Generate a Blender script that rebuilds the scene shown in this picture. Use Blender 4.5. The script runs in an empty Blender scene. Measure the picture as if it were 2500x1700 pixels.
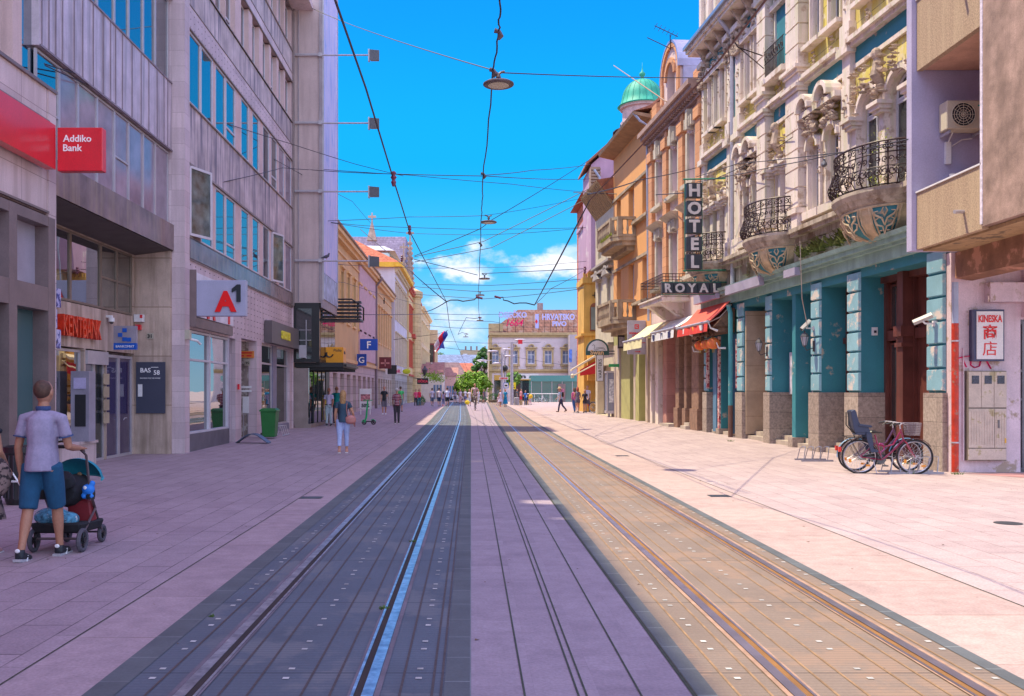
import bpy,bmesh,math,random
from mathutils import Vector,Matrix
R=math.radians
rnd=random.Random(7)
SC=bpy.context.scene
COL=SC.collection

# ---------------------------------------------------------------- camera
cd=bpy.data.cameras.new('camera');cam=bpy.data.objects.new('camera',cd);COL.objects.link(cam)
cam.location=(0,0,1.70);cam.rotation_euler=(R(90),0,0)
cd.sensor_width=36;cd.lens=33.12;cd.shift_x=0.04;cd.shift_y=0.042
cd.clip_start=0.1;cd.clip_end=5000
SC.camera=cam
FP=2300.0      # focal length in pixels of the photograph

# ---------------------------------------------------------------- world and sun
SUN_EL,SUN_TILT=65.0,18.0            # sun stands over the left roofs, a little beyond the camera's cross line
sun_to=Vector((-math.cos(R(SUN_EL))*math.cos(R(SUN_TILT)),math.cos(R(SUN_EL))*math.sin(R(SUN_TILT)),math.sin(R(SUN_EL))))
W=bpy.data.worlds.new('World');SC.world=W;W.use_nodes=True
nt=W.node_tree;nt.nodes.clear()
def wn(t,**k):
    n=nt.nodes.new(t)
    for a,b in k.items(): setattr(n,a,b)
    return n
wo=wn('ShaderNodeOutputWorld');wb=wn('ShaderNodeBackground')
sky=wn('ShaderNodeTexSky',sky_type='NISHITA');sky.sun_disc=False
sky.sun_elevation=R(SUN_EL);sky.sun_rotation=R(-90+SUN_TILT);sky.air_density=1.0;sky.dust_density=0.6;sky.ozone_density=3
tc=wn('ShaderNodeTexCoord');sep=wn('ShaderNodeSeparateXYZ')
nt.links.new(tc.outputs['Generated'],sep.inputs[0])
ramp=wn('ShaderNodeValToRGB');ramp.color_ramp.interpolation='EASE'
cr=ramp.color_ramp
SKY_STOPS=[(0.0,(2.9,5.0,6.6)),(0.07,(1.9,4.4,7.0)),(0.14,(.35,3.7,7.2)),(0.24,(.0,3.1,7.4)),(0.42,(.0,2.2,7.2)),(0.56,(3.8,3.0,9.2)),(0.78,(4.2,3.3,9.0))]  # top stops, above the view, made lilac to fill the shade
for i,(p,c) in enumerate(SKY_STOPS):
    e=cr.elements[i] if i <2 else cr.elements.new(p)
    e.position=p;e.color=(c[0]/12,c[1]/12,c[2]/12,1)
nt.links.new(sep.outputs['Z'],ramp.inputs[0])
scl=wn('ShaderNodeVectorMath',operation='SCALE');scl.inputs['Scale'].default_value=12
nt.links.new(ramp.outputs[0],scl.inputs[0])
mixs=wn('ShaderNodeMix',data_type='RGBA');mixs.inputs[0].default_value=0.03
nt.links.new(scl.outputs[0],mixs.inputs[6]);nt.links.new(sky.outputs[0],mixs.inputs[7])
# clouds: a low bank over the end of the street and unseen cloud overhead and behind, added as fill light
def noise(scale,detail,rough,sc3):
    m=wn('ShaderNodeMapping');m.inputs['Scale'].default_value=sc3
    nt.links.new(tc.outputs['Generated'],m.inputs[0])
    n=wn('ShaderNodeTexNoise');n.inputs['Scale'].default_value=scale;n.inputs['Detail'].default_value=detail;n.inputs['Roughness'].default_value=rough
    nt.links.new(m.outputs[0],n.inputs[0]);return n
def mth(op,a,b=None,clamp=False):
    n=wn('ShaderNodeMath',operation=op);n.use_clamp=clamp
    for i,v in enumerate((a,b)):
        if v is None: continue
        if isinstance(v,(int,float)): n.inputs[i].default_value=v
        else: nt.links.new(v,n.inputs[i])
    return n.outputs[0]
def smap(v,a,b,c=0.0,d=1.0):
    n=wn('ShaderNodeMapRange',interpolation_type='SMOOTHSTEP')
    nt.links.new(v,n.inputs[0])
    for i,q in enumerate((a,b,c,d)): n.inputs[1+i].default_value=q
    return n.outputs[0]
n1=noise(17,9,.6,(1,1,1.7))
def cloud_at(cx,cz,rx,rz,gain=1.0):   # a heap of cloud centred on a direction of the sky
    dx=mth('DIVIDE',mth('SUBTRACT',mth('DIVIDE',sep.outputs['X'],sep.outputs['Y']),cx),rx)
    dz=mth('DIVIDE',mth('SUBTRACT',mth('DIVIDE',sep.outputs['Z'],sep.outputs['Y']),cz),rz)
    d=mth('ADD',mth('MULTIPLY',dx,dx),mth('MULTIPLY',dz,dz))
    fall=mth('SUBTRACT',1.0,d)
    front=smap(sep.outputs['Y'],.0,.1)
    v=mth('ADD',mth('MULTIPLY',fall,.42),mth('MULTIPLY',mth('SUBTRACT',n1.outputs[0],.5),1.9))
    return mth('MULTIPLY',mth('MULTIPLY',smap(v,.02,.42,0,gain),front),1.0)
c1=cloud_at(.040,.131,.135,.017,1.0);c2=cloud_at(.017,.144,.030,.020,.9);c3=cloud_at(-.015,.080,.050,.022,.8)
c4=cloud_at(.112,.145,.035,.016,.6);c5=cloud_at(-.04,.06,.10,.018,.6)
cl=mth('MAXIMUM',mth('MAXIMUM',c1,c2),mth('MAXIMUM',c3,mth('MAXIMUM',c4,c5)))
n2=noise(2.2,7,.6,(1,1,1.2))
high=mth('MULTIPLY',smap(n2.outputs[0],.42,.62),smap(sep.outputs['Z'],.55,.8))
back=mth('MULTIPLY',smap(n2.outputs[0],.30,.55),smap(sep.outputs['Y'],.0,-.35))  # unseen bright cloud behind the camera, added to lift surfaces facing it
lit=mth('MULTIPLY',mth('MAXIMUM',high,back),.85);cl=mth('MAXIMUM',cl,lit)
ccol=wn('ShaderNodeMix',data_type='RGBA');ccol.inputs[6].default_value=(4.6,5.7,7.4,1);ccol.inputs[7].default_value=(7.6,7.5,8.0,1)
nt.links.new(smap(n1.outputs[0],.42,.66),ccol.inputs[0])
mixc=wn('ShaderNodeMix',data_type='RGBA')
nt.links.new(cl,mixc.inputs[0]);nt.links.new(mixs.outputs[2],mixc.inputs[6]);nt.links.new(ccol.outputs[2],mixc.inputs[7])
bst=wn('ShaderNodeVectorMath',operation='SCALE');nt.links.new(mixc.outputs[2],bst.inputs[0]);nt.links.new(mth('ADD',mth('MULTIPLY',back,.9),1.0),bst.inputs['Scale'])
nt.links.new(bst.outputs[0],wb.inputs[0]);wb.inputs[1].default_value=0.116
nt.links.new(wb.outputs[0],wo.inputs[0])
sl=bpy.data.lights.new('sun','SUN');sl.energy=4.6;sl.angle=R(0.55);sl.color=(1,.90,.62)
so=bpy.data.objects.new('sun',sl);COL.objects.link(so);so.location=(-20,10,60)
so.rotation_euler=sun_to.to_track_quat('Z','Y').to_euler()
SC.view_settings.view_transform='Standard';SC.view_settings.look='None';SC.view_settings.exposure=0.48;SC.view_settings.gamma=1
SC.cycles.max_bounces=8;SC.cycles.diffuse_bounces=4;SC.cycles.glossy_bounces=4;SC.cycles.transparent_max_bounces=8

# ---------------------------------------------------------------- materials
MATS={}
def M(name,col,rough=.75,var=.12,vs=2.5,bump=.0,bs=60,streak=None,sa=.5,patch=None,pa=.35,ps=1.2,brick=None,metal=0,spec=.5,emit=None,fine=.06,alpha=None,coat=0):
    """col base; var/vs broad mottling; streak=(colour) rain streaks; patch=(colour) worn areas; brick=(w,h,mortar,colour,offset,plane)"""
    if name in MATS: return MATS[name]
    m=bpy.data.materials.new(name);m.use_nodes=True;MATS[name]=m
    t=m.node_tree;N=t.nodes;L=t.links
    b=N['Principled BSDF'];b.inputs['Roughness'].default_value=rough;b.inputs['Metallic'].default_value=metal
    b.inputs['Specular IOR Level'].default_value=spec
    if coat: b.inputs['Coat Weight'].default_value=coat;b.inputs['Coat Roughness'].default_value=.08
    g=N.new('ShaderNodeNewGeometry');P=g.outputs['Position']
    def nz(scale,detail=4,sc=None,ro=.55):
        n=N.new('ShaderNodeTexNoise');n.inputs['Scale'].default_value=scale;n.inputs['Detail'].default_value=detail;n.inputs['Roughness'].default_value=ro
        if sc:
            mp=N.new('ShaderNodeMapping');mp.inputs['Scale'].default_value=sc;L.new(P,mp.inputs[0]);L.new(mp.outputs[0],n.inputs[0])
        else: L.new(P,n.inputs[0])
        return n.outputs[0]
    def mr(v,a,b_,c=0,d=1):
        n=N.new('ShaderNodeMapRange');L.new(v,n.inputs[0])
        for i,q in enumerate((a,b_,c,d)): n.inputs[1+i].default_value=q
        return n.outputs[0]
    def mx(f,a,b_,mode='MIX'):
        n=N.new('ShaderNodeMix');n.data_type='RGBA';n.blend_type=mode
        for i,v in ((0,f),(6,a),(7,b_)):
            if isinstance(v,(int,float)): n.inputs[i].default_value=v
            elif isinstance(v,tuple): n.inputs[i].default_value=(*v[:3],1)
            else: L.new(v,n.inputs[i])
        return n.outputs[2]
    c=tuple(col)
    out=c
    lo=tuple(max(0,x*(1-var*1.4)) for x in c);hi=tuple(min(.95,x*(1+var)) for x in c)
    if var >0: out=mx(mr(nz(vs),.3,.7),lo,hi)
    if fine >0: out=mx(mr(nz(45,3),.35,.65,0,1),out,mx(1.0,out,tuple([1-fine*2]*3),'MULTIPLY'))
    h=None
    if brick:
        w,hh,mo,bc,off,plane=brick
        s=N.new('ShaderNodeSeparateXYZ');L.new(P,s.inputs[0]);cm=N.new('ShaderNodeCombineXYZ')
        if plane =='wall':
            a=N.new('ShaderNodeMath');L.new(s.outputs[0],a.inputs[0]);L.new(s.outputs[1],a.inputs[1]);L.new(a.outputs[0],cm.inputs[0]);L.new(s.outputs[2],cm.inputs[1])
        elif plane =='ground': L.new(s.outputs[1],cm.inputs[0]);L.new(s.outputs[0],cm.inputs[1])
        else: L.new(s.outputs[0],cm.inputs[0]);L.new(s.outputs[1],cm.inputs[1])
        bt=N.new('ShaderNodeTexBrick');L.new(cm.outputs[0],bt.inputs[0]);bt.offset=off
        bt.inputs['Scale'].default_value=1;bt.inputs['Brick Width'].default_value=w;bt.inputs['Row Height'].default_value=hh
        bt.inputs['Mortar Size'].default_value=mo;bt.inputs['Mortar Smooth'].default_value=.3
        bt.inputs['Color1'].default_value=(1,1,1,1);bt.inputs['Color2'].default_value=(.80,.78,.80,1);bt.inputs['Mortar'].default_value=(*bc,1)
        out=mx(mr(nz(1.7,5),.36,.62,.35,1) if plane =='ground' else 1.0,out,bt.outputs[0],'MULTIPLY')
    if streak:
        f=mr(nz(1.6,6,(2.6,2.6,.22),.62),.46,.64,0,sa);out=mx(f,out,tuple(streak))
    if patch:
        f=mr(nz(ps,6,None,.65),.60-pa*.3,.64-pa*.3+.02);out=mx(f,out,tuple(patch))
    if isinstance(out,tuple): b.inputs['Base Color'].default_value=(*out,1)
    else: L.new(out,b.inputs['Base Color'])
    if bump >0:
        bp=N.new('ShaderNodeBump');bp.inputs['Strength'].default_value=bump;bp.inputs['Distance'].default_value=.02
        L.new(nz(bs,4),bp.inputs['Height']);L.new(bp.outputs[0],b.inputs['Normal'])
    if emit: b.inputs['Emission Color'].default_value=(*emit[:3],1);b.inputs['Emission Strength'].default_value=emit[3]
    return m
def glass(name,col=(.02,.025,.03),rough=.02,ior=1.9,wob=.0,ws=1.2):
    if name in MATS: return MATS[name]
    m=M(name,col,rough=rough,var=0,fine=0,spec=.9);b=m.node_tree.nodes['Principled BSDF'];b.inputs['IOR'].default_value=ior
    if wob:
        N=m.node_tree.nodes;L=m.node_tree.links
        g=N.new('ShaderNodeNewGeometry');n=N.new('ShaderNodeTexNoise');n.inputs['Scale'].default_value=ws;n.inputs['Detail'].default_value=1
        L.new(g.outputs['Position'],n.inputs[0]);bp=N.new('ShaderNodeBump');bp.inputs['Strength'].default_value=wob;bp.inputs['Distance'].default_value=.05
        L.new(n.outputs[0],bp.inputs['Height']);L.new(bp.outputs[0],b.inputs['Normal'])
    return m

# ---------------------------------------------------------------- mesh helpers
class Fr:
    """a frame: u along, o out, z up"""
    def __init__(s,org,u,o=None):
        s.g=Vector(org);s.u=Vector(u).normalized();s.o=Vector(o).normalized() if o else Vector((s.u.y,-s.u.x,0));s.z=Vector((0,0,1))
    def __call__(s,u,o,z): return s.g+s.u*u+s.o*o+s.z*z
WF=Fr((0,0,0),(1,0,0),(0,1,0))
def SH(p): return (p.x,p.y)
class MB:
    def __init__(s,fr=WF): s.v=[];s.f=[];s.fr=fr;s.mi=[];s.cur=0;s.smooth=False;s.sm=[]
    def _add(s,vs,fs):
        n=len(s.v);s.v +=[s.fr(*p) for p in vs];s.f +=[tuple(i+n for i in f) for f in fs];s.mi +=[s.cur]*len(fs);s.sm +=[s.smooth]*len(fs)
    def box(s,a0,a1,b0,b1,c0,c1):
        s._add([(a0,b0,c0),(a1,b0,c0),(a1,b1,c0),(a0,b1,c0),(a0,b0,c1),(a1,b0,c1),(a1,b1,c1),(a0,b1,c1)],
               [(0,3,2,1),(4,5,6,7),(0,1,5,4),(1,2,6,5),(2,3,7,6),(3,0,4,7)]);return s
    def hexa(s,p): s._add(p,[(0,3,2,1),(4,5,6,7),(0,1,5,4),(1,2,6,5),(2,3,7,6),(3,0,4,7)]);return s
    def quad(s,*p): s._add(p,[tuple(range(len(p)))]);return s
    def prism(s,poly,axis,a,b):
        n=len(poly)
        def P(q,t): return {'u': (t,q[0],q[1]),'o': (q[0],t,q[1]),'z': (q[0],q[1],t)}[axis]
        s._add([P(q,a) for q in poly]+[P(q,b) for q in poly],[tuple(range(n)),tuple(range(2*n-1,n-1,-1))]+[(i,(i+1)%n,n+(i+1)%n,n+i) for i in range(n)]);return s
    def tube(s,pts,r,n=6,cap=True,sy=1.0):
        pts=[Vector(p) for p in pts];k=len(pts);rs=r if isinstance(r,(list,tuple)) else [r]*k
        vs=[];prev=None
        for i,p in enumerate(pts):
            d=(pts[min(i+1,k-1)]-pts[max(i-1,0)])
            d=d.normalized() if d.length >1e-9 else Vector((0,0,1))
            if prev is None:
                a=Vector((0,0,1)) if abs(d.z) <.9 else Vector((1,0,0));x=d.cross(a).normalized()
            else: x=(prev-d*prev.dot(d));x=x.normalized() if x.length >1e-6 else prev
            prev=x;y=d.cross(x)
            for j in range(n):
                t=2*math.pi*j/n;vs.append(tuple(p+(x*math.cos(t)+y*math.sin(t)*sy)*rs[i]))
        fs=[(i*n+j,i*n+(j+1)%n,(i+1)*n+(j+1)%n,(i+1)*n+j) for i in range(k-1) for j in range(n)]
        if cap: fs +=[tuple(range(n-1,-1,-1)),tuple(range((k-1)*n,k*n))]
        s._add(vs,fs);return s
    def lathe(s,prof,c=(0,0,0),n=16,a0=0,a1=360,sx=1,sy=1):
        full=abs(a1-a0) >= 360;m=n if full else n+1;vs=[]
        for r,z in prof:
            for j in range(m):
                t=R(a0+(a1-a0)*j/n);vs.append((c[0]+r*math.cos(t)*sx,c[1]+r*math.sin(t)*sy,c[2]+z))
        k=len(prof);fs=[]
        for i in range(k-1):
            for j in range(n if full else n): fs.append((i*m+j,i*m+(j+1)%m,(i+1)*m+(j+1)%m,(i+1)*m+j))
        if full: fs +=[tuple(range(m-1,-1,-1)),tuple(range((k-1)*m,k*m))]
        s._add(vs,fs);return s
    def ell(s,c,r,n=8,m=6):
        prof=[(math.sin(math.pi*i/m),-math.cos(math.pi*i/m)) for i in range(m+1)]
        vs=[(c[0]+p*math.cos(2*math.pi*j/n)*r[0],c[1]+p*math.sin(2*math.pi*j/n)*r[1],c[2]+z*r[2]) for p,z in prof for j in range(n)]
        s._add(vs,[(i*n+j,i*n+(j+1)%n,(i+1)*n+(j+1)%n,(i+1)*n+j) for i in range(m) for j in range(n)]);return s
    def disc(s,c,r,axis='o',t=.02,n=16):
        poly=[(c[{'u':1,'o':0,'z':0}[axis]]+r*math.cos(2*math.pi*i/n),c[{'u':2,'o':2,'z':1}[axis]]+r*math.sin(2*math.pi*i/n)) for i in range(n)]
        a=c[{'u':0,'o':1,'z':2}[axis]];return s.prism(poly,axis,a-t/2,a+t/2)
    def clusters(s):
        par=list(range(len(s.v)))
        def fd(i):
            while par[i] != i: par[i]=par[par[i]];i=par[i]
            return i
        for f in s.f:
            a=fd(f[0])
            for i in f[1:]: par[fd(i)]=a
        g={}
        for k,f in enumerate(s.f): g.setdefault(fd(f[0]),[]).append(k)
        B=[]
        for fs in g.values():
            vs=[s.v[i] for k in fs for i in s.f[k]];B.append([[min(v[j] for v in vs)-.012 for j in range(3)],[max(v[j] for v in vs)+.012 for j in range(3)],fs])
        ch=True
        while ch:
            ch=False;out=[]
            for b in B:
                for o in out:
                    if all(b[0][j] <= o[1][j] and b[1][j] >= o[0][j] for j in range(3)):
                        o[0]=[min(x,y) for x,y in zip(o[0],b[0])];o[1]=[max(x,y) for x,y in zip(o[1],b[1])];o[2] +=b[2];ch=True;break
                else: out.append(b)
            B=out
        return [b[2] for b in B]
    def build(s,name,mat,parent=None,**k):
        if name in SPLIT and parent is not None and len(s.f) <30000:
            cs=s.clusters()
            if 1 <len(cs) <= 95:
                for fs in cs:
                    m=MB();mp={}
                    for q_ in fs:
                        m.f.append(tuple(mp.setdefault(i,len(mp)) for i in s.f[q_]));m.mi.append(s.mi[q_]);m.sm.append(s.sm[q_])
                    m.v=[None]*len(mp)
                    for i,j in mp.items(): m.v[j]=s.v[i]
                    o=m.build1(name,mat,parent,**k)
                return o
        return s.build1(name,mat,parent,**k)
    def build1(s,name,mat,parent=None,root=None,label=None,cat=None,group=None,kind=None,bevel=0,recalc=True,mats=None):
        me=bpy.data.meshes.new(name)
        if root is None:
            if parent is not None: p=parent;loc=Vector(parent['_r']) if '_r' in parent else parent.location.copy()
            elif s.v:
                xs=[v.x for v in s.v];ys=[v.y for v in s.v];loc=Vector(((min(xs)+max(xs))/2,(min(ys)+max(ys))/2,min(v.z for v in s.v)))
            else: loc=Vector()
        else: loc=Vector(root)
        me.from_pydata([tuple(v-loc) for v in s.v],[],s.f)
        for m in ([mat] if not mats else mats): me.materials.append(m)
        if any(s.mi): me.polygons.foreach_set('material_index',s.mi)
        if any(s.sm): me.polygons.foreach_set('use_smooth',s.sm)
        if recalc:
            b=bmesh.new();b.from_mesh(me);bmesh.ops.recalc_face_normals(b,faces=b.faces);b.to_mesh(me);b.free()
        o=bpy.data.objects.new(name,me);COL.objects.link(o)
        if parent is not None: o.parent=parent;ROOTS[o.name]=loc
        else: o.location=loc;ROOTS[o.name]=loc
        o['_r']=tuple(loc)
        if bevel:
            bv=o.modifiers.new('bevel','BEVEL');bv.width=bevel;bv.segments=1;bv.limit_method='ANGLE'
        tag(o,label,cat,group,kind);return o
ROOTS={}
SPLIT=set('corbel_scroll pipe_clamp granite_plinth post parapet second_floor_sill arcade rusticated_block ground_pier stone_pier door_step carved_figure carved_bracket window_surround window_hood carved_head pilaster capital chimney shop_window string_course spandrel teal_band cornice_bracket white_pier rose_pier beige_pier olive_ground_wall frosted_panel attic_post bare_masonry shop_pane fascia_board poster white_scroll wheel leg louvre lintel shop_glass mullion sign_backing letter_box seam_ trim_strip loggia_slab coping quoin_ pier_moulding banner_frame window jamb ledge shopfront_frame_ ground_floor_wall_ door_panel_ meter_window hinge balcony interior_wall box_frame_ attic marble_band upper_wall hoop dormer_moulding emblem yellow_door_ shop_pier wall_ corbel_rib_ notice_board dot_ bar chimney_ white_emblem blue_emblem skylight moulding string_ reveal stone_moulding'.split())
def tag(o,label=None,cat=None,group=None,kind=None):
    if label: o['label']=label
    if cat: o['category']=cat
    if group: o['group']=group
    if kind: o['kind']=kind
    return o
def thing(name,loc,label,cat,group=None,kind=None):
    o=bpy.data.objects.new(name,None);COL.objects.link(o);o.location=loc;o['_r']=tuple(loc);o.empty_display_size=.2
    return tag(o,label,cat,group,kind)
def relabel(o,label): o['label']=label;return o
def copy_tree(o,parent=None):
    c=o.copy();COL.objects.link(c);c.parent=parent
    for ch in o.children: copy_tree(ch,c)
    return c
def moved_copy(o,loc,rz=0,label=None,scale=None):
    c=copy_tree(o);c.location=loc;c.rotation_euler=(0,0,rz)
    if label: c['label']=label
    if scale: c.scale=(scale,)*3
    return c
def text(s,size,mat,parent,org,right,up=(0,0,1),ext=.006,name='lettering',align='LEFT',bold=0.0,sx=1.0,shear=0,**k):
    c=bpy.data.curves.new('t','FONT');c.body=s;c.size=size;c.extrude=ext;c.align_x=align;c.offset=bold;c.shear=shear;c.resolution_u=3
    o=bpy.data.objects.new('t',c);COL.objects.link(o)
    dg=bpy.context.evaluated_depsgraph_get();me=bpy.data.meshes.new_from_object(o.evaluated_get(dg))
    bpy.data.objects.remove(o);bpy.data.curves.remove(c)
    r=Vector(right).normalized();u=Vector(up).normalized();n=r.cross(u)
    me.transform(Matrix(((r.x*sx,u.x,n.x,0),(r.y*sx,u.y,n.y,0),(r.z*sx,u.z,n.z,0),(0,0,0,1))))
    loc=Vector(parent['_r']);me.transform(Matrix.Translation(Vector(org)-loc))
    me.materials.clear();me.materials.append(mat)
    o=bpy.data.objects.new(name,me);COL.objects.link(o);o.parent=parent;o['_r']=tuple(loc);tag(o,**k);return o
def carve(mb,c,w,h,d,n=14,seed=0):
    """carved acanthus, scrolls and figures: a relief of curling tapered strands and lumps in the frame's u,z plane"""
    q=random.Random(seed)
    for i in range(n):
        u=c[0]+q.uniform(-.5,.5)*w;z=c[2]+q.uniform(-.5,.5)*h;r=q.uniform(.10,.2)*min(w,h)
        a=q.uniform(0,6.28);sg=q.choice((-1,1));pts=[]
        for k in range(7):
            t=k/6;rr=r*(1-.75*t);ang=a+sg*t*4.2
            pts.append((u+rr*math.cos(ang),c[1]+d*(.22+.22*math.sin(t*3.1)),z+rr*math.sin(ang)))
        mb.tube(pts,[r*.34,r*.46,r*.42,r*.38,r*.32,r*.27,r*.2],5)
        mb.ell((u,c[1]+d*.3,z),(r*.62,d*.45,r*.75),6,4)
def gz(x,y):
    def s(t): t=max(0,min(1,t));return t*t*(3-2*t)
    return .22*s((y-20)/50)+.10*s((y-22)/18)*s((x-3.5)/4.5)
def wallgrid(mb,u0,u1,z0,z1,o0,o1,ops):
    """a wall slab with rectangular openings (u0,u1,z0,z1)"""
    us=sorted({u0,u1,*[min(max(v,u0),u1) for o in ops for v in o[:2]]})
    cols=[]
    for a,b in zip(us,us[1:]):
        if b-a <1e-4: continue
        m=(a+b)/2;cuts=sorted([(max(o[2],z0),min(o[3],z1)) for o in ops if o[0] <m <o[1]])
        iv=[];z=z0
        for c0,c1 in cuts:
            if c0 >z+1e-4: iv.append((z,c0))
            z=max(z,c1)
        if z <z1-1e-4: iv.append((z,z1))
        if cols and cols[-1][2] ==iv: cols[-1][1]=b
        else: cols.append([a,b,iv])
    for a,b,iv in cols:
        for c0,c1 in iv: mb.box(a,b,o0,o1,c0,c1)
def archfill(mb,u0,u1,zs,zt,o0,o1,n=10,pointed=False):
    """masonry between a round arch springing at zs and the straight top zt"""
    r=(u1-u0)/2;c=(u0+u1)/2;H=r
    for i in range(n):
        a=u0+(u1-u0)*i/n;b=u0+(u1-u0)*(i+1)/n
        za=zs+math.sqrt(max(0,1-((a-c)/r)**2))*H;zb=zs+math.sqrt(max(0,1-((b-c)/r)**2))*H
        mb.prism([(a,za),(b,zb),(b,zt),(a,zt)],'o',o0,o1)
def archring(mb,c,zs,r,w,o0,o1,n=12):
    for i in range(n):
        t0=math.pi*i/n;t1=math.pi*(i+1)/n
        mb.prism([(c+r*math.cos(t0),zs+r*math.sin(t0)),(c+(r+w)*math.cos(t0),zs+(r+w)*math.sin(t0)),(c+(r+w)*math.cos(t1),zs+(r+w)*math.sin(t1)),(c+r*math.cos(t1),zs+r*math.sin(t1))],'o',o0,o1)
def window(parent,fr,u0,u1,z0,z1,o,fm,pm,nv=1,nh=1,fw=.06,fd=.05,arch=False,shutter=None,name='window',trans=None,label=None):
    """sash frame with bars, pane as its child"""
    mb=MB(fr);mb.box(u0,u0+fw,o,o+fd,z0,z1);mb.box(u1-fw,u1,o,o+fd,z0,z1)
    mb.box(u0+fw,u1-fw,o,o+fd,z0,z0+fw);mb.box(u0+fw,u1-fw,o,o+fd,z1-fw,z1)
    zz=trans if trans else None
    if zz: mb.box(u0+fw,u1-fw,o,o+fd,zz-fw/2,zz+fw/2)
    for i in range(1,nv):
        x=u0+(u1-u0)*i/nv;mb.box(x-fw*.4,x+fw*.4,o+.002,o+fd-.004,z0+fw,z1-fw)
    for i in range(1,nh):
        z=z0+(z1-z0)*i/nh;mb.box(u0+fw,u1-fw,o+.004,o+fd-.008,z-fw*.3,z+fw*.3)
    if arch:
        r=(u1-u0)/2
        c=(u0+u1)/2;archring(mb,c,z1,r-fw,fw,o,o+fd,8);mb.box(c-fw*.3,c+fw*.3,o+.003,o+fd-.01,z1,z1+r-fw)
    w=mb.build(name,fm,parent,label=label)
    pb=MB(fr);pb.box(u0+.01,u1-.01,o+.008,o+.02,z0+.01,z1-.01)
    if arch: pb.prism([(c+(r-.02)*math.cos(math.pi*i/10),z1-.01+(r-.02)*math.sin(math.pi*i/10)) for i in range(11)],'o',o+.008,o+.02)
    pb.build('pane',pm,w)
    if shutter:
        sb=MB(fr);n=int((z1-z0-fw*2)/.06)
        for i in range(n):
            z=z0+fw+i*.06;sb.hexa([(u0+fw,o+.022,z),(u1-fw,o+.022,z),(u1-fw,o+.045,z),(u0+fw,o+.045,z),(u0+fw,o+.022,z+.052),(u1-fw,o+.022,z+.052),(u1-fw,o+.03,z+.052),(u0+fw,o+.03,z+.052)])
        sb.build('shutter',shutter,w)
    return w
# left side: planes parallel to the tracks; the right row leans in by 3.7 degrees
def LF(x): return Fr((x,0,0),(0,1,0),(1,0,0))
TH=.065
RU=Vector((-TH,1,0)).normalized()
RF=Fr((10.05-0+TH*19.7,0,0),RU,(-RU.y,RU.x,0))     # u is close to Y
def RY(x): return 26060/(x-1000.5)                      # distance of a point of the right row seen in column x
# ---------------------------------------------------------------- ground
STONE=(.60,.455,.42)
m_pave=M('pave_slabs_shade',(.40,.30,.325),rough=.8,var=.07,vs=5,bump=.2,bs=40,brick=(.76,.362,.007,(.20,.17,.18),.37,'ground'),fine=.12,patch=(.27,.21,.23),pa=-.2,ps=4)  # shade put into the colour: darker and more violet than the sunlit slabs
m_pave_r=M('pave_slabs_sun',(.50,.38,.37),rough=.85,var=.07,vs=5,bump=.2,bs=40,brick=(.76,.362,.006,(.30,.25,.24),.41,'ground'),fine=.12,patch=(.38,.29,.26),pa=-.2,ps=4)  # same slabs in a paler, sunlit tone
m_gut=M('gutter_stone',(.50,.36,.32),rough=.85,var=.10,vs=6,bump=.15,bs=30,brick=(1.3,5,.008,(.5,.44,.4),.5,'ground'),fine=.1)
m_med=M('median_slabs',(.37,.285,.32),rough=.75,var=.08,vs=7,bump=.15,bs=40,brick=(.31,.36,.002,(.78,.76,.78),.5,'ground'),fine=.09)
m_kerb=M('kerb_stone',(.11,.12,.125),rough=.8,var=.15,vs=2,brick=(.5,9,.008,(1.9,1.9,1.9),.5,'ground'))
m_pink=M('pink_pavers',(.50,.25,.25),rough=.85,var=.12,brick=(.2,.1,.006,(.6,.6,.6),.5,'ground'))
m_far=M('far_paving',(.52,.41,.38),rough=.85,var=.08)
def slabmat(name,c,lc,rust):
    m=M(name,c,rough=.7,var=.13,vs=1.1,bump=.1,bs=25,patch=rust,pa=.30,ps=.9)
    t=m.node_tree;N=t.nodes;L=t.links;b=N['Principled BSDF'];src=b.inputs['Base Color'].links[0].from_socket
    g=N.new('ShaderNodeNewGeometry');s=N.new('ShaderNodeSeparateXYZ');L.new(g.outputs['Position'],s.inputs[0])
    def mt(op,a,v=None,v2=None):
        n=N.new('ShaderNodeMath');n.operation=op;L.new(a,n.inputs[0])
        if isinstance(v,(int,float)): n.inputs[1].default_value=v
        elif v is not None: L.new(v,n.inputs[1])
        return n.outputs[0]
    rib=mt('LESS_THAN',mt('FRACT',mt('DIVIDE',s.outputs[1],.052)),.34)     # fine cross ribs cast in the concrete
    jt=mt('LESS_THAN',mt('FRACT',mt('DIVIDE',s.outputs[1],1.89)),.012)
    def mul(f,a,col):
        n=N.new('ShaderNodeMix');n.data_type='RGBA';L.new(f,n.inputs[0]);L.new(a,n.inputs[6]);n.inputs[7].default_value=(*col,1);return n.outputs[2]
    sc=mt('MULTIPLY',rib,.40)
    out=mul(sc,src,tuple(x*.66 for x in c));out=mul(mt('MULTIPLY',jt,.8),out,tuple(x*.45 for x in c))
    L.new(out,b.inputs['Base Color']);return m
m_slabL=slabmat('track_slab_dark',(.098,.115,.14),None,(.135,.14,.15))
m_slabR=slabmat('track_slab_rusty',(.23,.17,.13),None,(.27,.18,.125))
m_lineL=M('joint_filler',(.085,.06,.055),var=.2,vs=20)
m_lineR=M('rusty_joint',(.30,.18,.09),var=.25,vs=6)
m_dot=M('pale_dot',(.52,.50,.47),var=.3,vs=2)
m_moss=M('mossy_joint',(.05,.055,.03),var=.3,vs=15)
m_rail=M('rail_steel',(.72,.74,.85),rough=.3,var=.35,vs=9,metal=1.0,fine=.1)
m_railr=M('rail_steel_dusty',(.42,.38,.42),rough=.38,var=.15,vs=3,metal=.9,fine=0)
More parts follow.
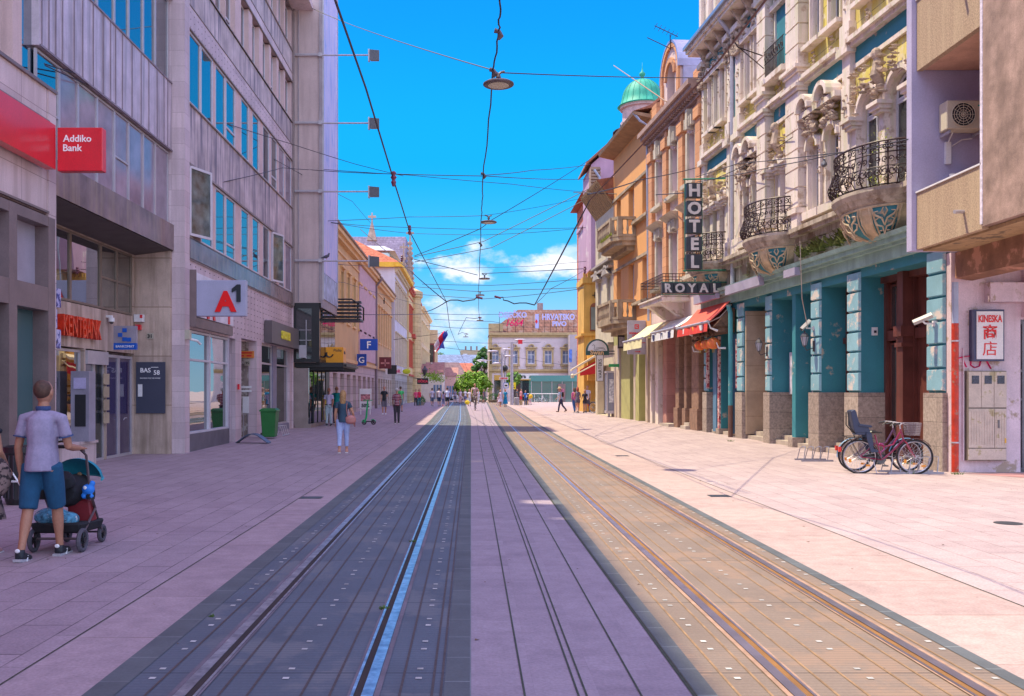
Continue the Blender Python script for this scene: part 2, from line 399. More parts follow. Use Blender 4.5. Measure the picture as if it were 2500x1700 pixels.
m_groove=M('rail_groove',(.035,.022,.018),rough=.9,var=.2)
m_grooveR=M('rail_groove_rust',(.25,.115,.03),rough=.9,var=.2)
m_sandR=M('rust_sand',(.37,.225,.155),rough=.9,var=.18,vs=7)
YG=[-9,8,20]+[20+2.5*i for i in range(1,34)]+[112,120,128]
def sL(y): return -.0104*max(0,y-50)
def sR(y): return .0104*max(0,y-50)
def strip(mb,x0,x1,dz,s0=None,s1=None,y0=None,y1=None,h=0):
    ys=[y for y in YG if (y0 is None or y >y0) and (y1 is None or y <y1)]
    if y0 is not None: ys=[y0]+ys
    if y1 is not None: ys=ys+[y1]
    for a,b in zip(ys,ys[1:]):
        q=[(x0+(s0(a) if s0 else 0),a),(x1+(s1(a) if s1 else 0),a),(x1+(s1(b) if s1 else 0),b),(x0+(s0(b) if s0 else 0),b)]
        if abs(x1-x0) >2.5:
            n=int(abs(x1-x0)/1.2)+1
            for i in range(n):
                t0,t1=i/n,(i+1)/n
                l=[(q[0][0]+(q[1][0]-q[0][0])*t,a) for t in (t0,t1)]+[(q[3][0]+(q[2][0]-q[3][0])*t,b) for t in (t1,t0)]
                mb.quad(*[(x,y,gz(x,y)+dz) for x,y in l])
        else:
            mb.quad(*[(x,y,gz(x,y)+dz) for x,y in q])
def ground(name,mat,x0,x1,dz,s0=None,s1=None,**k):
    mb=MB();strip(mb,x0,x1,dz,s0,s1,k.pop('y0',None),k.pop('y1',None));return mb.build(name,mat,root=(0,0,0),kind='structure',recalc=False)
mb=MB();mb.quad((-2500,-600,-.06),(2500,-600,-.06),(2500,4000,-.06),(-2500,4000,-.06));mb.build('ground',m_far,root=(0,0,0),kind='structure')
mb=MB();mb.quad((-40,120,.214),(60,120,.214),(90,420,.214),(-60,420,.214));mb.build('square',m_far,root=(0,0,0),kind='structure')
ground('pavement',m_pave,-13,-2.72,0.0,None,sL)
ground('gutter',M('gutter_stone_shade',(.43,.315,.33),rough=.85,var=.10,vs=6,bump=.15,bs=30,brick=(1.3,5,.008,(.5,.44,.4),.5,'ground'),fine=.1),-2.72,-2.17,0.0,sL,sL)  # same gutter stone with the bluish tone of shade in its colour
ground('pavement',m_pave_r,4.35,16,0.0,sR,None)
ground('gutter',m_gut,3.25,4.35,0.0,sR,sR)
ground('pavement',m_med,0.0,1.235,0.0,sL,sR)
def track(sx,sh,slab,line,xs_out,rails,dots,lines,groove,railm,rust,kerbs):
    t=thing('tram_track',(0,0,0),None,None,kind='structure')
    mb=MB();strip(mb,xs_out[0],xs_out[1],0.0,sh,sh);mb.build('track_slab',slab,t,recalc=False)
    mb=MB()
    for x in dots:
        y=3.05
        while y <75:
            for q in (0,.19):
                z=gz(x,y)+.004;dx=sh(y)
                mb.quad((x-.019+dx,y+q-.018,z),(x+.019+dx,y+q-.018,z),(x+.019+dx,y+q+.018,z),(x-.019+dx,y+q+.018,z))
            y +=.63
    mb.build('paving_dots',m_dot,t,recalc=False)
    mb=MB()
    for x in lines: strip(mb,x-.0075,x+.0075,.0035,sh,sh)
    mb.build('slab_joints',line,t,recalc=False)
    mb=MB()
    for a,b in kerbs: strip(mb,a,b,.004,sh,sh)
    mb.build('edge_kerb',m_kerb,t,recalc=False)
    for x,side in rails:      # side: direction of the gauge's inside
        r=MB()
        strip(r,*sorted((x-side*.055,x+side*.012)),.010,sh,sh)
        o=r.build('rail',railm,t,recalc=False)
        g=MB();strip(g,*sorted((x+side*.012,x+side*.055)),.006,sh,sh);g.build('groove',groove,o,recalc=False)
        g=MB();strip(g,*sorted((x+side*.055,x+side*.073)),.009,sh,sh);g.build('guard_lip',railm,o,recalc=False)
        g=MB();strip(g,*sorted((x-side*.09,x-side*.057)),.007,sh,sh);strip(g,*sorted((x+side*.074,x+side*.09)),.007,sh,sh);g.build('rail_bedding',rust,o,recalc=False)
    return t
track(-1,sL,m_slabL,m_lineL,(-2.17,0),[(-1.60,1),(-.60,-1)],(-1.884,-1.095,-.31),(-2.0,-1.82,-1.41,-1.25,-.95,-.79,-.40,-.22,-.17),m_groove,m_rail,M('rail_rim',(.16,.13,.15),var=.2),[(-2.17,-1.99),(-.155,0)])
track(1,sR,m_slabR,m_lineR,(1.262,3.25),[(1.85,1),(2.87,-1)],(1.575,2.36,3.10),(1.50,1.68,2.05,2.22,2.52,2.68,3.0,3.16),m_grooveR,m_railr,m_sandR,[(1.262,1.375),(3.14,3.25)])
mb=MB()
for x in (.30,.60,.645,.95): strip(mb,x-.006,x+.006,.004,sL if x <.6 else sR,sL if x <.6 else sR,y1=118)
strip(mb,1.236,1.261,.002,sR,sR)
mb.build('median_joint',m_moss,root=(0,0,0),kind='structure',recalc=False)
mb=MB()
strip(mb,4.35,4.362,.004,sR,sR);mb.build('gutter_joint',m_moss,root=(0,0,0),kind='structure',recalc=False)
mb=MB();strip(mb,-2.728,-2.716,.004,sL,sL);mb.build('gutter_joint',m_moss,root=(0,0,0),kind='structure',recalc=False)
# pink paver triangle at the right
mb=MB();mb.quad((10.15,19.4,.004),(15,19.4,.004),(15,15.2,.004),(11.9,16.9,.004));mb.build('pavement',m_pink,root=(0,0,0),kind='structure')
# drains and covers
m_iron=M('cast_iron',(.07,.075,.085),rough=.5,var=.2,metal=.4)
for x,y,w,d,lb in ((-2.54,15.0,.34,.30,'square iron drain grate set in the left gutter near the dark tram track'),(4.02,15.25,.34,.30,'square iron drain grate in the sunlit right gutter, nearer one'),
                    (3.95,24.6,.34,.30,'small iron drain grate in the right gutter farther up the street')):
    z=gz(x,y)
    mb=MB();mb.box(x-w/2,x+w/2,y-d/2,y+d/2,z-.03,z+.004);d1=mb.build('drain_grate',m_iron);tag(d1,lb,'drain')
    mb=MB()
    for i in range(7): mb.box(x-w/2+.02,x+w/2-.02,y-d/2+.03+i*.037,y-d/2+.045+i*.037,z+.004,z+.009)
    mb.build('bar',M('grate_bar',(.14,.15,.17),rough=.4,metal=.5),d1)
mb=MB();mb.lathe([(0,0),(.17,0),(.17,.006),(0,.006)],(6.9,12.1,0),20);tag(mb.build('manhole_cover',m_iron),'small round dark cover flush in the sunlit right pavement','manhole cover')
# weeds in the joints and leaves on the paving
def weeds(name,pts,label):
    mb=MB();q=random.Random(3)
    for x,y,r,n in pts:
        for i in range(n):
            a=q.uniform(0,6.28);d=q.uniform(0,r);X=x+d*math.cos(a);Y=y+d*math.sin(a);z=gz(X,Y);h=q.uniform(.02,.09)*min(1,r*9);w=.007
            b=q.uniform(0,6.28);mb.quad((X-w*math.cos(b),Y-w*math.sin(b),z),(X+w*math.cos(b),Y+w*math.sin(b),z),(X+h*.6*math.cos(a),Y+h*.6*math.sin(a),z+h))
    tag(mb.build(name,M('weed',(.10,.17,.03),var=.3,vs=20),recalc=False),label,'weeds',kind='stuff')
weeds('weeds',[(-.68,7.35,.035,70),(-.66,10.6,.04,50),(-1.95,7.1,.03,20)],'tufts of green weed growing beside the left rails')
weeds('grass_tufts',[(9.6,23.2,.1,60),(10.2,21.9,.12,60),(9.0,19.4,.15,60),(9.9,19.2,.12,40),(8.4,30.5,.1,50)],'grass tufts at the foot of the teal facade')
mb=MB();q=random.Random(5)
for i in range(420):
    x=q.uniform(3.4,12) if i % 2 else q.uniform(-7.5,3.2);y=q.uniform(5,30) if i % 3 else q.uniform(14,19);z=gz(x,y)+.004;r=q.uniform(.006,.02);a=q.uniform(0,6.28)
    mb.quad(*[(x+r*math.cos(a+k*1.9)*(1.6 if k % 2 else 1),y+r*math.sin(a+k*1.9),z+.004*(k % 2)) for k in range(3)])
tag(mb.build('litter',M('dead_leaf',(.16,.09,.05),var=.4,vs=30),recalc=False),'specks of leaf and grit on the sunlit paving','litter',kind='stuff')

# ---------------------------------------------------------------- left row
m_glassb=glass('sky_glass',(.015,.03,.05),.015,2.6,wob=.04,ws=.7)
m_glassd=glass('shop_glass',(.012,.015,.018),.015,2.9,wob=.05,ws=.9)
m_glassi=glass('inner_glass',(.03,.035,.04),.06,1.6)
m_alu=M('aluminium',(.52,.48,.52),rough=.4,var=.08,metal=.3)
m_alud=M('brown_frame',(.22,.16,.16),rough=.45,var=.12,metal=.2)
m_gran=M('granite_panels',(.68,.54,.54),rough=.55,var=.10,vs=1,streak=(.36,.27,.25),sa=.5,brick=(.95,.62,.008,(.45,.4,.4),0,'wall'))
m_plast=M('beige_render',(.58,.44,.43),rough=.85,var=.08,vs=.8,streak=(.33,.25,.25),sa=.4)
m_red=M('red_enamel',(.72,.012,.03),rough=.3,var=.06,coat=.4)
m_white=M('white_paint',(.80,.78,.80),rough=.5,var=.05)
m_black=M('black_paint',(.02,.02,.022),rough=.45,var=.2)
m_dark=M('dark_void',(.02,.02,.025),rough=.9,var=0,fine=0)
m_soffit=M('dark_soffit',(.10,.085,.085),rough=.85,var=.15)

# -- bank building with the red band
fl=LF(-7.8)
b=thing('bank_building',(-7.8,10,0),'pale stone bank building with a red band, nearest at left','building')
mb=MB(fl);wallgrid(mb,-9,17.35,4.95,7.25,-.35,0,[]);mb.box(-9,17.35,-1.2,-.36,-.1,4.9)
mb.box(17.35,17.67,-.8,.02,-.1,7.3)
mb.build('stone_cladding',m_gran,b)
mb=MB(fl);mb.box(-9,17.3,0,.07,6.6,6.66);mb.box(-9,17.67,.0,.05,7.25,7.31);mb.box(-9,17.3,.0,.06,4.96,5.0);mb.build('ledge',m_alud,b)
mb=MB(fl)
mb.box(-9,15.62,-8,-.55,7.25,21.9);mb.box(15.62,15.74,-8,-.55,7.25,19.6);mb.box(15.74,17.25,-8,-.55,7.25,21.9)  # unseen roof notch, shaped to let a sliver of sun onto the street
mb.box(12.0,14.6,-.55,-.30,7.3,20.3);mb.box(16.75,17.1,-.55,-.35,7.3,20.3)
mb.build('upper_wall',m_plast,b)
mb=MB(fl);mb.box(17.25,17.9,-.62,-.45,7.3,14);mb.build('glass_strip',m_glassb,b)
mb=MB(fl)
for u in (9.2,13.4,15.95,17.42): mb.box(u-.14,u+.14,-.3,.05,-.05,4.9)
for z in ((4.72,4.9),(3.17,3.6)): mb.box(-9,17.5,-.3,.045,*z)
mb.build('shopfront_frame',m_alud,b)
mb=MB(fl)
for u0,u1 in ((9.34,13.26),(13.54,15.81),(16.09,17.28)): mb.box(u0,u1,-.22,-.2,3.6,4.72)
mb.build('frosted_panel',M('frosted',(.36,.33,.40),rough=.35,var=.08),b)
mb=MB(fl)
for u0,u1 in ((9.34,13.26),(13.54,15.81),(16.09,17.28)): mb.box(u0,u1,-.26,-.24,-.05,3.17)
mb.build('shop_window',glass('teal_glass',(.05,.12,.13),.12,1.6),b)
mb=MB(fl);mb.box(-9,14.9,-.2,.03,-.02,3.12);mb.build('pink_poster',M('pink_poster',(.62,.02,.12),rough=.5),b)
mb=MB(fl);mb.box(13.4,15.1,-.05,.12,-.02,.55);mb.build('plinth',m_gran,b)
mb=MB(fl);mb.box(-9,17.1,0.08,.26,5.72,6.52);rb=mb.build('red_band',m_red,b)
sg=thing('projecting_sign',(-7.3,17.2,5.7),'red square Addiko Bank sign jutting from the bank front','sign')
mb=MB();mb.box(-7.52,-6.70,17.12,17.30,5.70,6.49);mb.build('sign_box',m_red,sg,bevel=.01)
m_wt=M('white_letter',(.9,.88,.9),rough=.5,var=0,fine=0)
text('Addiko',.175,m_wt,sg,(-7.41,17.115,6.23),(1,0,0),name='lettering',bold=.002)
text('Bank',.175,m_wt,sg,(-7.42,17.115,6.06),(1,0,0),name='lettering',bold=.002)
# litter bin behind the man
mb=MB();mb.lathe([(.20,0),(.23,.08),(.23,.75),(.25,.78),(.25,.86),(.2,.88),(.18,.80),(0,.80)],(-6.78,14.2,0),20)
lb=mb.build('litter_bin',m_black);tag(lb,'black round litter bin with white emblem behind the walking man','litter bin')
mb=MB()
for i in range(20):
    a=R(18*i);mb.box(-6.78+.24*math.cos(a)-.008,-6.78+.24*math.cos(a)+.008,14.2+.24*math.sin(a)-.008,14.2+.24*math.sin(a)+.008,.1,.74)
mb.build('rib',M('bin_rib',(.05,.05,.06),rough=.4),lb)
mb=MB();mb.tube([(-6.92,13.96,.30),(-6.78,13.94,.48),(-6.66,13.96,.28)],.018,5);mb.tube([(-6.87,13.95,.36),(-6.69,13.95,.36)],.016,5);mb.build('emblem',m_white,lb)

# -- number 31: glazed block above a recessed ground floor
f2=LF(-8.1);rc=-.95
m_metal=M('metal_panel',(.62,.53,.61),rough=.5,var=.12,vs=2.5,streak=(.27,.23,.26),sa=.7,metal=.15)
m_marble=M('dark_marble',(.20,.14,.15),rough=.22,var=.35,vs=1.5,streak=(.30,.22,.16),sa=.6)
b=thing('office_building',(-8.1,21.5,0),'metal panelled office block number 31 with glazed rows over a recessed bank','building')
mb=MB(f2)
zz=[(8.2,10.02),(12.3,14.1),(16.3,18.1)]
for z0,z1 in zz: mb.box(17.68,25.49,-.3,0,z0,z1)
mb.box(17.28,25.49,-9,-.34,6.2,20.9);mb.box(17.68,25.49,-.3,.1,19.0,21.0)
mb.build('spandrel',m_metal,b)
q=random.Random(2);mb=MB(f2)
for z0,z1 in zz:
    u=17.75
    while u <25.4:
        mb.box(u,u+.025,0,.02,z0+.02,z1-.02);u +=q.choice((.30,.42,.55,.62))
    mb.box(17.68,25.49,0,.03,z0-.02,z0+.02);mb.box(17.68,25.49,0,.025,z1-.02,z1+.02)
mb.build('panel_seam',M('seam',(.25,.20,.24),rough=.6),b)
cu=[17.7,18.62,19.5,20.45,21.5,22.35,22.4,23.3,24.3,25.42]
for z0,z1 in ((6.2,8.15),(10.06,12.26),(14.14,16.26)):
    edges=[17.7,18.7,19.6,20.6,21.6,22.5,23.5,24.4,25.45]
    for i,(a,c) in enumerate(zip(edges,edges[1:])):
        window(b,f2,a,c,z0,z1,-.12,m_alu,m_glassb if (z0 >9 or i ==0) else M('dull_glass',(.30,.24,.31),rough=.1,var=.2,vs=1.5,spec=.6),trans=(z0+.9 if i in (0,4) and z0 <9 else None),fw=.045)
mb=MB(f2);mb.box(17.68,25.49,-.28,.06,5.50,6.19);mb.build('marble_ledge',m_marble,b)
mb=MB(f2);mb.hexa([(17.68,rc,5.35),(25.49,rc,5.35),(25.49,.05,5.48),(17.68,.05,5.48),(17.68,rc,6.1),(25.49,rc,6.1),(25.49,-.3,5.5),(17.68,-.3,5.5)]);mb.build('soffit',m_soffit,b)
m_conc=M('stained_concrete',(.60,.46,.38),rough=.85,var=.15,vs=1.5,streak=(.20,.14,.10),sa=.6,brick=(2.0,1.32,.012,(.4,.35,.3),0,'wall'),bump=.2)
mb=MB(f2);mb.box(25.35,25.49,rc,.0,-.1,5.5);wallgrid(mb,17.68,25.35,-.1,5.4,rc-.3,rc,[(20.3,22.05,.55,2.7),(22.12,23.35,0,2.7),(23.4,25.3,0,2.7),(17.9,25.2,3.7,5.33)])
mb.build('wall',m_conc,b)
mb=MB(f2);mb.box(17.68,25.35,rc-2,rc-1.6,0,5.4);mb.build('interior_wall',M('interior',(.25,.2,.15),rough=.9),b)
for a,c in ((17.95,19.7),(19.7,21.3),(21.3,23.05),(23.05,24.1),(24.1,25.15)):
    window(b,f2,a,c,3.72,5.32,rc-.05,M('bronze_frame',(.25,.19,.15),rough=.4,metal=.3),m_glassd,trans=(4.5 if a >23 else None),fw=.05)
window(b,f2,20.35,22.0,.6,2.66,rc-.12,m_alu,m_glassd,name='display_window')
mb=MB(f2);mb.box(20.1,22.05,rc,rc+.28,-.05,.5);mb.box(20.1,22.07,rc,rc+.32,.5,.56);mb.build('window_plinth',m_gran,b)
d=window(b,f2,22.12,22.75,0,2.65,rc-.1,m_alu,m_glassd,name='door');window(b,f2,22.75,23.35,0,2.65,rc-.1,m_alu,m_glassi,name='door')
mb=MB(f2);mb.box(22.1,23.37,rc,rc+.06,2.34,2.66);mb.build('door_operator',m_alu,b)
m_vio=glass('violet_glass',(.045,.03,.10),.06,1.8)
window(b,f2,23.4,24.35,0,2.62,rc-.1,m_alu,m_vio,name='door',fw=.07);window(b,f2,24.35,25.3,0,2.62,rc-.1,m_alu,m_vio,name='door',fw=.07)
mb=MB(f2);mb.tube([(24.45,rc+.03,.95),(24.45,rc+.06,1.0),(24.6,rc+.06,1.0)],.012,5);mb.build('door_handle',m_alu,b)
mb=MB(f2)
for i in range(4): mb.box(23.15,23.5,rc+.0,rc+.03,.9+i*.32,1.17+i*.32)
mb.build('notice_board',M('notice',(.42,.34,.24),rough=.5),b)
# cash machine
a=thing('cash_machine',(-9.2,21.5,.6),'grey cash machine standing behind the bank display window','cash machine')
mb=MB();mb.box(-9.03,-8.62,21.25,21.62,.56,2.15);mb.build('cabinet',M('atm_grey',(.30,.28,.36),rough=.4),a)
mb=MB();mb.box(-8.96,-8.69,21.23,21.25,1.75,2.0);mb.build('screen',M('atm_screen',(.5,.45,.7),rough=.3),a)
mb=MB();mb.box(-8.93,-8.69,21.235,21.25,.9,1.62);mb.build('keypad_bay',m_dark,a)
# signs of 31
sg=thing('shop_sign',(-9.0,21.8,2.8),'red metal letters reading KENTBANK above the bank window','sign')
mb=MB(LF(-9.05));mb.box(20.45,22.95,.0,.03,3.0,3.05);mb.box(20.45,22.95,.0,.03,3.32,3.37);mb.build('sign_rail',M('kent_red',(.45,.02,.01),rough=.4,var=.1),sg)
text('KENTBANK',.66,M('kent_letter',(.80,.045,.015),rough=.25,var=.25,vs=9),sg,(-8.95,20.52,2.93),(0,1,0),ext=.07,sx=.62,bold=.006,name='lettering')
sg=thing('bank_machine_sign',(-8.8,23.9,2.75),'grey and blue BANKOMAT sign with blue squares jutting from the wall','sign')
mb=MB();mb.box(-9.05,-8.47,23.85,23.93,2.92,3.35);mb.build('sign_panel',M('sign_grey',(.34,.31,.38),rough=.4),sg)
m_blue=M('sign_blue',(.01,.11,.55),rough=.35,var=.05)
mb=MB();mb.box(-9.05,-8.47,23.85,23.93,2.75,2.915);mb.build('name_strip',m_blue,sg)
mb=MB()
for x,z in ((-8.77,3.24),(-8.88,3.12),(-8.77,3.01),(-8.66,3.0)): mb.box(x-.055,x+.055,23.835,23.85,z-.05,z+.05)
mb.build('emblem',m_blue,sg)
text('BANKOMAT',.085,m_wt,sg,(-8.76,23.845,2.80),(1,0,0),align='CENTER')
sg=thing('flag_sign',(-9.0,20.6,2.6),'blue and white projecting sign of stacked panels beside the red bank letters','sign')
mb=MB()
for i in range(3): mb.box(-9.03+(0 if i != 1 else .0),-8.86-(0.08 if i ==1 else 0),20.15,20.35,2.62+i*.44,3.02+i*.44)
mb.build('sign_panel',M('blue_flag',(.02,.06,.5),rough=.3,var=.9,vs=9,patch=(.5,.5,.75),pa=.5,ps=9),sg)
bd=thing('wall_board',(-8.4,25.33,.9),'dark slate board reading BASE58 on the stone pier','sign')
mb=MB();mb.box(-9.0,-8.22,25.31,25.345,1.10,2.48);mb.build('board',M('slate_board',(.055,.06,.10),rough=.6,var=.05),bd)
text('BAS',.17,m_wt,bd,(-8.89,25.305,2.20),(1,0,0),bold=.002);text('58',.17,m_wt,bd,(-8.53,25.305,2.14),(1,0,0),bold=.002)
mb=MB();mb.box(-8.60,-8.40,25.30,25.306,2.33,2.345);mb.build('bar',m_wt,bd)
text('ENCODED FOR THE FUTURE',.042,m_wt,bd,(-8.89,25.305,2.03),(1,0,0))
mb=MB();mb.box(-8.94,-8.83,25.28,25.31,1.55,1.88);mb.build('intercom',m_white,bd)
nb=thing('house_number',(-8.6,25.34,3.1),'small plate with the number 31 on the stone pier','sign')
mb=MB();mb.box(-8.72,-8.54,25.325,25.348,3.10,3.26);mb.build('plate',M('plate',(.45,.4,.33),rough=.6),nb);text('31',.14,m_black,nb,(-8.63,25.32,3.13),(1,0,0),align='CENTER',bold=.003)
al=thing('alarm_box',(-8.9,25.3,3.3),'white and red alarm box at the top of the stone pier','alarm')
mb=MB();mb.box(-9.03,-8.78,25.2,25.35,3.55,3.75);mb.build('housing',m_white,al,bevel=.01)
mb=MB();mb.box(-8.86,-8.79,25.19,25.2,3.65,3.74);mb.box(-9.0,-8.86,25.24,25.348,3.34,3.48);mb.build('beacon',m_red,al)
def domecam(loc,label):
    c=thing('security_camera',loc,label,'camera');x,y,z=loc
    mb=MB();mb.box(x-.02,x+.14,y-.05,y+.05,z+.1,z+.16);mb.build('bracket',m_white,c)
    mb=MB();mb.lathe([(0,.1),(.07,.1),(.075,.04),(.07,0)],(x+.12,y,z),12);mb.build('housing',m_white,c)
    mb=MB();mb.ell((x+.12,y,z),(.06,.06,.06),10,8);mb.build('dome',glass('dome_glass',(.01,.01,.01)),c)
domecam((-9.05,23.4,3.42),'white dome camera above the BANKOMAT sign')
# -- A1 block
fa=LF(-7.78)
m_clad=M('rivet_cladding',(.70,.56,.60),rough=.6,var=.08,vs=1,streak=(.36,.28,.28),sa=.4,brick=(1.45,.42,.006,(.6,.55,.55),0,'wall'))
m_span=M('dirty_spandrel',(.58,.48,.50),rough=.75,var=.25,vs=1.2,streak=(.17,.15,.20),sa=.95)
m_post=M('pink_post',(.66,.48,.47),rough=.7,var=.08,vs=2)
b=thing('shop_building',(-7.78,33,0),'stained grey and pink modernist block with ribbon windows and blue panes','building')
mb=MB(fa)
rows=[(5.95,7.98),(9.66,11.72),(13.38,15.12),(16.5,18.25)]
for z0,z1 in ((7.98,9.66),(12.4,13.38),(15.5,16.5)): mb.box(25.95,40.95,-.3,.0,z0,z1)
mb.build('spandrel',m_span,b)
mb=MB(fa)
for z0,z1 in ((11.72,12.4),(15.12,15.5)): mb.box(25.95,40.95,-.3,.015,z0,z1)
mb.box(25.5,25.95,-.3,.03,-.1,18.4);mb.box(25.5,25.62,-8,-.3,-.1,18.4);mb.box(40.95,41.05,-8,.05,-.1,18.4);mb.box(25.62,40.95,-8,-.9,5,18.35)
wallgrid(mb,25.95,40.95,-.1,5.37,-.3,.0,[(25.96,31.1,0,3.42),(31.9,34.2,0,3.5),(35.0,40.4,0,3.5)])
mb.build('wall',m_clad,b)
q=random.Random(8)
mb=MB(fa)
for z in [3.6+.2*i for i in range(9)]+[11.8,12.0,12.2]:
    u=26.1
    while u <40.9: mb.box(u-.012,u+.012,.0,.022,z-.012,z+.012);u +=.36 if z >11 else .48
mb.build('rivet',M('rivet',(.18,.13,.14),rough=.6),b)
mb=MB(fa);mb.box(25.95,40.95,-.3,.05,5.37,5.93);mb.build('marble_band',m_marble,b)
mb=MB(fa)
for z0,z1 in rows:
    for z in (z0,z1): mb.box(25.95,40.95,0,.05,z-.04,z)
for z in (8.0,12.38,13.36,15.5,5.34): mb.box(25.95,40.95,0,.035,z-.02,z+.01)
mb.box(40.9,41.0,.03,.1,5.4,18.3)
mb.build('drip_edge',M('drip',(.28,.22,.22),rough=.6),b)
cols=[(25.97,27.12),(27.17,28.4),(28.7,29.85),(29.93,31.1),(31.9,33.0),(33.55,34.6),(35.25,36.35),(36.7,37.75),(38.15,39.25),(39.5,40.8)]
mb=MB(fa)
for z0,z1 in rows:
    e=25.95
    for a,c in cols: mb.box(e,a,-.3,-.01,z0,z1-.045);e=c
    mb.box(e,40.95,-.3,-.01,z0,z1-.045)
mb.build('post',m_post,b)
m_pvc=M('window_pvc',(.60,.57,.64),rough=.4,var=.05)
for ri,(z0,z1) in enumerate(rows):
    for ci,(a,c) in enumerate(cols):
        if ri ==0 and ci ==0: continue
        dull=(ri ==1 and ci >7) or (ri ==0 and ci ==9)
        window(b,fa,a,c,z0+.02,z1-.05,-.055 if ri <2 else -.22,m_pvc,MATS['dull_glass'] if dull else m_glassb,fw=.055,fd=.05,trans=z0+.45 if ci % 4 ==3 else None)
# open sashes
def sash(fr,u,o0,z0,z1,w,ang):
    t=thing('open_window',tuple(fr(u,o0,z0)),None,None)
    return t
for (u,z0,z1,w,ang,lb) in ((26.0,6.0,7.93,1.0,21,'window sash standing open'),(36.8,6.0,7.93,.95,17,'window sash standing open')):
    ca,sa_=math.cos(R(ang)),math.sin(R(ang))
    hx=fa(u if ang <45 else u,-.02,0)
    fr=Fr((hx.x,hx.y,0),(sa_,ca,0),(ca,-sa_,0))
    mb=MB(fr);mb.box(0,.07,0,.05,z0,z1);mb.box(w-.07,w,0,.05,z0,z1);mb.box(.07,w-.07,0,.05,z0,z0+.07);mb.box(.07,w-.07,0,.05,z1-.07,z1)
    s=mb.build('open_sash',m_pvc,b,label=lb)
    mb=MB(fr);mb.box(.06,w-.06,.02,.03,z0+.06,z1-.06);mb.build('pane',M('sash_glass',(.10,.14,.15),rough=.06,var=.5,vs=3,spec=.8),s)
mb=MB(fa);mb.box(26.03,27.0,-.2,-.18,6,7.9);mb.build('curtain',M('curtain',(.62,.58,.40),rough=.9,var=.25,vs=6),b)
mb=MB(fa);mb.box(25.5,41.3,-8,.02,18.4,18.55);mb.box(36,41.3,.02,.9,18.3,18.55);mb.box(24.9,36,.02,.9,18.3,18.55);mb.build('eave',m_clad,b)  # near end runs past the corner, unseen, to close a gap in the shadow
# A1 shop front
mb=MB(fa);mb.box(25.96,30.35,-.16,-.12,.5,3.42);mb.build('shop_window',m_glassd,b)
mb=MB(fa)
for u in (25.97,28.15,30.3): mb.box(u,u+.14,-.12,-.04,.5,3.42)
for z in (.5,2.55,3.34): mb.box(25.97,30.35,-.118,-.05,z,z+.06)
mb.build('shop_window_frame',m_pvc,b)
mb=MB(fa);mb.box(25.96,30.4,-.2,-.02,-.05,.5);mb.build('shop_plinth',M('plinth_dark',(.13,.12,.15),rough=.5,var=.15),b)
mb=MB(fa);mb.box(30.45,31.1,-1.2,-.31,-.05,3.42);mb.box(30.4,30.46,-1.2,-.03,-.05,3.42);mb.build('doorway_jamb',M('jamb_grey',(.36,.33,.42),rough=.5),b)
mb=MB(fa);mb.box(31.9,34.2,-1.4,-1.2,0,3.5);mb.box(34.2,34.25,-1.2,-.31,0,3.5);mb.build('entrance',M('entrance_wall',(.28,.22,.20),rough=.8,var=.3,vs=3,patch=(.5,.45,.42),pa=.3,ps=4),b)
bd=thing('entrance_sign',(-7.9,33.9,2.9),'orange and red sign board over the entrance beside the shop','sign')
mb=MB();mb.box(-8.45,-7.86,34.1,34.14,2.9,3.15);mb.build('board',M('orange_board',(.75,.25,.05),rough=.5),bd)
mb=MB();mb.box(-8.4,-8.22,34.085,34.1,2.95,3.0);mb.box(-8.12,-7.94,34.085,34.1,2.95,3.0);mb.box(-8.4,-7.92,34.085,34.1,3.06,3.1);mb.build('strokes',m_red,bd)
mb=MB();mb.box(-8.2,-8.0,34.1,34.13,2.62,2.85);n=mb.build('number_plate',M('plate',(.5,.5,.4)),bd);text('35',.14,m_black,bd,(-8.1,34.09,2.67),(1,0,0),align='CENTER')
mb=MB();mb.box(-8.28,-8.06,34.15,34.19,.9,1.5);ib=mb.build('notice_case',m_white);tag(ib,'white notice case on thin posts in the entrance','notice case')
mb=MB();mb.tube([(-8.25,34.17,0),(-8.25,34.17,.95)],.015,5);mb.tube([(-8.09,34.17,0),(-8.09,34.17,.95)],.015,5);mb.build('leg',m_alu,ib)
mb=MB();mb.box(-8.40,-7.95,34.1,34.13,1.66,1.74);mb.box(-8.40,-7.95,34.1,34.13,1.8,1.88);mb.build('bill_strip',m_white,bd)
# Shooster front
window(b,fa,35.02,37.2,.35,3.48,-.14,m_alu,m_glassd,trans=2.75,name='shop_window',fw=.07);window(b,fa,37.95,40.38,.35,3.48,-.14,m_alu,m_glassd,trans=2.75,name='shop_window',fw=.07)
mb=MB(fa);mb.box(37.2,37.95,-.2,-.05,-.05,3.5);mb.box(35.02,40.38,-.2,-.02,-.05,.35);mb.build('shop_pier',M('pier_grey',(.22,.21,.30),rough=.5),b)
sg=thing('shop_sign',(-7.7,38.2,3.5),'dark brown sign box with yellow SHOOSTER letters','sign')
mb=MB(fa);mb.box(35.4,40.95,.02,.30,3.52,4.36);mb.build('sign_box',M('sign_brown',(.12,.095,.10),rough=.45,var=.06),sg)
text('SHOOSTER',.42,M('yellow_letter',(.85,.75,.02),rough=.4,var=0),sg,(-7.47,37.15,3.78),(0,1,0),ext=.03,sx=.82,bold=.018)
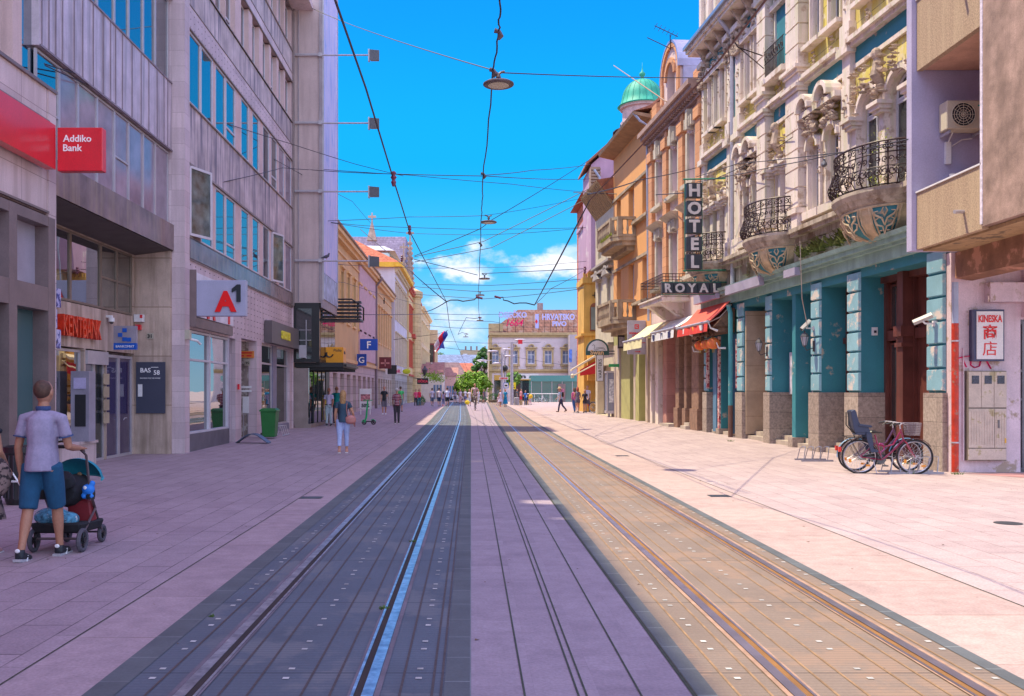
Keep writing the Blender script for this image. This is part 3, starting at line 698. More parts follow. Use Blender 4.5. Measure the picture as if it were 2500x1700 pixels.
# A1 signs
m_panel=M('sign_lilac',(.42,.42,.58),rough=.35,var=.05)
sg=thing('projecting_sign',(-7.0,26.1,3.75),'large pale box sign with a red letter A and dark 1','sign')
mb=MB();mb.box(-7.76,-6.22,26.02,26.24,3.77,4.76);mb.build('sign_box',m_panel,sg,bevel=.012)
m_redl=M('red_letter',(.85,.008,.01),rough=.35,var=0,fine=0);m_blk=M('dark_letter',(.015,.02,.03),rough=.4,var=0,fine=0)
text('A',.74,m_redl,sg,(-7.02,26.0,3.92),(1,0,0),ext=.02,bold=.035,name='letter')
mb=MB();mb.prism([(-6.47,4.16),(-6.36,4.16),(-6.36,4.64),(-6.45,4.64),(-6.60,4.52),(-6.60,4.42),(-6.47,4.49)],'o',25.97,26.02);mb.build('numeral',m_blk,sg)
sg=thing('fascia_sign',(-7.7,28,3.5),'white fascia panel with red letters behind the big box sign','sign')
mb=MB(fa);mb.box(26.02,30.3,.03,.14,3.78,5.0);mb.build('sign_panel',M('sign_white',(.72,.68,.76),rough=.4),sg)
mb=MB(fa);mb.box(26.0,30.32,.02,.12,3.48,3.76);mb.box(25.98,26.02,.02,.2,3.48,5.05);mb.build('sign_frame',m_alud,sg)
text('A',1.1,m_redl,sg,(-7.63,27.3,3.83),(0,1,0),ext=.02,bold=.04,name='letter');text('1',.8,m_redl,sg,(-7.63,29.5,3.83),(0,1,0),ext=.02,bold=.03,name='letter')
al=thing('alarm_box',(-7.74,25.6,3.3),'beige alarm box with a small camera beside the shop window','alarm')
mb=MB(fa);mb.box(25.5,25.75,.03,.14,3.1,3.36);mb.build('housing',M('beige_plastic',(.55,.5,.4),rough=.5),al);mb=MB(fa);mb.tube([(25.7,.1,3.12),(25.9,.25,3.08),(26.1,.28,3.0)],.035,8);mb.build('camera_head',m_white,al)
fb=MB(fa);fb.box(31.3,31.45,.02,.08,1.75,1.93);tag(fb.build('fire_call_point',m_red),'small red call point on the pier by the entrance','alarm')
# poster figures in shop window, green bin, bike stand, folded board
def bin_(loc,label):
    x,y,z=loc;t=thing('wheelie_bin',loc,label,'bin');m=M('bin_green',(.02,.16,.035),rough=.4,var=.1)
    mb=MB();mb.hexa([(x-.21,y-.24,z+.06),(x+.21,y-.24,z+.06),(x+.21,y+.24,z+.06),(x-.21,y+.24,z+.06),(x-.27,y-.3,z+.95),(x+.27,y-.3,z+.95),(x+.27,y+.3,z+.95),(x-.27,y+.3,z+.95)]);mb.build('bin_body',m,t,bevel=.02)
    mb=MB();mb.box(x-.30,x+.30,y-.33,y+.33,z+.95,z+1.0);mb.hexa([(x-.29,y-.32,z+1.0),(x+.29,y-.32,z+1.0),(x+.29,y+.32,z+1.0),(x-.29,y+.32,z+1.0),(x-.22,y-.25,z+1.06),(x+.22,y-.25,z+1.06),(x+.22,y+.25,z+1.06),(x-.22,y+.25,z+1.06)]);mb.build('lid',m,t)
    for s in (0,):
        mb=MB(Fr((x-.27,y-.1,z+.1),(0,1,0),(1,0,0)));mb.disc((0,0,0),.1,'o',.05);mb.build('wheel',m_black,t)
    mb=MB();mb.box(x-.03,x+.16,y-.29,y-.285,z+.1,z+.85);
    return t
bin_((-7.05,33.0,gz(-7,33)),'green wheelie bin with closed lid by the entrance on the left pavement')
st=thing('bicycle_stand',(-7.1,35.6,0),'low steel bicycle stand behind the green bin','bicycle stand')
mb=MB()
for i in range(4):
    y=34.6+i*.35;z=gz(-7,y);mb.tube([(-7.3,y,z),(-7.25,y,z+.35),(-7.0,y,z+.35),(-6.9,y,z)],.014,5)
mb.build('hoop',m_alu,st);mb=MB();mb.tube([(-7.3,34.5,gz(0,35)+.02),(-7.3,35.8,gz(0,35)+.02)],.014,5);mb.tube([(-6.9,34.5,gz(0,35)+.02),(-6.9,35.8,gz(0,35)+.02)],.014,5);mb.build('rail',m_alu,st)
mb=MB();pts=[(i/12,.28*math.sin(math.pi*i/12)**1.2) for i in range(13)]
for (a,za),(c,zc) in zip(pts,pts[1:]): mb.hexa([(-7.55+a*1.1,30.2-.3*a,.03+za),(-7.55+c*1.1,30.2-.3*c,.03+zc),(-7.55+c*1.1,30.7-.3*c,.03+zc),(-7.55+a*1.1,30.7-.3*a,.03+za),(-7.55+a*1.1,30.2-.3*a,.06+za),(-7.55+c*1.1,30.2-.3*c,.06+zc),(-7.55+c*1.1,30.7-.3*c,.06+zc),(-7.55+a*1.1,30.7-.3*a,.06+za)])
tag(mb.build('door_ramp',M('ramp_blue',(.10,.14,.22),rough=.5)),'arched blue grey metal ramp lying at the shop entrance','ramp')

# -- tower with banner
m_tow=M('tower_render',(.58,.45,.44),rough=.8,var=.10,vs=.7,streak=(.36,.27,.27),sa=.4)
b=thing('tower_building',(-7,43.4,0),'tall beige tower with a lilac banner over a black glass box','building')
mb=MB();mb.box(-12,-6.55,41.1,45.7,5.55,22.6);mb.build('tower_wall',m_tow,b)
mb=MB();mb.box(-6.55,-6.50,41.12,45.68,5.35,22.6);mb.box(-7.55,-7.50,41.06,41.1,5.6,22.6);mb.box(-6.62,-6.55,41.05,41.1,5.6,22.6);mb.build('trim_strip',M('trim_grey',(.36,.31,.34),rough=.6),b)
m_ban=M('banner_cloth',(.66,.60,.86),rough=.6,var=.05,vs=.6,patch=(.36,.42,.74),pa=.05,ps=.9,streak=(.30,.38,.75),sa=.8)
mb=MB();mb.box(-6.49,-6.46,41.3,45.5,6.9,22.5);bn=mb.build('banner',m_ban,b)
mb=MB();mb.box(-6.49,-6.465,41.3,45.5,5.75,6.88);mb.build('banner_foot',M('banner_foot',(.42,.44,.62),rough=.5,var=.3,vs=2.5),b)
mb=MB();mb.box(-6.50,-6.44,41.2,41.27,5.7,22.6);mb.box(-6.50,-6.44,45.55,45.62,5.7,22.6);mb.build('banner_frame',m_alu,b)
mb=MB();mb.box(-7.76,-6.62,41.1,41.2,2.95,5.55);mb.box(-6.8,-6.6,41.2,46,2.9,3.1);mb.box(-6.8,-6.6,41.2,46,5.35,5.55);mb.build('box_frame',m_black,b)
mb=MB();mb.box(-7.62,-6.95,41.07,41.1,3.1,5.3);mb.build('box_front_pane',m_glassi,b)
mb=MB();mb.box(-7.6,-6.98,41.05,41.07,3.9,3.93);mb.box(-7.6,-6.98,41.05,41.07,4.35,4.37);mb.box(-7.2,-7.17,41.05,41.07,3.1,4.8);mb.box(-7.5,-7.2,41.045,41.065,3.15,3.7);mb.build('rack_behind_glass',m_alu,b)
for i in range(4):
    a=41.35+i*1.1;mb=MB();mb.box(-6.62,-6.60,a,a+1.05,3.1,5.35);mb.build('side_pane',m_glassd,b)
mb=MB();mb.box(-7.76,-5.6,41.35,46.1,2.74,2.95);mb.box(-5.62,-5.5,41.6,46.0,2.78,2.88)
for i in range(12): mb.box(-7.7,-5.62,41.5+i*.38,41.56+i*.38,2.62,2.74)
mb.build('canopy',m_black,b)
for i in range(4):
    a=41.15+i*1.15;mb=MB();mb.box(-7.1,-7.07,a,a+1.1,.25,2.7);w=mb.build('shop_window',m_glassd,b)
    mb=MB();mb.box(-7.1,-7.04,a+1.1,a+1.15,.0,2.7);mb.build('frame',m_black,w)
mb=MB();mb.box(-7.7,-7.0,41.1,45.75,-.05,.25);mb.box(-7.78,-7.11,41.12,45.7,.25,2.7);mb.build('shop_base',M('shop_base',(.30,.24,.22),rough=.7),b)
mb=MB();mb.box(-8.2,-7.1,45.8,47.2,-.05,2.75);mb.build('dark_pier',m_black,b)
mb=MB();mb.box(-7.02,-6.99,45.2,45.5,.3,1.5);mb.build('yellow_strip',M('yellow_strip',(.8,.6,.03)),b)
sg=thing('post_sign',(-6.3,43.5,2.95),'orange box sign with a black posthorn reading Posta above the canopy','sign')
mb=MB();mb.box(-6.75,-5.82,42.9,43.8,2.98,3.70);mb.build('sign_box',M('post_orange',(.90,.36,.01),rough=.4,var=.04),sg,bevel=.012)
mb=MB();pts=[(-6.62+.16*(1-math.cos(t))*1.1+.0,42.87,3.45-.2*math.sin(t)) for t in [i*math.pi/8 for i in range(8)]];mb.tube(pts,[.09,.07,.05,.035,.03,.028,.026,.03],7);mb.build('horn',m_blk,sg)
text('Pošta',.17,m_blk,sg,(-6.27,42.89,3.5),(1,0,0),shear=.2)
text('Pošta',.2,m_blk,sg,(-5.81,43.1,3.4),(0,1,0),shear=.2)
# floodlight arms
proto=None
for i,z in enumerate((16.32,13.36,10.38,7.36)):
    lb=['topmost floodlight on a long steel arm beside the banner','second floodlight from the top on a long arm beside the banner','third floodlight from the top on a long arm beside the banner','lowest floodlight on a long arm, just above the ochre house'][i]
    if proto is None:
        t=thing('floodlight',(-7.7,41.02,z),lb,'floodlight','floodlights lighting the banner')
        mb=MB();mb.tube([(-7.74,41.02,z),(-4.4,41.0,z)],.035,6);mb.box(-7.74,-6.5,40.99,41.04,z+.03,z+.07);mb.build('arm',m_alu,t)
        mb=MB();mb.box(-6.65,-6.5,40.95,41.1,z-.06,z+.1);mb.build('clamp',m_alu,t)
        mb=MB();mb.hexa([(-4.40,40.85,z-.27),(-3.98,40.85,z-.27),(-4.02,41.15,z-.22),(-4.36,41.15,z-.22),(-4.40,40.85,z+.2),(-3.98,40.85,z+.16),(-4.02,41.15,z+.12),(-4.36,41.15,z+.16)]);mb.build('lamp_housing',M('flood_grey',(.10,.10,.12),rough=.4),t)
        mb=MB();mb.box(-4.47,-4.41,40.9,41.1,z-.28,z+.24);mb.build('lamp_glass',m_alu,t);proto=t
    else: moved_copy(proto,(-7.7,41.02,z),0,lb)

# -- row of old houses beyond the tower
OCH=(.60,.36,.13)
def oldhouse(name,label,x,y0,y1,eave,col,storey,over=.45,grf=3.7,tile=True,nwin=None,trim=None,gcol=(.47,.36,.36),depth=8,ridge=2.4,wmat=None,grnd_arch=False):
    fr=LF(x);t=thing(name,(x,(y0+y1)/2,0),label,'building')
    mat=M('wall_%s' % name+str(round(y0)),col,rough=.85,var=.10,vs=.5,streak=tuple(c*.7 for c in col),sa=.4)
    tm=M('trim_%s' % str(round(y0)),trim or tuple(min(.8,c*1.15) for c in col),rough=.8,var=.1)
    n=nwin or max(2,int((y1-y0)/2.4));pitch=(y1-y0)/n;ww=pitch*.42
    ops=[];
    for z0,z1 in storey:
        for i in range(n): c=y0+pitch*(i+.5);ops.append((c-ww/2,c+ww/2,z0,z1))
    mb=MB(fr);wallgrid(mb,y0,y1,grf,eave,-.4,0,ops);mb.box(y0,y0+.05,-depth,-.4,-.1,eave);mb.box(y1-.05,y1,-depth,-.4,-.1,eave);mb.build('wall',mat,t)
    gm=M('gf_%s' % str(round(y0)),gcol,rough=.8,var=.1,vs=1,brick=(9,.5,.02,(.5,.45,.45),0,'wall'),streak=tuple(c*.6 for c in gcol),sa=.3)
    gops=[]
    for i in range(n): c=y0+pitch*(i+.5);gops.append((c-pitch*.3,c+pitch*.3,.5 if i % 3 else 0,grf-.9))
    mb=MB(fr);wallgrid(mb,y0,y1,-.1,grf,-.4,.03,gops);mb.build('ground_floor_wall',gm,t)
    mb=MB(fr);mb.box(y0+.1,y1-.1,-.42,-.39,0,grf-.1);mb.build('shop_window',m_glassd,t)
    mb=MB(fr);mb.box(y0,y1,0.03,.18,grf-.12,grf+.1);mb.box(y0,y1,0,over*.6,eave-.55,eave-.3);mb.box(y0,y1,0,over,eave-.3,eave);mb.box(y0,y1,0,.08,eave-1.2,eave-1.1)
    for z0,z1 in storey:
        for i in range(n):
            c=y0+pitch*(i+.5)
            mb.box(c-ww/2-.15,c+ww/2+.15,0,.10,z0-.14,z0);mb.box(c-ww/2-.2,c+ww/2+.2,0,.18,z1+.18,z1+.32)
            mb.box(c-ww/2-.14,c-ww/2,0,.06,z0,z1+.18);mb.box(c+ww/2,c+ww/2+.14,0,.06,z0,z1+.18)
    mb.build('cornice',tm,t)
    for z0,z1 in storey:
        for i in range(n):
            c=y0+pitch*(i+.5)
            window(t,fr,c-ww/2,c+ww/2,z0,z1,-.25,m_pvc if wmat is None else wmat,m_glassi,nv=2,fw=.08,trans=z0+(z1-z0)*.68)
    if tile:
        rm=M('roof_tile',(.36,.14,.08),rough=.85,var=.3,vs=3)
        mb=MB(fr);mb.prism([(over+.05,eave),(-depth/2,eave+ridge),(-depth,eave)],'u',y0-.1,y1+.1);rf=mb.build('roof',rm,t)
        mb=MB(fr);yy=y0
        while yy <y1:
            mb.tube([(yy,over+.1,eave+.0),(yy,over-.5,eave+.28)],.09,6);yy +=.26
        mb.build('roof_tile_edge',M('tile_edge',(.30,.20,.16),rough=.85,var=.4,vs=9),rf)
    return t
h=oldhouse('ochre_house','orange ochre old house with tiled eaves directly beyond the tower',-8.2,45.75,80,11.5,(.66,.42,.20),[(6.2,9.3)],nwin=11,gcol=(.62,.48,.46),depth=9)
m_pinkw=M('pink_wall',(.60,.40,.44),rough=.85,var=.1,streak=(.5,.33,.36),sa=.3)
mb=MB(LF(-8.2));mb.box(68.6,80.05,.0,.10,4.0,10.9);mb.build('pink_wall',m_pinkw,h)
h=oldhouse('orange_house','second orange ochre house with dark drainpipe, before the white corner house',-8.2,80.1,97,11.4,(.66,.41,.20),[(6.0,9.0)],nwin=7,gcol=(.62,.50,.40),depth=9)
def pipe(parent,fr,u,o,z0,z1,r=.06,mat=None,name='drainpipe'):
    mb=MB(fr);mb.tube([(u,o+.5,z1+.35),(u,o+.4,z1+.1),(u,o,z1-.4),(u,o,z0)],r,7);return mb.build(name,mat or M('pipe_grey',(.22,.17,.20),rough=.5),parent)
pipe(h,LF(-8.2),80.0,.16,0,11.0,.1)
h0=h
h=oldhouse('white_house','white corner house with yellow eaves and a red hipped roof',-7.9,97.5,116,14.6,(.66,.60,.68),[(4.6,7.6),(9.3,12.8)],nwin=8,trim=(.62,.50,.32),tile=False,gcol=(.55,.5,.45),depth=10)
mb=MB(LF(-7.9));mb.box(97.1,116.2,0,.8,14.55,15.0);mb.box(97.0,116.3,-10,0,14.5,15.0);mb.build('yellow_eave',M('yellow_eave',(.85,.48,.04),rough=.7),h)
mb=MB(LF(-7.9));mb.hexa([(97.2,-11,15),(116,-11,15),(116,.6,15),(97.2,.6,15),(100,-6,18.2),(110,-6,18.2),(110,-5.4,18.2),(100,-5.4,18.2)]);mb.build('hipped_roof',M('red_roof',(.62,.18,.10),rough=.85,var=.25,vs=4,brick=(.4,.3,.02,(.6,.5,.5),.5,'wall')),h)
# glazed attic pavilion behind
t=thing('attic_pavilion',(-13,105,15),'glazed attic with a pale curved roof above the red roof','roof pavilion')
mb=MB();mb.box(-13.4,-9.6,111,118,15,18.2);mb.build('glazing',m_glassb,t)
mb=MB();mb.hexa([(-13.8,110,18.2),(-8.9,110,18.1),(-8.9,119,18.1),(-13.8,119,18.2),(-13.2,110.5,18.8),(-10.2,110.5,18.7),(-10.2,119,18.7),(-13.2,119,18.8)]);mb.build('roof',M('zinc',(.55,.55,.62),rough=.35,metal=.5),t)
h=oldhouse('cream_house','cream house with red painted frieze and a rounded corner bay',-7.7,116.4,140,14.6,(.78,.56,.28),[(4.8,7.8),(9.2,12.2)],nwin=11,trim=(.55,.10,.06),gcol=(.62,.48,.28),depth=10,tile=False)
mb=MB();mb.lathe([(1.7,0),(1.7,14),(2.1,14.2),(2.1,14.9),(.2,15.4)],(-7.6,126,0),14,sx=.55);mb.build('corner_bay',M('bay_cream',(.66,.48,.25),brick=(9,.6,.03,(.6,.5,.4),0,'wall')),h)
mb=MB(LF(-7.7));mb.box(122,132,.0,.45,8.6,9.1);mb.build('red_cornice',M('red_paint',(.55,.07,.05),rough=.7),h)
h=oldhouse('cream_palace','cream house with heavy cornice and small balcony farther down the street',-7.4,140.5,170,14.4,(.74,.56,.34),[(5,8),(9.2,12)],nwin=9,gcol=(.55,.42,.30),depth=10,tile=False)
mb=MB(LF(-7.4));mb.box(146,153,0,1.2,4.9,5.2);mb.box(146,153,1.1,1.2,5.2,6.2);mb.build('balcony',M('balc',(.45,.36,.28)),h)
h=oldhouse('end_house','last narrow cream house on the left with a tall red framed window',-7.0,170.5,190,12.6,(.74,.55,.36),[(5.2,9.5)],nwin=4,gcol=(.6,.5,.4),depth=10,tile=False)
mb=MB();mb.box(-9.5,-6.0,168,170.4,0,12.6);mb.build('end_bay',M('bay_end',(.64,.47,.30),var=.1),h)
mb=MB();mb.box(-7.7,-6.5,167.9,168,5.8,10.2);w=mb.build('tall_window',M('redframe',(.25,.05,.05)),h);mb=MB();mb.box(-7.5,-6.7,167.85,167.9,6.1,9.9);mb.build('pane',m_glassi,w)
# church behind
m_goth=M('gothic_stone',(.42,.30,.25),rough=.9,var=.25,vs=1.2)
t=thing('church',(-20,165,0),'neo-gothic church with slate roof and crocketed spires behind the houses','church')
mb=MB();mb.box(-40,-11,168,190,0,20);mb.hexa([(-40,154,14),(-10.9,154,14),(-10.5,166,14),(-40,166,14),(-24,160,27.9),(-11.1,160,27.9),(-11.1,166,27.9),(-24,166,27.9)]);mb.build('slate_roof',M('slate',(.30,.24,.36),rough=.6,var=.2,brick=(.6,.4,.03,(.55,.5,.6),.5,'wall')),t)
def spire(x,y,z0,z1,w,nb=9):
    mb=MB();mb.hexa([(x-w,y-w,z0),(x+w,y-w,z0),(x+w,y+w,z0),(x-w,y+w,z0),(x-.12,y-.12,z1),(x+.12,y-.12,z1),(x+.12,y+.12,z1),(x-.12,y+.12,z1)])
    for i in range(nb):
        f=i/nb;ww=w*(1-f)+.12*f;z=z0+(z1-z0)*f
        for sx in (-1,1): mb.ell((x+sx*(ww+.05),y-ww,z),(.22,.2,.3),6,4)
    mb.box(x-.10,x+.10,y-.1,y+.1,z1,z1+1.6);mb.box(x-.65,x+.65,y-.12,y+.12,z1+.75,z1+1.1);mb.build('spire',m_goth,t)
spire(-10.35,160,14,27.6,.95,16);spire(-11.3,158,15,24.9,.6,10);spire(-16.6,158,26.9,30.0,.8,0)
mb=MB();mb.box(-11.5,-9.5,159,162,10,15.5);mb.build('buttress',m_goth,t)
# ---------------------------------------------------------------- right row: ornate teal and yellow facade
m_or=M('carved_stone',(.50,.38,.30),rough=.9,var=.3,vs=5,bump=.3,bs=25)
m_pl=M('pale_stucco',(.80,.67,.62),rough=.8,var=.10,vs=1.2,bump=.12,bs=20,streak=(.56,.52,.34),sa=.75,patch=(.48,.36,.28),pa=.12,ps=2.2)
m_ye=M('yellow_stucco',(.82,.68,.15),rough=.85,var=.14,vs=1.1,streak=(.48,.42,.30),sa=.5,patch=(.70,.60,.36),pa=.2,ps=1.4,brick=(1.2,.58,.014,(.4,.35,.3),.5,'wall'))
m_tl=M('teal_paint',(.07,.32,.38),rough=.75,var=.12,vs=1,streak=(.10,.32,.33),sa=.5,patch=(.42,.40,.34),pa=.03,ps=2)
m_tld=M('teal_deep',(.04,.23,.29),rough=.7,var=.12,vs=1,streak=(.03,.24,.26),sa=.4,patch=(.45,.38,.30),pa=.0,ps=1.8)
m_tlp=M('pale_teal',(.24,.44,.53),rough=.8,var=.12,vs=1.5,patch=(.60,.52,.48),pa=.17,ps=2,streak=(.18,.36,.44),sa=.5)
m_gr=M('granite_plinth',(.44,.35,.30),rough=.8,var=.22,vs=14,bump=.3,bs=60,brick=(5,.52,.006,(.4,.4,.4),0,'wall'),fine=.12)
m_wood=M('brown_joinery',(.15,.045,.035),rough=.45,var=.25,vs=2,streak=(.06,.022,.02),sa=.6)
m_cor=M('stone_cornice',(.52,.43,.35),rough=.9,var=.2,vs=2,bump=.2,bs=20,streak=(.20,.15,.12),sa=.8,patch=(.22,.15,.10),pa=.15,ps=1)
m_teal_c=M('teal_cornice',(.34,.52,.46),rough=.8,var=.15,vs=1.5,streak=(.20,.30,.27),sa=.5)
m_ironw=M('wrought_iron',(.045,.022,.025),rough=.5,var=.2,metal=.2)
m_wh=M('old_white_frame',(.62,.60,.64),rough=.6,var=.08)
B=thing('ornate_building',tuple(RF(28,0,0)),'ornate old yellow and teal stucco building with carved figures and three bowed balconies','building')
F=RF
# piers of the ground floor: (u0,u1,depth,kind)
G0,G1=20.07,36.3
gp=[(19.97,20.6,'r'),(23.72,24.35,'r'),(26.0,26.55,'r'),(27.85,28.1,'n'),(29.55,29.95,'r'),(32.0,32.55,'r'),(34.5,34.75,'n'),(35.8,36.2,'r')]
mb=MB(F)
for a,c,k in gp:
    if k =='r': mb.box(a,c,-.75,.0,1.66+gz(10,a)*0,4.75)
    else: mb.box(a,c,-.7,-.05,0,4.75)
mb.box(G0-.1,G1,-.75,-.0,4.55,4.78)
mb.build('ground_pier',m_tld,B)
mb=MB(F)
for a,c,k in gp:
    if k =='r':
        n=6;h=(4.72-1.68)/n
        for i in range(n): mb.hexa([(a-.02,-.0,1.68+i*h+.02),(c+.02,-.0,1.68+i*h+.02),(c-.01,.06,1.68+i*h+.04),(a+.01,.06,1.68+i*h+.04),(a-.02,-.0,1.68+(i+1)*h-.02),(c+.02,-.0,1.68+(i+1)*h-.02),(c-.01,.06,1.68+(i+1)*h-.04),(a+.01,.06,1.68+(i+1)*h-.04)])
mb.build('rusticated_block',m_tlp,B)
mb=MB(F)
for a,c,k in gp:
    if k =='r': mb.box(a-.06,c+.06,-.78,.10,-.1,1.66)
    else: mb.box(a-.04,c+.04,-.3,.06,-.1,.33)
mb.build('granite_plinth',m_gr,B)
mb=MB(F)
for a,c in ((24.4,25.95),(26.6,27.8),(28.15,29.5),(30.0,31.95),(32.6,34.4),(34.8,35.7)):
    z=gz(9.8,a);mb.box(a,c,-.75,-.08,-.05,z+.14);mb.box(a,c,-.75,-.32,z+.14,z+.28)
mb.build('door_step',M('step_stone',(.45,.37,.32),rough=.85,var=.15),B)
mb=MB(F);mb.box(G0,G1,-1.2,-.95,0,4.6);mb.build('back_wall',M('shop_inside',(.10,.08,.09)),B)
# brown shop portal between first piers
mb=MB(F);mb.box(20.55,23.7,-.8,-.62,2.95,3.2);mb.box(20.6,21.1,-.7,-.25,0,4.55);mb.box(21.1,22.3,-.95,-.7,0,4.55)
for u in (22.3,23.0,23.6): mb.box(u,u+.12,-.75,-.6,0,4.55)
mb.box(22.35,22.6,-.75,-.35,0,4.55);mb.box(22.30,22.66,-.75,-.28,3.0,3.25);mb.box(22.32,22.64,-.75,-.30,2.75,2.85);mb.box(20.55,23.7,-.8,-.5,4.4,4.55)
mb.build('shop_portal',m_wood,B)
for a,c in ((22.66,23.0),(23.12,23.6)):
    for z0,z1 in ((.6,2.9),(3.25,4.35)): window(B,F,a,c,z0,z1,-.74,m_wood,m_glassd,name='shop_pane',fw=.05)
for a,c in ((24.45,25.2),(25.2,25.95)):
    for z0,z1 in ((.35,3.0),(3.15,4.5)): window(B,F,a,c,z0,z1,-.72,m_wood,m_glassd,name='shop_pane',fw=.07,nh=3 if z0 <1 else 1)
mb=MB(F);mb.box(24.4,25.97,-.75,-.6,3.0,3.16);mb.build('transom',m_wood,B)
for a,c in ((26.6,27.8),(28.15,29.5)): window(B,F,a,c,.35,4.5,-.72,m_wh,m_glassd,name='shop_pane',trans=3.4)
mb=MB(F);mb.box(27.4,27.75,-.6,-.5,1.6,2.9);mb.box(28.9,29.4,-.6,-.5,1.6,2.9);mb.build('poster',M('poster',(.62,.58,.72),rough=.6,var=.3,vs=4),B)
mb=MB(F);mb.box(30.02,31.95,-.95,-.75,.3,4.4);mb.box(31.85,31.95,-.75,-.02,.25,4.4);mb.build('stone_panel',M('stone_panel',(.46,.35,.26),rough=.8,var=.12,brick=(5,.85,.008,(.5,.45,.4),0,'wall')),B)
mb=MB(F);mb.box(32.6,35.75,-.9,-.7,0,4.4);mb.build('dark_portal',m_wood,B)
# teal cornice, decayed frieze and first floor slab
mb=MB(F);mb.box(G0-.1,G1+.1,-.3,.12,4.78,5.05);mb.box(G0-.1,G1+.1,-.3,.22,5.05,5.12);mb.box(G0-.1,G1+.1,-.3,.32,5.12,5.24);mb.hexa([(G0-.1,-.2,5.24),(G1+.1,-.2,5.24),(G1+.1,.38,5.24),(G0-.1,.38,5.24),(G0-.1,-.2,5.42),(G1+.1,-.2,5.42),(G1+.1,.42,5.34),(G0-.1,.42,5.34)])
mb.build('shop_cornice',m_teal_c,B)
mb=MB(F);mb.box(33.6,36.2,.30,.46,5.0,5.33);mb.box(29.4,32.6,.30,.46,5.0,5.3);mb.box(26.7,27.5,.30,.46,4.98,5.2);mb.build('fascia_board',M('fascia_lilac',(.40,.36,.48),rough=.5,var=.1),B)
mb=MB(F)
mb.box(G0-.1,G1+.1,-.3,.02,5.42,6.12);mb.box(G0-.1,G1+.1,-.3,.34,6.12,6.22);mb.box(G0-.1,G1+.1,-.3,.42,6.22,6.34);mb.box(G0-.1,G1+.1,-.3,.15,5.95,6.12)
q=random.Random(4)
for i in range(46): u=q.uniform(G0,G1);mb.box(u,u+q.uniform(.1,.5),.02,.02+q.uniform(.02,.12),5.45+q.uniform(0,.2),5.6+q.uniform(0,.4))
mb.build('frieze',m_cor,B)
mb=MB(F);q=random.Random(9)
for i in range(160):
    u=q.uniform(23.9,26.9);z=5.46+q.uniform(0,.28);mb.quad((u,.10+q.uniform(0,.3),z),(u+.02,.12+q.uniform(0,.3),z),(u+q.uniform(-.1,.1),.2+q.uniform(0,.3),z+.14))
tag(mb.build('moss',M('moss',(.10,.11,.02),var=.4,vs=15),recalc=False),'green moss and weeds growing on the decayed cornice','moss',kind='stuff')
# upper wall
first=[];ops=[];arches=[]
def arch_bay(u0,u1,n,zi=8.55,zb=6.5,mid=.34):
    w=(u1-u0-mid*(n-1))/n
    for i in range(n):
        a=u0+i*(w+mid);arches.append((a,a+w,zb,zi))
A_b=[(21.15,23.7,2),(28.05,29.25,2),(33.6,35.8,3)]
for a,c,n in A_b: arch_bay(a,c,n,mid=.30 if n ==2 and c-a >2 else .16)
wb_=[(24.75,25.45),(25.95,26.6),(30.35,30.9),(31.25,31.75)]
for a,c in wb_: ops.append((a,c,6.75,8.6))
s2=[(21.4,22.2),(22.75,23.55),(24.75,25.4),(25.95,26.55),(28.2,29.1),(30.35,30.9),(31.25,31.75),(33.75,34.3),(34.5,34.95),(35.2,35.65)]
for a,c in s2: ops.append((a,c,11.45,13.4))
mb=MB(F)
wallgrid(mb,G0-.1,G1,6.34,14.3,-.45,0,ops+[(a,c,zb,zi+(c-a)/2+.02) for a,c,zb,zi in arches])
for a,c,zb,zi in arches: archfill(mb,a,c,zi,zi+(c-a)/2+.021,-.45,0)
for a,c in wb_: mb.box(a,c,-.45,0,8.601,8.602)
mb.box(G0-.1,G0,-8,-.45,6.34,16);mb.box(G1-.1,G1,-8,-.45,0,14.9);mb.box(G0,G1-.1,-8,-.9,6.34,14.9)
mb.build('wall',m_ye,B)
for a,c,zb,zi in arches: window(B,F,a+.06,c-.06,zb,zi,-.17,m_wh,m_glassi,nv=2,fw=.06,arch=True,trans=zi-.1)
for a,c in wb_: window(B,F,a,c,6.75,8.6,-.17,m_wh,m_glassi,nv=2,fw=.05,trans=8.0)
for a,c in s2: window(B,F,a,c,11.45,13.4,-.17,m_wh,m_glassi,nv=2,fw=.05,trans=12.8)
# arch rings, imposts and half columns
mb=MB(F)
for a,c,zb,zi in arches:
    m=(a+c)/2;r=(c-a)/2
    archring(mb,m,zi,r,.10,0,.14,12);archring(mb,m,zi,r+.10,.07,0,.09,12)
for a0,a1,n in A_b:
    us=sorted([v for x in arches if a0-.01 <= x[0] <= a1 for v in (x[0],x[1])])
    edges=[us[0]-.16]+[(us[i]+us[i+1])/2 for i in range(1,len(us)-1,2)]+[us[-1]+.16]
    for e in edges:
        hw=.15 if a1-a0 >1.5 else .08
        mb.box(e-hw,e+hw,0,.13,6.5,8.28);mb.box(e-hw-.02,e+hw+.02,0,.24,6.34,6.6)
        mb.box(e-hw-.04,e+hw+.04,0,.26,8.28,8.36);mb.box(e-hw-.08,e+hw+.08,0,.32,8.36,8.46);mb.box(e-hw-.12,e+hw+.12,0,.38,8.46,8.55)
for a,c,z0,z1 in [x for x in arches]+[(x,y,6.75,8.6) for x,y in wb_]+[(x,y,11.45,13.4) for x,y in s2]: mb.box(a-.01,a+.035,-.16,.012,z0,z1);mb.box(c-.035,c+.01,-.16,.012,z0,z1)
for a,c,zb,zi in arches: archring(mb,(a+c)/2,zi,(c-a)/2-.035,.045,-.16,.012,12)
mb.build('arcade',m_pl,B)
mb=MB(F)
for k,(a,c,zb,zi) in enumerate(arches):
    m=(a+c)/2;t=zi+(c-a)/2
    carve(mb,(m,.12,t+.22),.26,.62,.30,10,k+50)
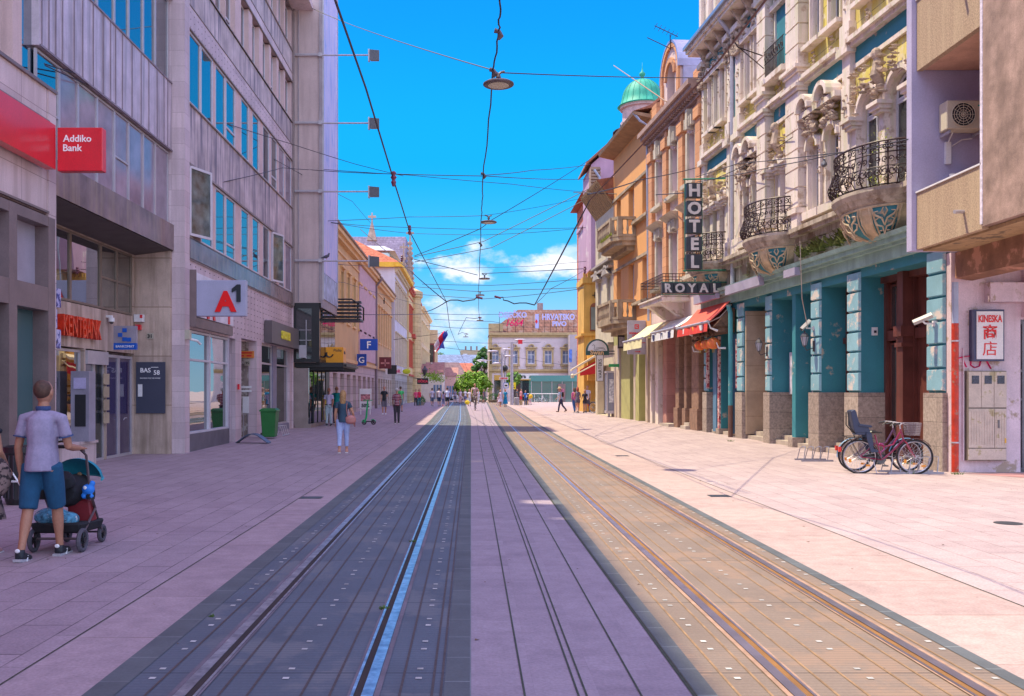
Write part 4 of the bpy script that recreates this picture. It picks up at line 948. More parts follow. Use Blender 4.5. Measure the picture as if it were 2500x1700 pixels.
for k,(a0,a1,n) in enumerate(A_b):
    for e in (a0-.1,a1+.1): carve(mb,(e,.08,9.15),.30,1.1,.25,16,k*3+int(e))
    if a1-a0 >1.5: carve(mb,((a0+a1)/2,.1,9.2),.40,1.1,.35,20,k+9)
    mb.ell(((a0+a1)/2,.26,9.7),(.11,.13,.15),10,8);mb.tube([((a0+a1)/2,.1,8.9),((a0+a1)/2,.26,9.2),((a0+a1)/2,.2,9.6)],[.08,.15,.12],8)
mb.build('carved_figure',m_or,B)
# piers and pilasters through the floors
def rustpier(u0,u1,o,z0,z1,dz=.56):
    mb=MB(F);mb.box(u0+.03,u1-.03,0,o-.03,z0,z1);n=round((z1-z0)/dz);h=(z1-z0)/n
    for i in range(n): mb.box(u0,u1,.001,o,z0+i*h+.025,z0+(i+1)*h-.025)
    return mb.build('pier',m_pl,B)
for a,c,o in ((26.85,27.75,.30),(29.35,30.05,.30)):
    rustpier(a,c,o,6.95,10.25);rustpier(a,c,o,11.0,13.9)
    mb=MB(F);mb.box(a-.05,c+.05,0,o+.05,6.34,6.75);mb.box(a-.12,c+.12,0,o+.12,6.75,6.9)
    for i,(z,e) in enumerate(((10.25,.06),(10.35,.12),(10.78,.06),(10.88,.14))): mb.box(a-e,c+e,0,o+e,z,z+.1)
    mb.box(a,c,0,o,10.45,10.78);mb.box(a-.08,c+.08,0,o+.08,13.9,14.18);mb.build('pier_moulding',m_pl,B)
for a,c in ((23.98,24.45),(31.95,32.5),(33.0,33.35),(35.9,36.25),(20.3,20.8)):
    mb=MB(F);mb.box(a,c,0,.17,6.9,9.5);mb.box(a+.03,c-.03,0,.15,9.5,10.3);mb.box(a-.06,c+.06,0,.25,6.34,6.9);mb.box(a-.08,c+.08,0,.28,10.3,10.5);mb.box(a-.03,c+.03,0,.2,10.5,11.1);mb.box(a+.03,c-.03,0,.14,11.1,13.2)
    mb.box(a-.08,c+.08,0,.30,14.0,14.18);mb.build('pilaster',m_pl,B)
    mb=MB(F);mb.box(a-.02,c+.02,0,.18,13.2,14.0);carve(mb,((a+c)/2,.18,13.6),c-a+.15,.75,.18,18,int(a*7));carve(mb,((a+c)/2,.13,12.3),.2,1.6,.1,12,int(a*5));carve(mb,((a+c)/2,.16,8.9),.25,.8,.12,10,int(a*9));mb.build('capital',m_or,B)
# window surrounds with broken curved pediments (first floor)
for k,(a,c) in enumerate(wb_):
    m=(a+c)/2;mb=MB(F)
    for x in (a-.12,c+.02): mb.box(x,x+.10,0,.11,6.5,8.7)
    mb.box(a-.22,c+.22,0,.26,6.5,6.72);mb.box(a-.3,c+.3,0,.34,9.35,9.5)
    archring(mb,m,8.45,(c-a)/2,.1,0,.2,8)
    archring(mb,m,9.5,.32,.12,0,.48,10);archring(mb,m,9.5,.0001,.32,0,.10,10)
    mb.build('window_hood',m_pl,B)
    mb=MB(F);carve(mb,(m,.1,9.05),.62,.6,.35,22,k+5);carve(mb,(m,.2,9.62),.4,.3,.28,10,k+25);carve(mb,(a-.1,.1,7.9),.14,.9,.12,6,k+75);carve(mb,(c+.1,.1,7.9),.14,.9,.12,6,k+85);mb.build('carved_head',m_or,B)
mb=MB(F)   # peeled brick patches beside these windows
for a,c in wb_: mb.box(c+.17,c+.34,0,.05,6.6,10.1)
mb.build('bare_masonry',M('bare_masonry',(.42,.32,.25),rough=.95,var=.3,vs=9,bump=.4,bs=30),B)
# teal band and second floor sill
mb=MB(F)
for a,c in ((20.85,23.95),(24.5,26.8),(27.8,29.3),(30.1,31.9),(33.4,35.85)): mb.box(a,c,0,.03,9.98,10.4)
for a,c in ((27.8,29.3),(32.55,32.95)): mb.box(a,c,0,.03,11.2,13.84)
mb.box(G0,G1,0,.04,13.85,14.2);mb.build('teal_band',m_tld,B)
mb=MB(F)
for a,c in ((20.85,23.95),(24.5,26.8),(27.8,29.3),(30.1,31.9),(33.4,35.85)):
    mb.box(a,c,0,.2,10.4,10.5);mb.box(a,c,0,.3,10.5,10.62);mb.box(a,c,0,.08,9.86,9.97)
for a,c in s2:
    mb.box(a-.22,c+.22,0,.26,11.3,11.42);mb.box(a-.07,a,0,.08,11.42,13.4);mb.box(c,c+.07,0,.08,11.42,13.4);mb.box(a-.2,c+.2,0,.2,13.4,13.55);archring(mb,(a+c)/2,13.5,.2,.1,0,.2,8)
mb.build('second_floor_sill',m_pl,B)
mb=MB(F)
for k,(a,c) in enumerate(s2): carve(mb,((a+c)/2,.1,13.75),.3,.5,.22,10,k+30);carve(mb,((a+c)/2,.08,10.95),.26,.4,.12,8,k+60);carve(mb,(c+.07,.1,12.9),.12,.8,.1,6,k+90)
mb.build('carved_bracket',m_or,B)
# main cornice with brackets
mb=MB(F);mb.box(G0-.1,G1+.05,-.3,.2,14.18,14.3);mb.box(G0-.1,G1+.1,-.3,.62,14.55,14.66);mb.box(G0-.1,G1+.15,-.3,.70,14.66,14.85);mb.box(G0-.1,G1,-2,-.3,14.3,15.4);mb.build('main_cornice',m_pl,B)
mb=MB(F)
u=G0+.3
while u <G1: mb.hexa([(u,0,14.0),(u+.14,0,14.0),(u+.14,.14,14.0),(u,.14,14.0),(u,0,14.55),(u+.14,0,14.55),(u+.14,.52,14.55),(u,.52,14.55)]);carve(mb,(u+.07,.2,14.3),.14,.4,.25,4,int(u*10));u +=.95
mb.build('cornice_bracket',m_or,B)
mb=MB(F);mb.box(G0-.1,G1+.2,.70,.80,14.8,14.92);mb.build('gutter',M('zinc_gutter',(.40,.42,.50),rough=.35,metal=.6),B)
mb=MB(F);mb.box(33.0,35.9,-1.6,.2,14.85,19.5)
for u in (33.1,33.9,34.7,35.6): mb.box(u,u+.22,.2,.36,15.3,19)
mb.box(33.0,35.95,.2,.42,14.85,15.3)
mb.build('attic',m_pl,B)
pipe(B,F,32.75,.14,5.4,14.4,.075,M('pipe_lilac',(.42,.40,.48),rough=.5))
mb=MB(F);mb.tube([(32.78,.28,4.7),(32.78,.2,4.4),(32.78,.2,1.2)],.08,8);mb.build('teal_drainpipe',m_tl,B);mb=MB(F);mb.tube([(32.78,.2,1.2),(32.78,.2,.1)],.085,8);mb.build('iron_pipe_foot',M('rust_pipe',(.16,.08,.06),rough=.6),B)
# french balcony on the second floor
mb=MB(F)
for i in range(16): u=27.85+i*.094;mb.tube([(u,.32,11.35),(u,.34,12.2)],.012,4)
for z in (11.35,11.8,12.2): mb.tube([(27.8,.33,z),(29.3,.33,z)],.016,4)
q=random.Random(1)
for i in range(8):
    c=27.95+i*.18;mb.tube([(c+.07*math.cos(t),.34,11.95+.09*math.sin(t)) for t in [j*.8 for j in range(8)]],.010,4)
mb.build('iron_guard',m_ironw,B)
mb=MB(F);mb.box(27.76,29.34,0,.42,11.15,11.32);mb.build('balcony_slab',m_pl,B)
mb=MB(F);mb.tube([(29.3,.4,12.1),(29.2,1.2,12.3),(29.2,1.3,12.45)],.02,5);mb.tube([(29.3,.35,11.7),(29.2,1.15,12.28)],.015,5);mb.build('flag_bracket',m_ironw,B)

# bowed balconies
def spiral(mb,f,t0,z0,r,turns,sg,rad=.012,n=14,ph=0):
    pts=[]
    for k in range(n+1):
        s=k/n;rr=r*(1-.82*s);a=ph+sg*turns*6.283*s;pts.append(f(t0+rr*math.cos(a),z0+rr*math.sin(a)))
    mb.tube(pts,rad,4)
def balcony(uc,a,bo,label,detail=1.0):
    t=thing('bowed_balcony',tuple(F(uc,0,5.3)),label,'balcony','bowed stone balconies with iron railings')
    def plan(th,k=1.0): return (uc+a*k*math.cos(th),bo*k*math.sin(th)**.8 if math.sin(th) >0 else 0)
    N=20
    def ring(k,z,e=0): return [(*plan(math.pi*i/N,k),z) for i in range(N+1)]
    def slab(mb,k0,z0,k1,z1):
        A=ring(k0,z0);C=ring(k1,z1);n=N+1
        mb._add(A+C,[tuple(range(n)),tuple(range(2*n-1,n-1,-1))]+[(i,(i+1) % n,n+(i+1) % n,n+i) for i in range(n)])
    mb=MB(F);slab(mb,1.0,6.12,1.06,6.24);slab(mb,1.06,6.24,1.06,6.32);slab(mb,.92,6.0,.98,6.12);slab(mb,.86,5.93,.9,6.0);mb.build('slab',m_cor,t)
    mb=MB(F);ks=[(.86,5.93),(.84,5.78),(.75,5.58),(.58,5.40),(.32,5.26),(.05,5.18)]
    for (k1,z1),(k0,z0) in zip(ks,ks[1:]): slab(mb,k0,z0,k1,z1)
    cb=mb.build('corbel',m_tld,t)
    m_rib=M('corbel_cream',(.60,.46,.30),rough=.8,var=.2,vs=5)
    mb=MB(F)
    for th in (6,62,118,174):
        for d in (-10,-6,6,10):
            mb.tube([(*[p for p in plan(R(th+d*(1+.2*j)),k+.015)],z-.01) for j,(k,z) in enumerate(ks)],.022,5)
        for (k0,z0),(k1,z1) in zip(ks,ks[1:]):
            a_,b_=R(max(th-10,.5)),R(min(th+10,179.5));mb.quad((*plan(a_,k0+.012),z0-.008),(*plan(b_,k0+.012),z0-.008),(*plan(b_,k1+.012),z1-.008),(*plan(a_,k1+.012),z1-.008))
    mb.tube([(p[0],p[1],5.92) for p in ring(.87,5.92)],.03,5)
    mb.build('corbel_rib',m_rib,cb)
    mb=MB(F);q=random.Random(int(uc))
    for th in (34,90,146):
        k,z=.75,5.6
        def f(x,y): 
            tt=R(th)+x*1.75/a;kk=.70+(y+.25)*.36;zz=5.58+y*1.05;p=plan(tt,kk+.03);return (p[0],p[1],zz)
        for sx in (-1,1):
            mb.tube([f(0,-.28),f(sx*.04,-.12),f(sx*.15,-.08),f(sx*.19,.02),f(sx*.12,.06)],[.012,.02,.024,.02,.012],5);mb.tube([f(0,-.1),f(sx*.05,.05),f(sx*.17,.12),f(sx*.20,.19),f(sx*.12,.2)],[.014,.024,.026,.02,.012],5);mb.tube([f(0,.1),f(sx*.05,.2),f(sx*.02,.27)],[.02,.02,.012],5);mb.tube([f(sx*.05,-.2),f(sx*.11,-.2)],[.016,.01],5)
        p=plan(R(th),.72);mb.ell((p[0]*1,p[1]+.06,5.76),(.06,.05,.07),6,5)
    mb.build('corbel_scroll',m_rib,cb)
    # railing with a bellied profile
    prof=[(.98,6.34),(1.10,6.48),(1.12,6.62),(1.04,6.85),(.99,7.05),(1.0,7.34)]
    def rad(z):
        for (k0,z0),(k1,z1) in zip(prof,prof[1:]):
            if z <= z1: return k0+(k1-k0)*max(0,(z-z0)/(z1-z0))
        return prof[-1][0]
    mb=MB(F)
    for z,r in ((6.36,.021),(7.08,.017),(7.34,.026),(6.75,.012)):
        mb.tube([(*plan(math.pi*i/24,rad(z)),z) for i in range(25)],r,5)
    nb=18
    for i in range(nb+1): mb.tube([(*plan(math.pi*i/nb,k),z) for k,z in prof],.014 if i % 3 else .02,4)
    for th in range(1,12):
        c=math.pi*th/12
        def f(x,y): tt=c+x/((a+bo)/2);z=y;p=plan(min(max(tt,.02),3.12),rad(z)+.01);return (p[0],p[1],z)
        for sx in (-1,1):
            spiral(mb,f,sx*.075,7.21,.085,1.3,sx,.014,12,1.57);spiral(mb,f,sx*.085,6.62,.12,1.4,-sx,.015,14,1.57)
            spiral(mb,f,sx*.07,6.92,.08,1.2,sx,.014,10,-1.57);spiral(mb,f,sx*.05,6.47,.06,1.2,sx,.010,9,0)
    for th in (2,6,10):
        p=plan(math.pi*th/12,1.13)
        for i in range(4): mb.ell((p[0]+.06*math.cos(i*1.57),p[1],6.60+.06*math.sin(i*1.57)),(.035,.02,.035),6,4)
    mb.build('iron_railing',m_ironw,t)
    return t
balcony(22.45,1.42,1.05,'nearest bowed balcony with black iron scroll railing and teal corbel, beside the concrete loggia')
balcony(28.7,1.35,1.05,'middle bowed balcony with iron scroll railing and painted corbel over the teal piers')
balcony(34.7,1.25,1.05,'farthest bowed balcony with iron scroll railing, behind the vertical HOTEL sign')
weedp=MB(F);q=random.Random(12)
for cu_,co,cz,h,n in ((21.9,.5,6.34,.35,150),(22.0,.3,7.3,.5,60),(22.8,.9,6.33,.12,60)):
    for i in range(n):
        u=cu_+q.gauss(0,.16);o=co+q.gauss(0,.12);z=cz+q.uniform(0,h);s_=.03
        weedp.quad((u,o,z),(u+s_,o+q.uniform(-.02,.02),z+.01),(u+q.uniform(0,s_),o,z+s_*1.6))
tag(weedp.build('balcony_weed',M('weed_yellow',(.34,.38,.04),var=.4,vs=12),recalc=False),'yellow green weeds sprouting from the nearest bowed balcony','weeds',kind='stuff')
# pigeon
def pigeon(loc,label,rz=0,s=1):
    t=thing('pigeon',loc,label,'bird');f=Fr(loc,(math.cos(rz),math.sin(rz),0));mb=MB(f);mb.smooth=True
    m=M('pigeon_grey',(.10,.10,.14),rough=.7,var=.3,vs=30)
    mb.tube([(-.17*s,0,.05*s),(-.09*s,0,.075*s),(0,0,.10*s),(.06*s,0,.13*s),(.085*s,0,.18*s),(.10*s,0,.205*s),(.118*s,0,.20*s)],[.012*s,.035*s,.06*s,.05*s,.03*s,.028*s,.01*s],8)
    o=mb.build('body',m,t);mb=MB(f);mb.tube([(.0,.02*s,.06*s),(0,.02*s,0)],.005*s,4);mb.tube([(.0,-.02*s,.06*s),(0,-.02*s,0)],.005*s,4);mb.build('leg',M('pigeon_leg',(.4,.12,.1)),t)
    return t
pigeon(tuple(F(24.15,.75,7.36)),'pigeon perched on the railing of the nearest bowed balcony',1.2,1.3)
pigeon((-6.3,41.0,7.42),'pigeon sitting on the lowest floodlight arm',0,1.3)
# wall lanterns
def lantern(u,z,label,fr=F,o=.1,s=1):
    t=thing('wall_lantern',tuple(fr(u,o,z)),label,'lamp','wall lanterns on the teal piers');m=M('lantern_iron',(.06,.05,.06),rough=.5)
    mb=MB(fr);mb.box(u-.03,u+.03,o-.05,o,z-.15,z+.15);mb.tube([(u,o,z-.05),(u,o+.18,z-.12),(u,o+.24,z-.02)],.013,5);mb.build('bracket',m,t)
    c=(u,o+.24,z);mb=MB(fr);mb.lathe([(.02,-.02),(.05,0),(.05,.02)],c,6);mb.lathe([(.12,.26),(.10,.30),(.06,.36),(.02,.38),(.02,.42),(0,.44)],c,6)
    for i in range(6):
        a=R(60*i);mb.tube([(c[0]+.055*math.cos(a),c[1]+.055*math.sin(a),z+.02),(c[0]+.115*math.cos(a),c[1]+.115*math.sin(a),z+.26)],.007,4)
    mb.build('frame',m,t);mb=MB(fr);mb.lathe([(.05,.02),(.107,.255),(0,.256)],c,6);mb.build('lamp_glass',M('lantern_glass',(.42,.42,.50),rough=.2),t);return t
lantern(26.3,2.95,'wall lantern on the fourth teal pier, below the white camera');lantern(29.75,2.95,'wall lantern on the farther teal pier by the stone doorway')
def bullet(u,z,label,fr=F,o=.06,d=(-.3,.45,-.16)):
    t=thing('security_camera',tuple(fr(u,o,z)),label,'camera');mb=MB(fr);mb.box(u-.05,u+.05,o-.05,o+.02,z-.06,z+.06);mb.tube([(u,o,z),(u,o+.2,z),(u,o+.25,z+.05)],.02,6);mb.build('bracket',m_white,t)
    q0=Vector((u,o+.2,z+.12));D=Vector(d);p0=q0-D*.3;p1=q0+D*.5
    mb=MB(fr);mb.tube([p0,p1],[.065,.06],4);mb.build('housing',M('camera_grey',(.52,.48,.46),rough=.5),t);mb=MB(fr);mb.tube([p1,p1+D*.02],.045,8);mb.build('lens',m_black,t);return t
bullet(20.3,3.15,'white bullet camera on the nearest teal pier',d=(.2,.42,-.2));bullet(26.35,3.45,'white bullet camera above a lantern on the fourth teal pier',d=(-.1,.35,-.3))
t=thing('alarm_box',tuple(F(23.9,-.3,3.2)),'small white alarm box on the teal reveal of a pier','alarm');mb=MB(F);mb.box(23.68,23.72,-.42,-.28,3.1,3.3);mb.build('housing',m_white,t);mb=MB(F);mb.box(23.66,23.68,-.38,-.32,3.16,3.22);mb.build('beacon',m_blk,t)
# hotel signs
m_sb=M('sign_box_dark',(.035,.04,.055),rough=.5,var=.2);m_sl=M('sign_letter_cream',(.66,.60,.58),rough=.6,var=.1);m_gi=M('green_iron',(.02,.20,.12),rough=.5)
SY=33.2
sg=thing('hotel_sign',(7.8,SY,6.0),'tall vertical sign of five dark boxes with white letters H O T E L','sign')
mb=MB()
for i in range(5): mb.box(7.60,8.14,SY,SY+.22,6.0+i*.63,6.0+i*.63+.52)
mb.build('letter_box',m_sb,sg,bevel=.01)
for i,ch in enumerate('LETOH'): text(ch,.58,m_sl,sg,(7.87,SY-.02,6.055+i*.63),(1,0,0),ext=.02,bold=.022,name='letter',align='CENTER')
mb=MB();mb.tube([(7.56,SY+.1,5.9),(7.56,SY+.1,9.2)],.02,5);mb.tube([(7.5,SY+.1,9.18),(9.3,SY+.1,9.22)],.03,5);mb.tube([(7.5,SY+.1,5.95),(9.25,SY+.1,5.98)],.03,5);mb.tube([(8.17,SY+.1,5.95),(8.17,SY+.1,9.2)],.015,5);mb.build('bracket',m_gi,sg)
sg=thing('hotel_name_sign',(7.8,SY+.3,5.1),'horizontal dark sign of five boxes with white letters ROYAL','sign')
mb=MB()
for i in range(5): mb.box(6.80+i*.425,6.80+i*.425+.405,SY+.3,SY+.5,5.18,5.56)
mb.build('letter_box',m_sb,sg,bevel=.008)
for i,ch in enumerate('ROYAL'): text(ch,.42,m_sl,sg,(7.0+i*.425,SY+.28,5.22),(1,0,0),ext=.02,bold=.014,name='letter',align='CENTER')
mb=MB();mb.box(6.78,8.95,SY+.38,SY+.42,5.57,5.60);mb.box(6.78,8.95,SY+.38,SY+.42,5.13,5.16);mb.tube([(8.92,SY+.4,5.58),(9.3,SY+.4,5.58)],.02,5);mb.build('bracket',m_gi,sg)

# ---------------------------------------------------------------- concrete block with the loggia, nearest right
m_peb=M('pebbledash',(.52,.37,.25),rough=.95,var=.25,vs=30,bump=.6,bs=110,streak=(.60,.46,.30),sa=.4,fine=.14)
m_pebd=M('pebbledash_brown',(.44,.30,.25),rough=.95,var=.28,vs=3,bump=.5,bs=100,fine=.12,streak=(.24,.16,.13),sa=.4)
m_purp=M('violet_wall',(.46,.42,.60),rough=.9,var=.08,vs=1,bump=.1,bs=60)
B=thing('loggia_building',(11,17,0),'pebbledashed concrete building with a loggia overhanging the pavement, nearest at right','building')
mb=MB()
mb.box(9.20,9.32,16.95,19.45,4.62,5.78);mb.box(9.20,9.32,16.95,19.45,8.3,9.75)
mb.box(9.20,9.32,16.95,19.45,12.3,13.6)
mb.build('parapet',m_peb,B)
mb=MB();mb.box(9.17,9.35,16.95,19.45,5.78,5.81);mb.box(9.17,9.35,16.95,19.45,9.75,9.78);mb.build('coping',m_white,B)
mb=MB();mb.box(9.18,14,15.5,16.94,4.66,16);mb.build('corner_block',m_pebd,B)
mb=MB();mb.box(9.17,9.22,16.9,16.98,4.7,14);mb.build('peeled_edge',M('peeled',(.75,.68,.78),rough=.9,var=.2,vs=12),B)
mb=MB();mb.box(9.10,14,19.46,19.68,4.6,16);mb.box(11.5,14,16.95,19.45,4.6,16);mb.build('side_wall',m_purp,B)
mb=MB();mb.box(9.33,11.5,16.96,19.44,8.32,8.5);mb.box(9.33,11.5,16.96,19.44,4.66,4.85);mb.box(9.33,11.5,16.96,19.44,12.32,12.5);mb.build('loggia_slab',M('salmon_soffit',(.62,.36,.26),rough=.9),B)
mb=MB();mb.box(9.33,14,15.6,19.44,4.58,4.65);mb.build('soffit',M('ochre_soffit',(.45,.30,.16),rough=.95,var=.25,vs=2,patch=(.18,.13,.08),pa=.15,ps=2),B)
mb=MB();mb.hexa([(10.1,16,4.05),(10.45,16,4.0),(10.45,19.65,4.0),(10.1,19.65,4.05),(10.1,16,4.58),(10.45,16,4.58),(10.45,19.65,4.58),(10.1,19.65,4.58)]);mb.build('beam',M('rust_beam',(.30,.15,.09),rough=.9,var=.25,vs=2,patch=(.5,.25,.17),pa=.2,ps=2),B)
m_kw=M('peeling_lilac',(.72,.56,.62),rough=.9,var=.1,vs=2,bump=.25,bs=25,patch=(.42,.31,.25),pa=.12,ps=2.2,streak=(.45,.33,.33),sa=.4)
mb=MB();wallgrid(mb,10.05,15,-.1,4.6,19.72,19.95,[(11.5,13.5,-.1,3.2)]);mb.box(10.75,11.5,19.50,19.72,3.55,3.95);mb.box(11.52,14,19.45,19.72,3.25,4.6);mb.build('ground_wall',m_kw,B)
mb=MB();mb.box(11.5,13.5,19.78,19.85,0,3.2)
for x in (11.55,12.4): mb.box(x,x+.06,19.74,19.78,.05,3.15)
for z in (.05,1.5,2.1,3.1): mb.box(11.5,13.5,19.75,19.78,z,z+.05)
mb.build('metal_door',M('door_metal',(.17,.15,.17),rough=.4,var=.2,metal=.3),B)
for z in (5.05,9.2):
    mb=MB();mb.tube([(9.22,17.6,z),(8.98,17.5,z-.02)],.035,8);mb.build('drain_spout',m_alu,B)
# downpipe red
mb=MB();mb.tube([(10.02,19.5,3.1),(10.02,19.5,3.95)],.065,8);mb.build('pipe_upper',M('pipe_lilac'if False else 'pipe_blue',(.38,.42,.55),rough=.5),B)
mb=MB();mb.tube([(10.02,19.5,0.02),(10.02,19.5,3.1)],.07,10);rp=mb.build('red_downpipe',M('pipe_red',(.55,.035,.01),rough=.5,var=.2,vs=6,patch=(.35,.15,.10),pa=.1,ps=8),B)
mb=MB()
for z in (.62,2.72): mb.lathe([(.08,0),(.085,0),(.085,.03),(.08,.03)],(10.02,19.5,z),10)
mb.build('pipe_clamp',m_alu,rp)
mb=MB();mb.box(10.27,10.29,19.66,19.72,.25,2.6);mb.build('strip',m_kw,B)
# air conditioner
a=thing('air_conditioner',(9.7,19.2,6.9),'cream air conditioner with round fan grille in the loggia','air conditioner');mc=M('ac_cream',(.62,.54,.42),rough=.5,var=.05)
x0,x1,z0,z1,yy=9.62,10.42,7.0,7.58,19.05
mb=MB();mb.box(x0,x1,yy,yy+.32,z0,z1);mb.build('casing',mc,a,bevel=.015)
mb=MB();c=(x0+.33,yy-.005,(z0+z1)/2)
mb.disc(c,.235,'o',.012,24);mb.build('fan_opening',m_dark,a)
mb=MB()
for r in (.24,.19,.14,.09,.05): mb.tube([(c[0]+r*math.cos(t*.2618),c[1]-.015,c[2]+r*math.sin(t*.2618)) for t in range(25)],.006 if r <.24 else .010,4)
for i in range(12): mb.tube([(c[0],c[1]-.015,c[2]),(c[0]+.24*math.cos(i*.5236),c[1]-.015,c[2]+.24*math.sin(i*.5236))],.004,4)
mb.build('fan_grille',mc,a)
mb=MB();mb.box(x0+.05,x0+.08,yy,19.45,z0-.08,z0-.02);mb.box(x1-.1,x1-.07,yy,19.45,z0-.08,z0-.02);mb.build('bracket',m_alu,a)
mb=MB();mb.box(x1-.17,x1-.06,yy-.004,yy,z1-.12,z1-.09);mb.build('badge',M('badge_green',(.05,.4,.3)),a)
mb=MB();mb.tube([(x0+.25,19.3,z0),(x0+.22,19.35,z0-.1),(x0+.2,19.38,z0-.2)],.015,5);mb.tube([(x1-.1,19.4,z0-.1),(x0+.5,19.42,z0-.12),(x0+.3,19.42,z0-.25)],.015,5);mb.box(x0+.15,x0+.26,19.38,19.45,z0-.62,z0-.17);mb.build('conduit',m_white,a)
s_=thing('wall_shelf',(9.9,19.2,5.95),'white shelf on yellow brackets in the loggia','shelf')
mb=MB();mb.box(9.68,10.40,19.15,19.45,6.0,6.03);mb.build('board',m_white,s_);mb=MB()
for x in (9.8,10.25): mb.tube([(x,19.2,6.0),(x,19.44,5.78)],.02,5)
mb.build('bracket',M('bracket_yellow',(.6,.32,.05)),s_)
mb=MB();mb.lathe([(.045,0),(.06,.11),(.055,.11),(.04,.02)],(9.85,19.28,6.03),12);tag(mb.build('pot',m_white),'small white pot on the loggia shelf','pot')
t=thing('cooking_pot',(10.03,19.28,6.03),'pale round pot with blue lid on the loggia shelf','pot');mb=MB();mb.lathe([(.08,0),(.1,.03),(.1,.10),(0,.10)],(10.05,19.28,6.03),14);mb.build('pot_body',m_white,t);mb=MB();mb.lathe([(.105,0),(.105,.02),(.06,.045),(0,.05)],(10.05,19.28,6.13),14);mb.build('lid',M('lid_blue',(.05,.25,.6)),t)
# kineska sign, cabinet, graffiti
sg=thing('shop_sign',(10.7,19.6,2.3),'white lightbox sign reading KINESKA with two red Chinese characters','sign')
mb=MB();mb.box(10.42,11.05,19.52,19.71,2.32,3.39);mb.build('sign_box',M('frame_navy',(.05,.05,.12),rough=.5),sg)
mb=MB();mb.box(10.47,11.02,19.505,19.52,2.36,3.35);mb.build('sign_face',M('sign_face',(.78,.72,.72),rough=.4,var=.04),sg)
m_rr=M('sign_red',(.70,.01,.01),rough=.5,var=0,fine=0)
text('KINESKA',.20,m_rr,sg,(10.745,19.50,3.13),(1,0,0),align='CENTER',bold=.006,sx=.62,ext=.003)
text('商',.32,m_rr,sg,(10.745,19.50,2.80),(1,0,0),align='CENTER',bold=.006,ext=.003);text('店',.32,m_rr,sg,(10.745,19.50,2.46),(1,0,0),align='CENTER',bold=0,ext=.003)
c=thing('meter_cabinet',(10.75,19.66,0),'beige electricity meter cabinet with ribbed doors under the KINESKA sign','cabinet')
m_cb=M('cabinet_beige',(.62,.50,.42),rough=.7,var=.12,vs=4,patch=(.42,.34,.2),pa=.1,ps=4)
mb=MB();mb.box(10.33,11.14,19.60,19.72,.25,2.12);mb.build('cabinet_body',M('cabinet_gap_shade',(.22,.18,.15),rough=.8),c)  # body coloured dark so the gaps between door panels read as shade
mb=MB();mb.box(10.34,11.13,19.585,19.60,.27,.50);mb.build('foot_panel',m_cb,c)
mb=MB()
for i in range(3): mb.box(10.35+i*.265,10.35+i*.265+.255,19.585,19.60,1.36,2.10)
mb.box(10.35,10.88,19.585,19.60,.52,1.33);mb.box(10.895,11.13,19.585,19.60,.52,1.33)
for i in range(9): mb.box(10.40+i*.055,10.408+i*.055,19.577,19.585,.58,1.28)
for i in range(4): mb.box(10.92+i*.055,10.928+i*.055,19.577,19.585,.58,1.28)
mb.build('door_panel',m_cb,c)
mb=MB()
for i in range(3): mb.box(10.41+i*.265,10.41+i*.265+.15,19.578,19.585,1.85,2.02)
mb.build('meter_window',M('meter_dark',(.04,.04,.07),rough=.2,var=.6,vs=30),c)
mb=MB();mb.box(10.95,10.985,19.57,19.585,.93,1.1);mb.build('handle',M('handle_grey',(.2,.18,.18)),c)
mb=MB();mb.box(11.09,11.125,19.575,19.584,.62,.72);mb.build('sticker',M('sticker',(.8,.45,.05)),c)
def graffiti(name,strokes,mat,y,r,label):
    mb=MB()
    for s in strokes: mb.tube([(x,y,z) for x,z in s],r,5,sy=.3)
    return tag(mb.build(name,mat),label,'graffiti')
graffiti('graffiti_tag',[[(10.15,2.36),(10.28,2.42),(10.42,2.43)],[(10.27,2.42),(10.31,2.3),(10.36,2.2)],[(10.45,2.36),(10.45,2.24),(10.54,2.19),(10.63,2.22),(10.66,2.34)],[(10.69,2.37),(10.8,2.38)],[(10.76,2.36),(10.82,2.26),(10.87,2.17)]],M('spray_pink',(.80,.01,.16),rough=.6),19.705,.04,'pink spray painted tag under the KINESKA sign')
graffiti('graffiti_signature',[[(10.42,.44),(10.46,.38),(10.52,.48),(10.5,.38),(10.56,.36),(10.6,.44),(10.66,.37),(10.72,.45),(10.7,.36),(10.85,.3),(10.95,.34),(10.93,.44),(10.8,.45)]],M('spray_green',(.03,.25,.14)),19.598,.004,'thin green scribble on the foot of the meter cabinet')
graffiti('wall_painting',[[(11.62,3.95),(11.64,3.7),(11.62,3.4),(11.6,3.28)],[(11.6,3.75),(11.8,3.7),(11.78,3.55),(11.62,3.55)],[(11.7,3.55),(11.66,3.3)],[(11.63,4.1),(11.65,3.95),(11.7,3.85)],[(11.55,3.68),(11.6,3.8)]],M('paint_magenta',(.55,.02,.12),rough=.6),19.44,.03,'magenta and violet painted figure at the right edge above the metal door')
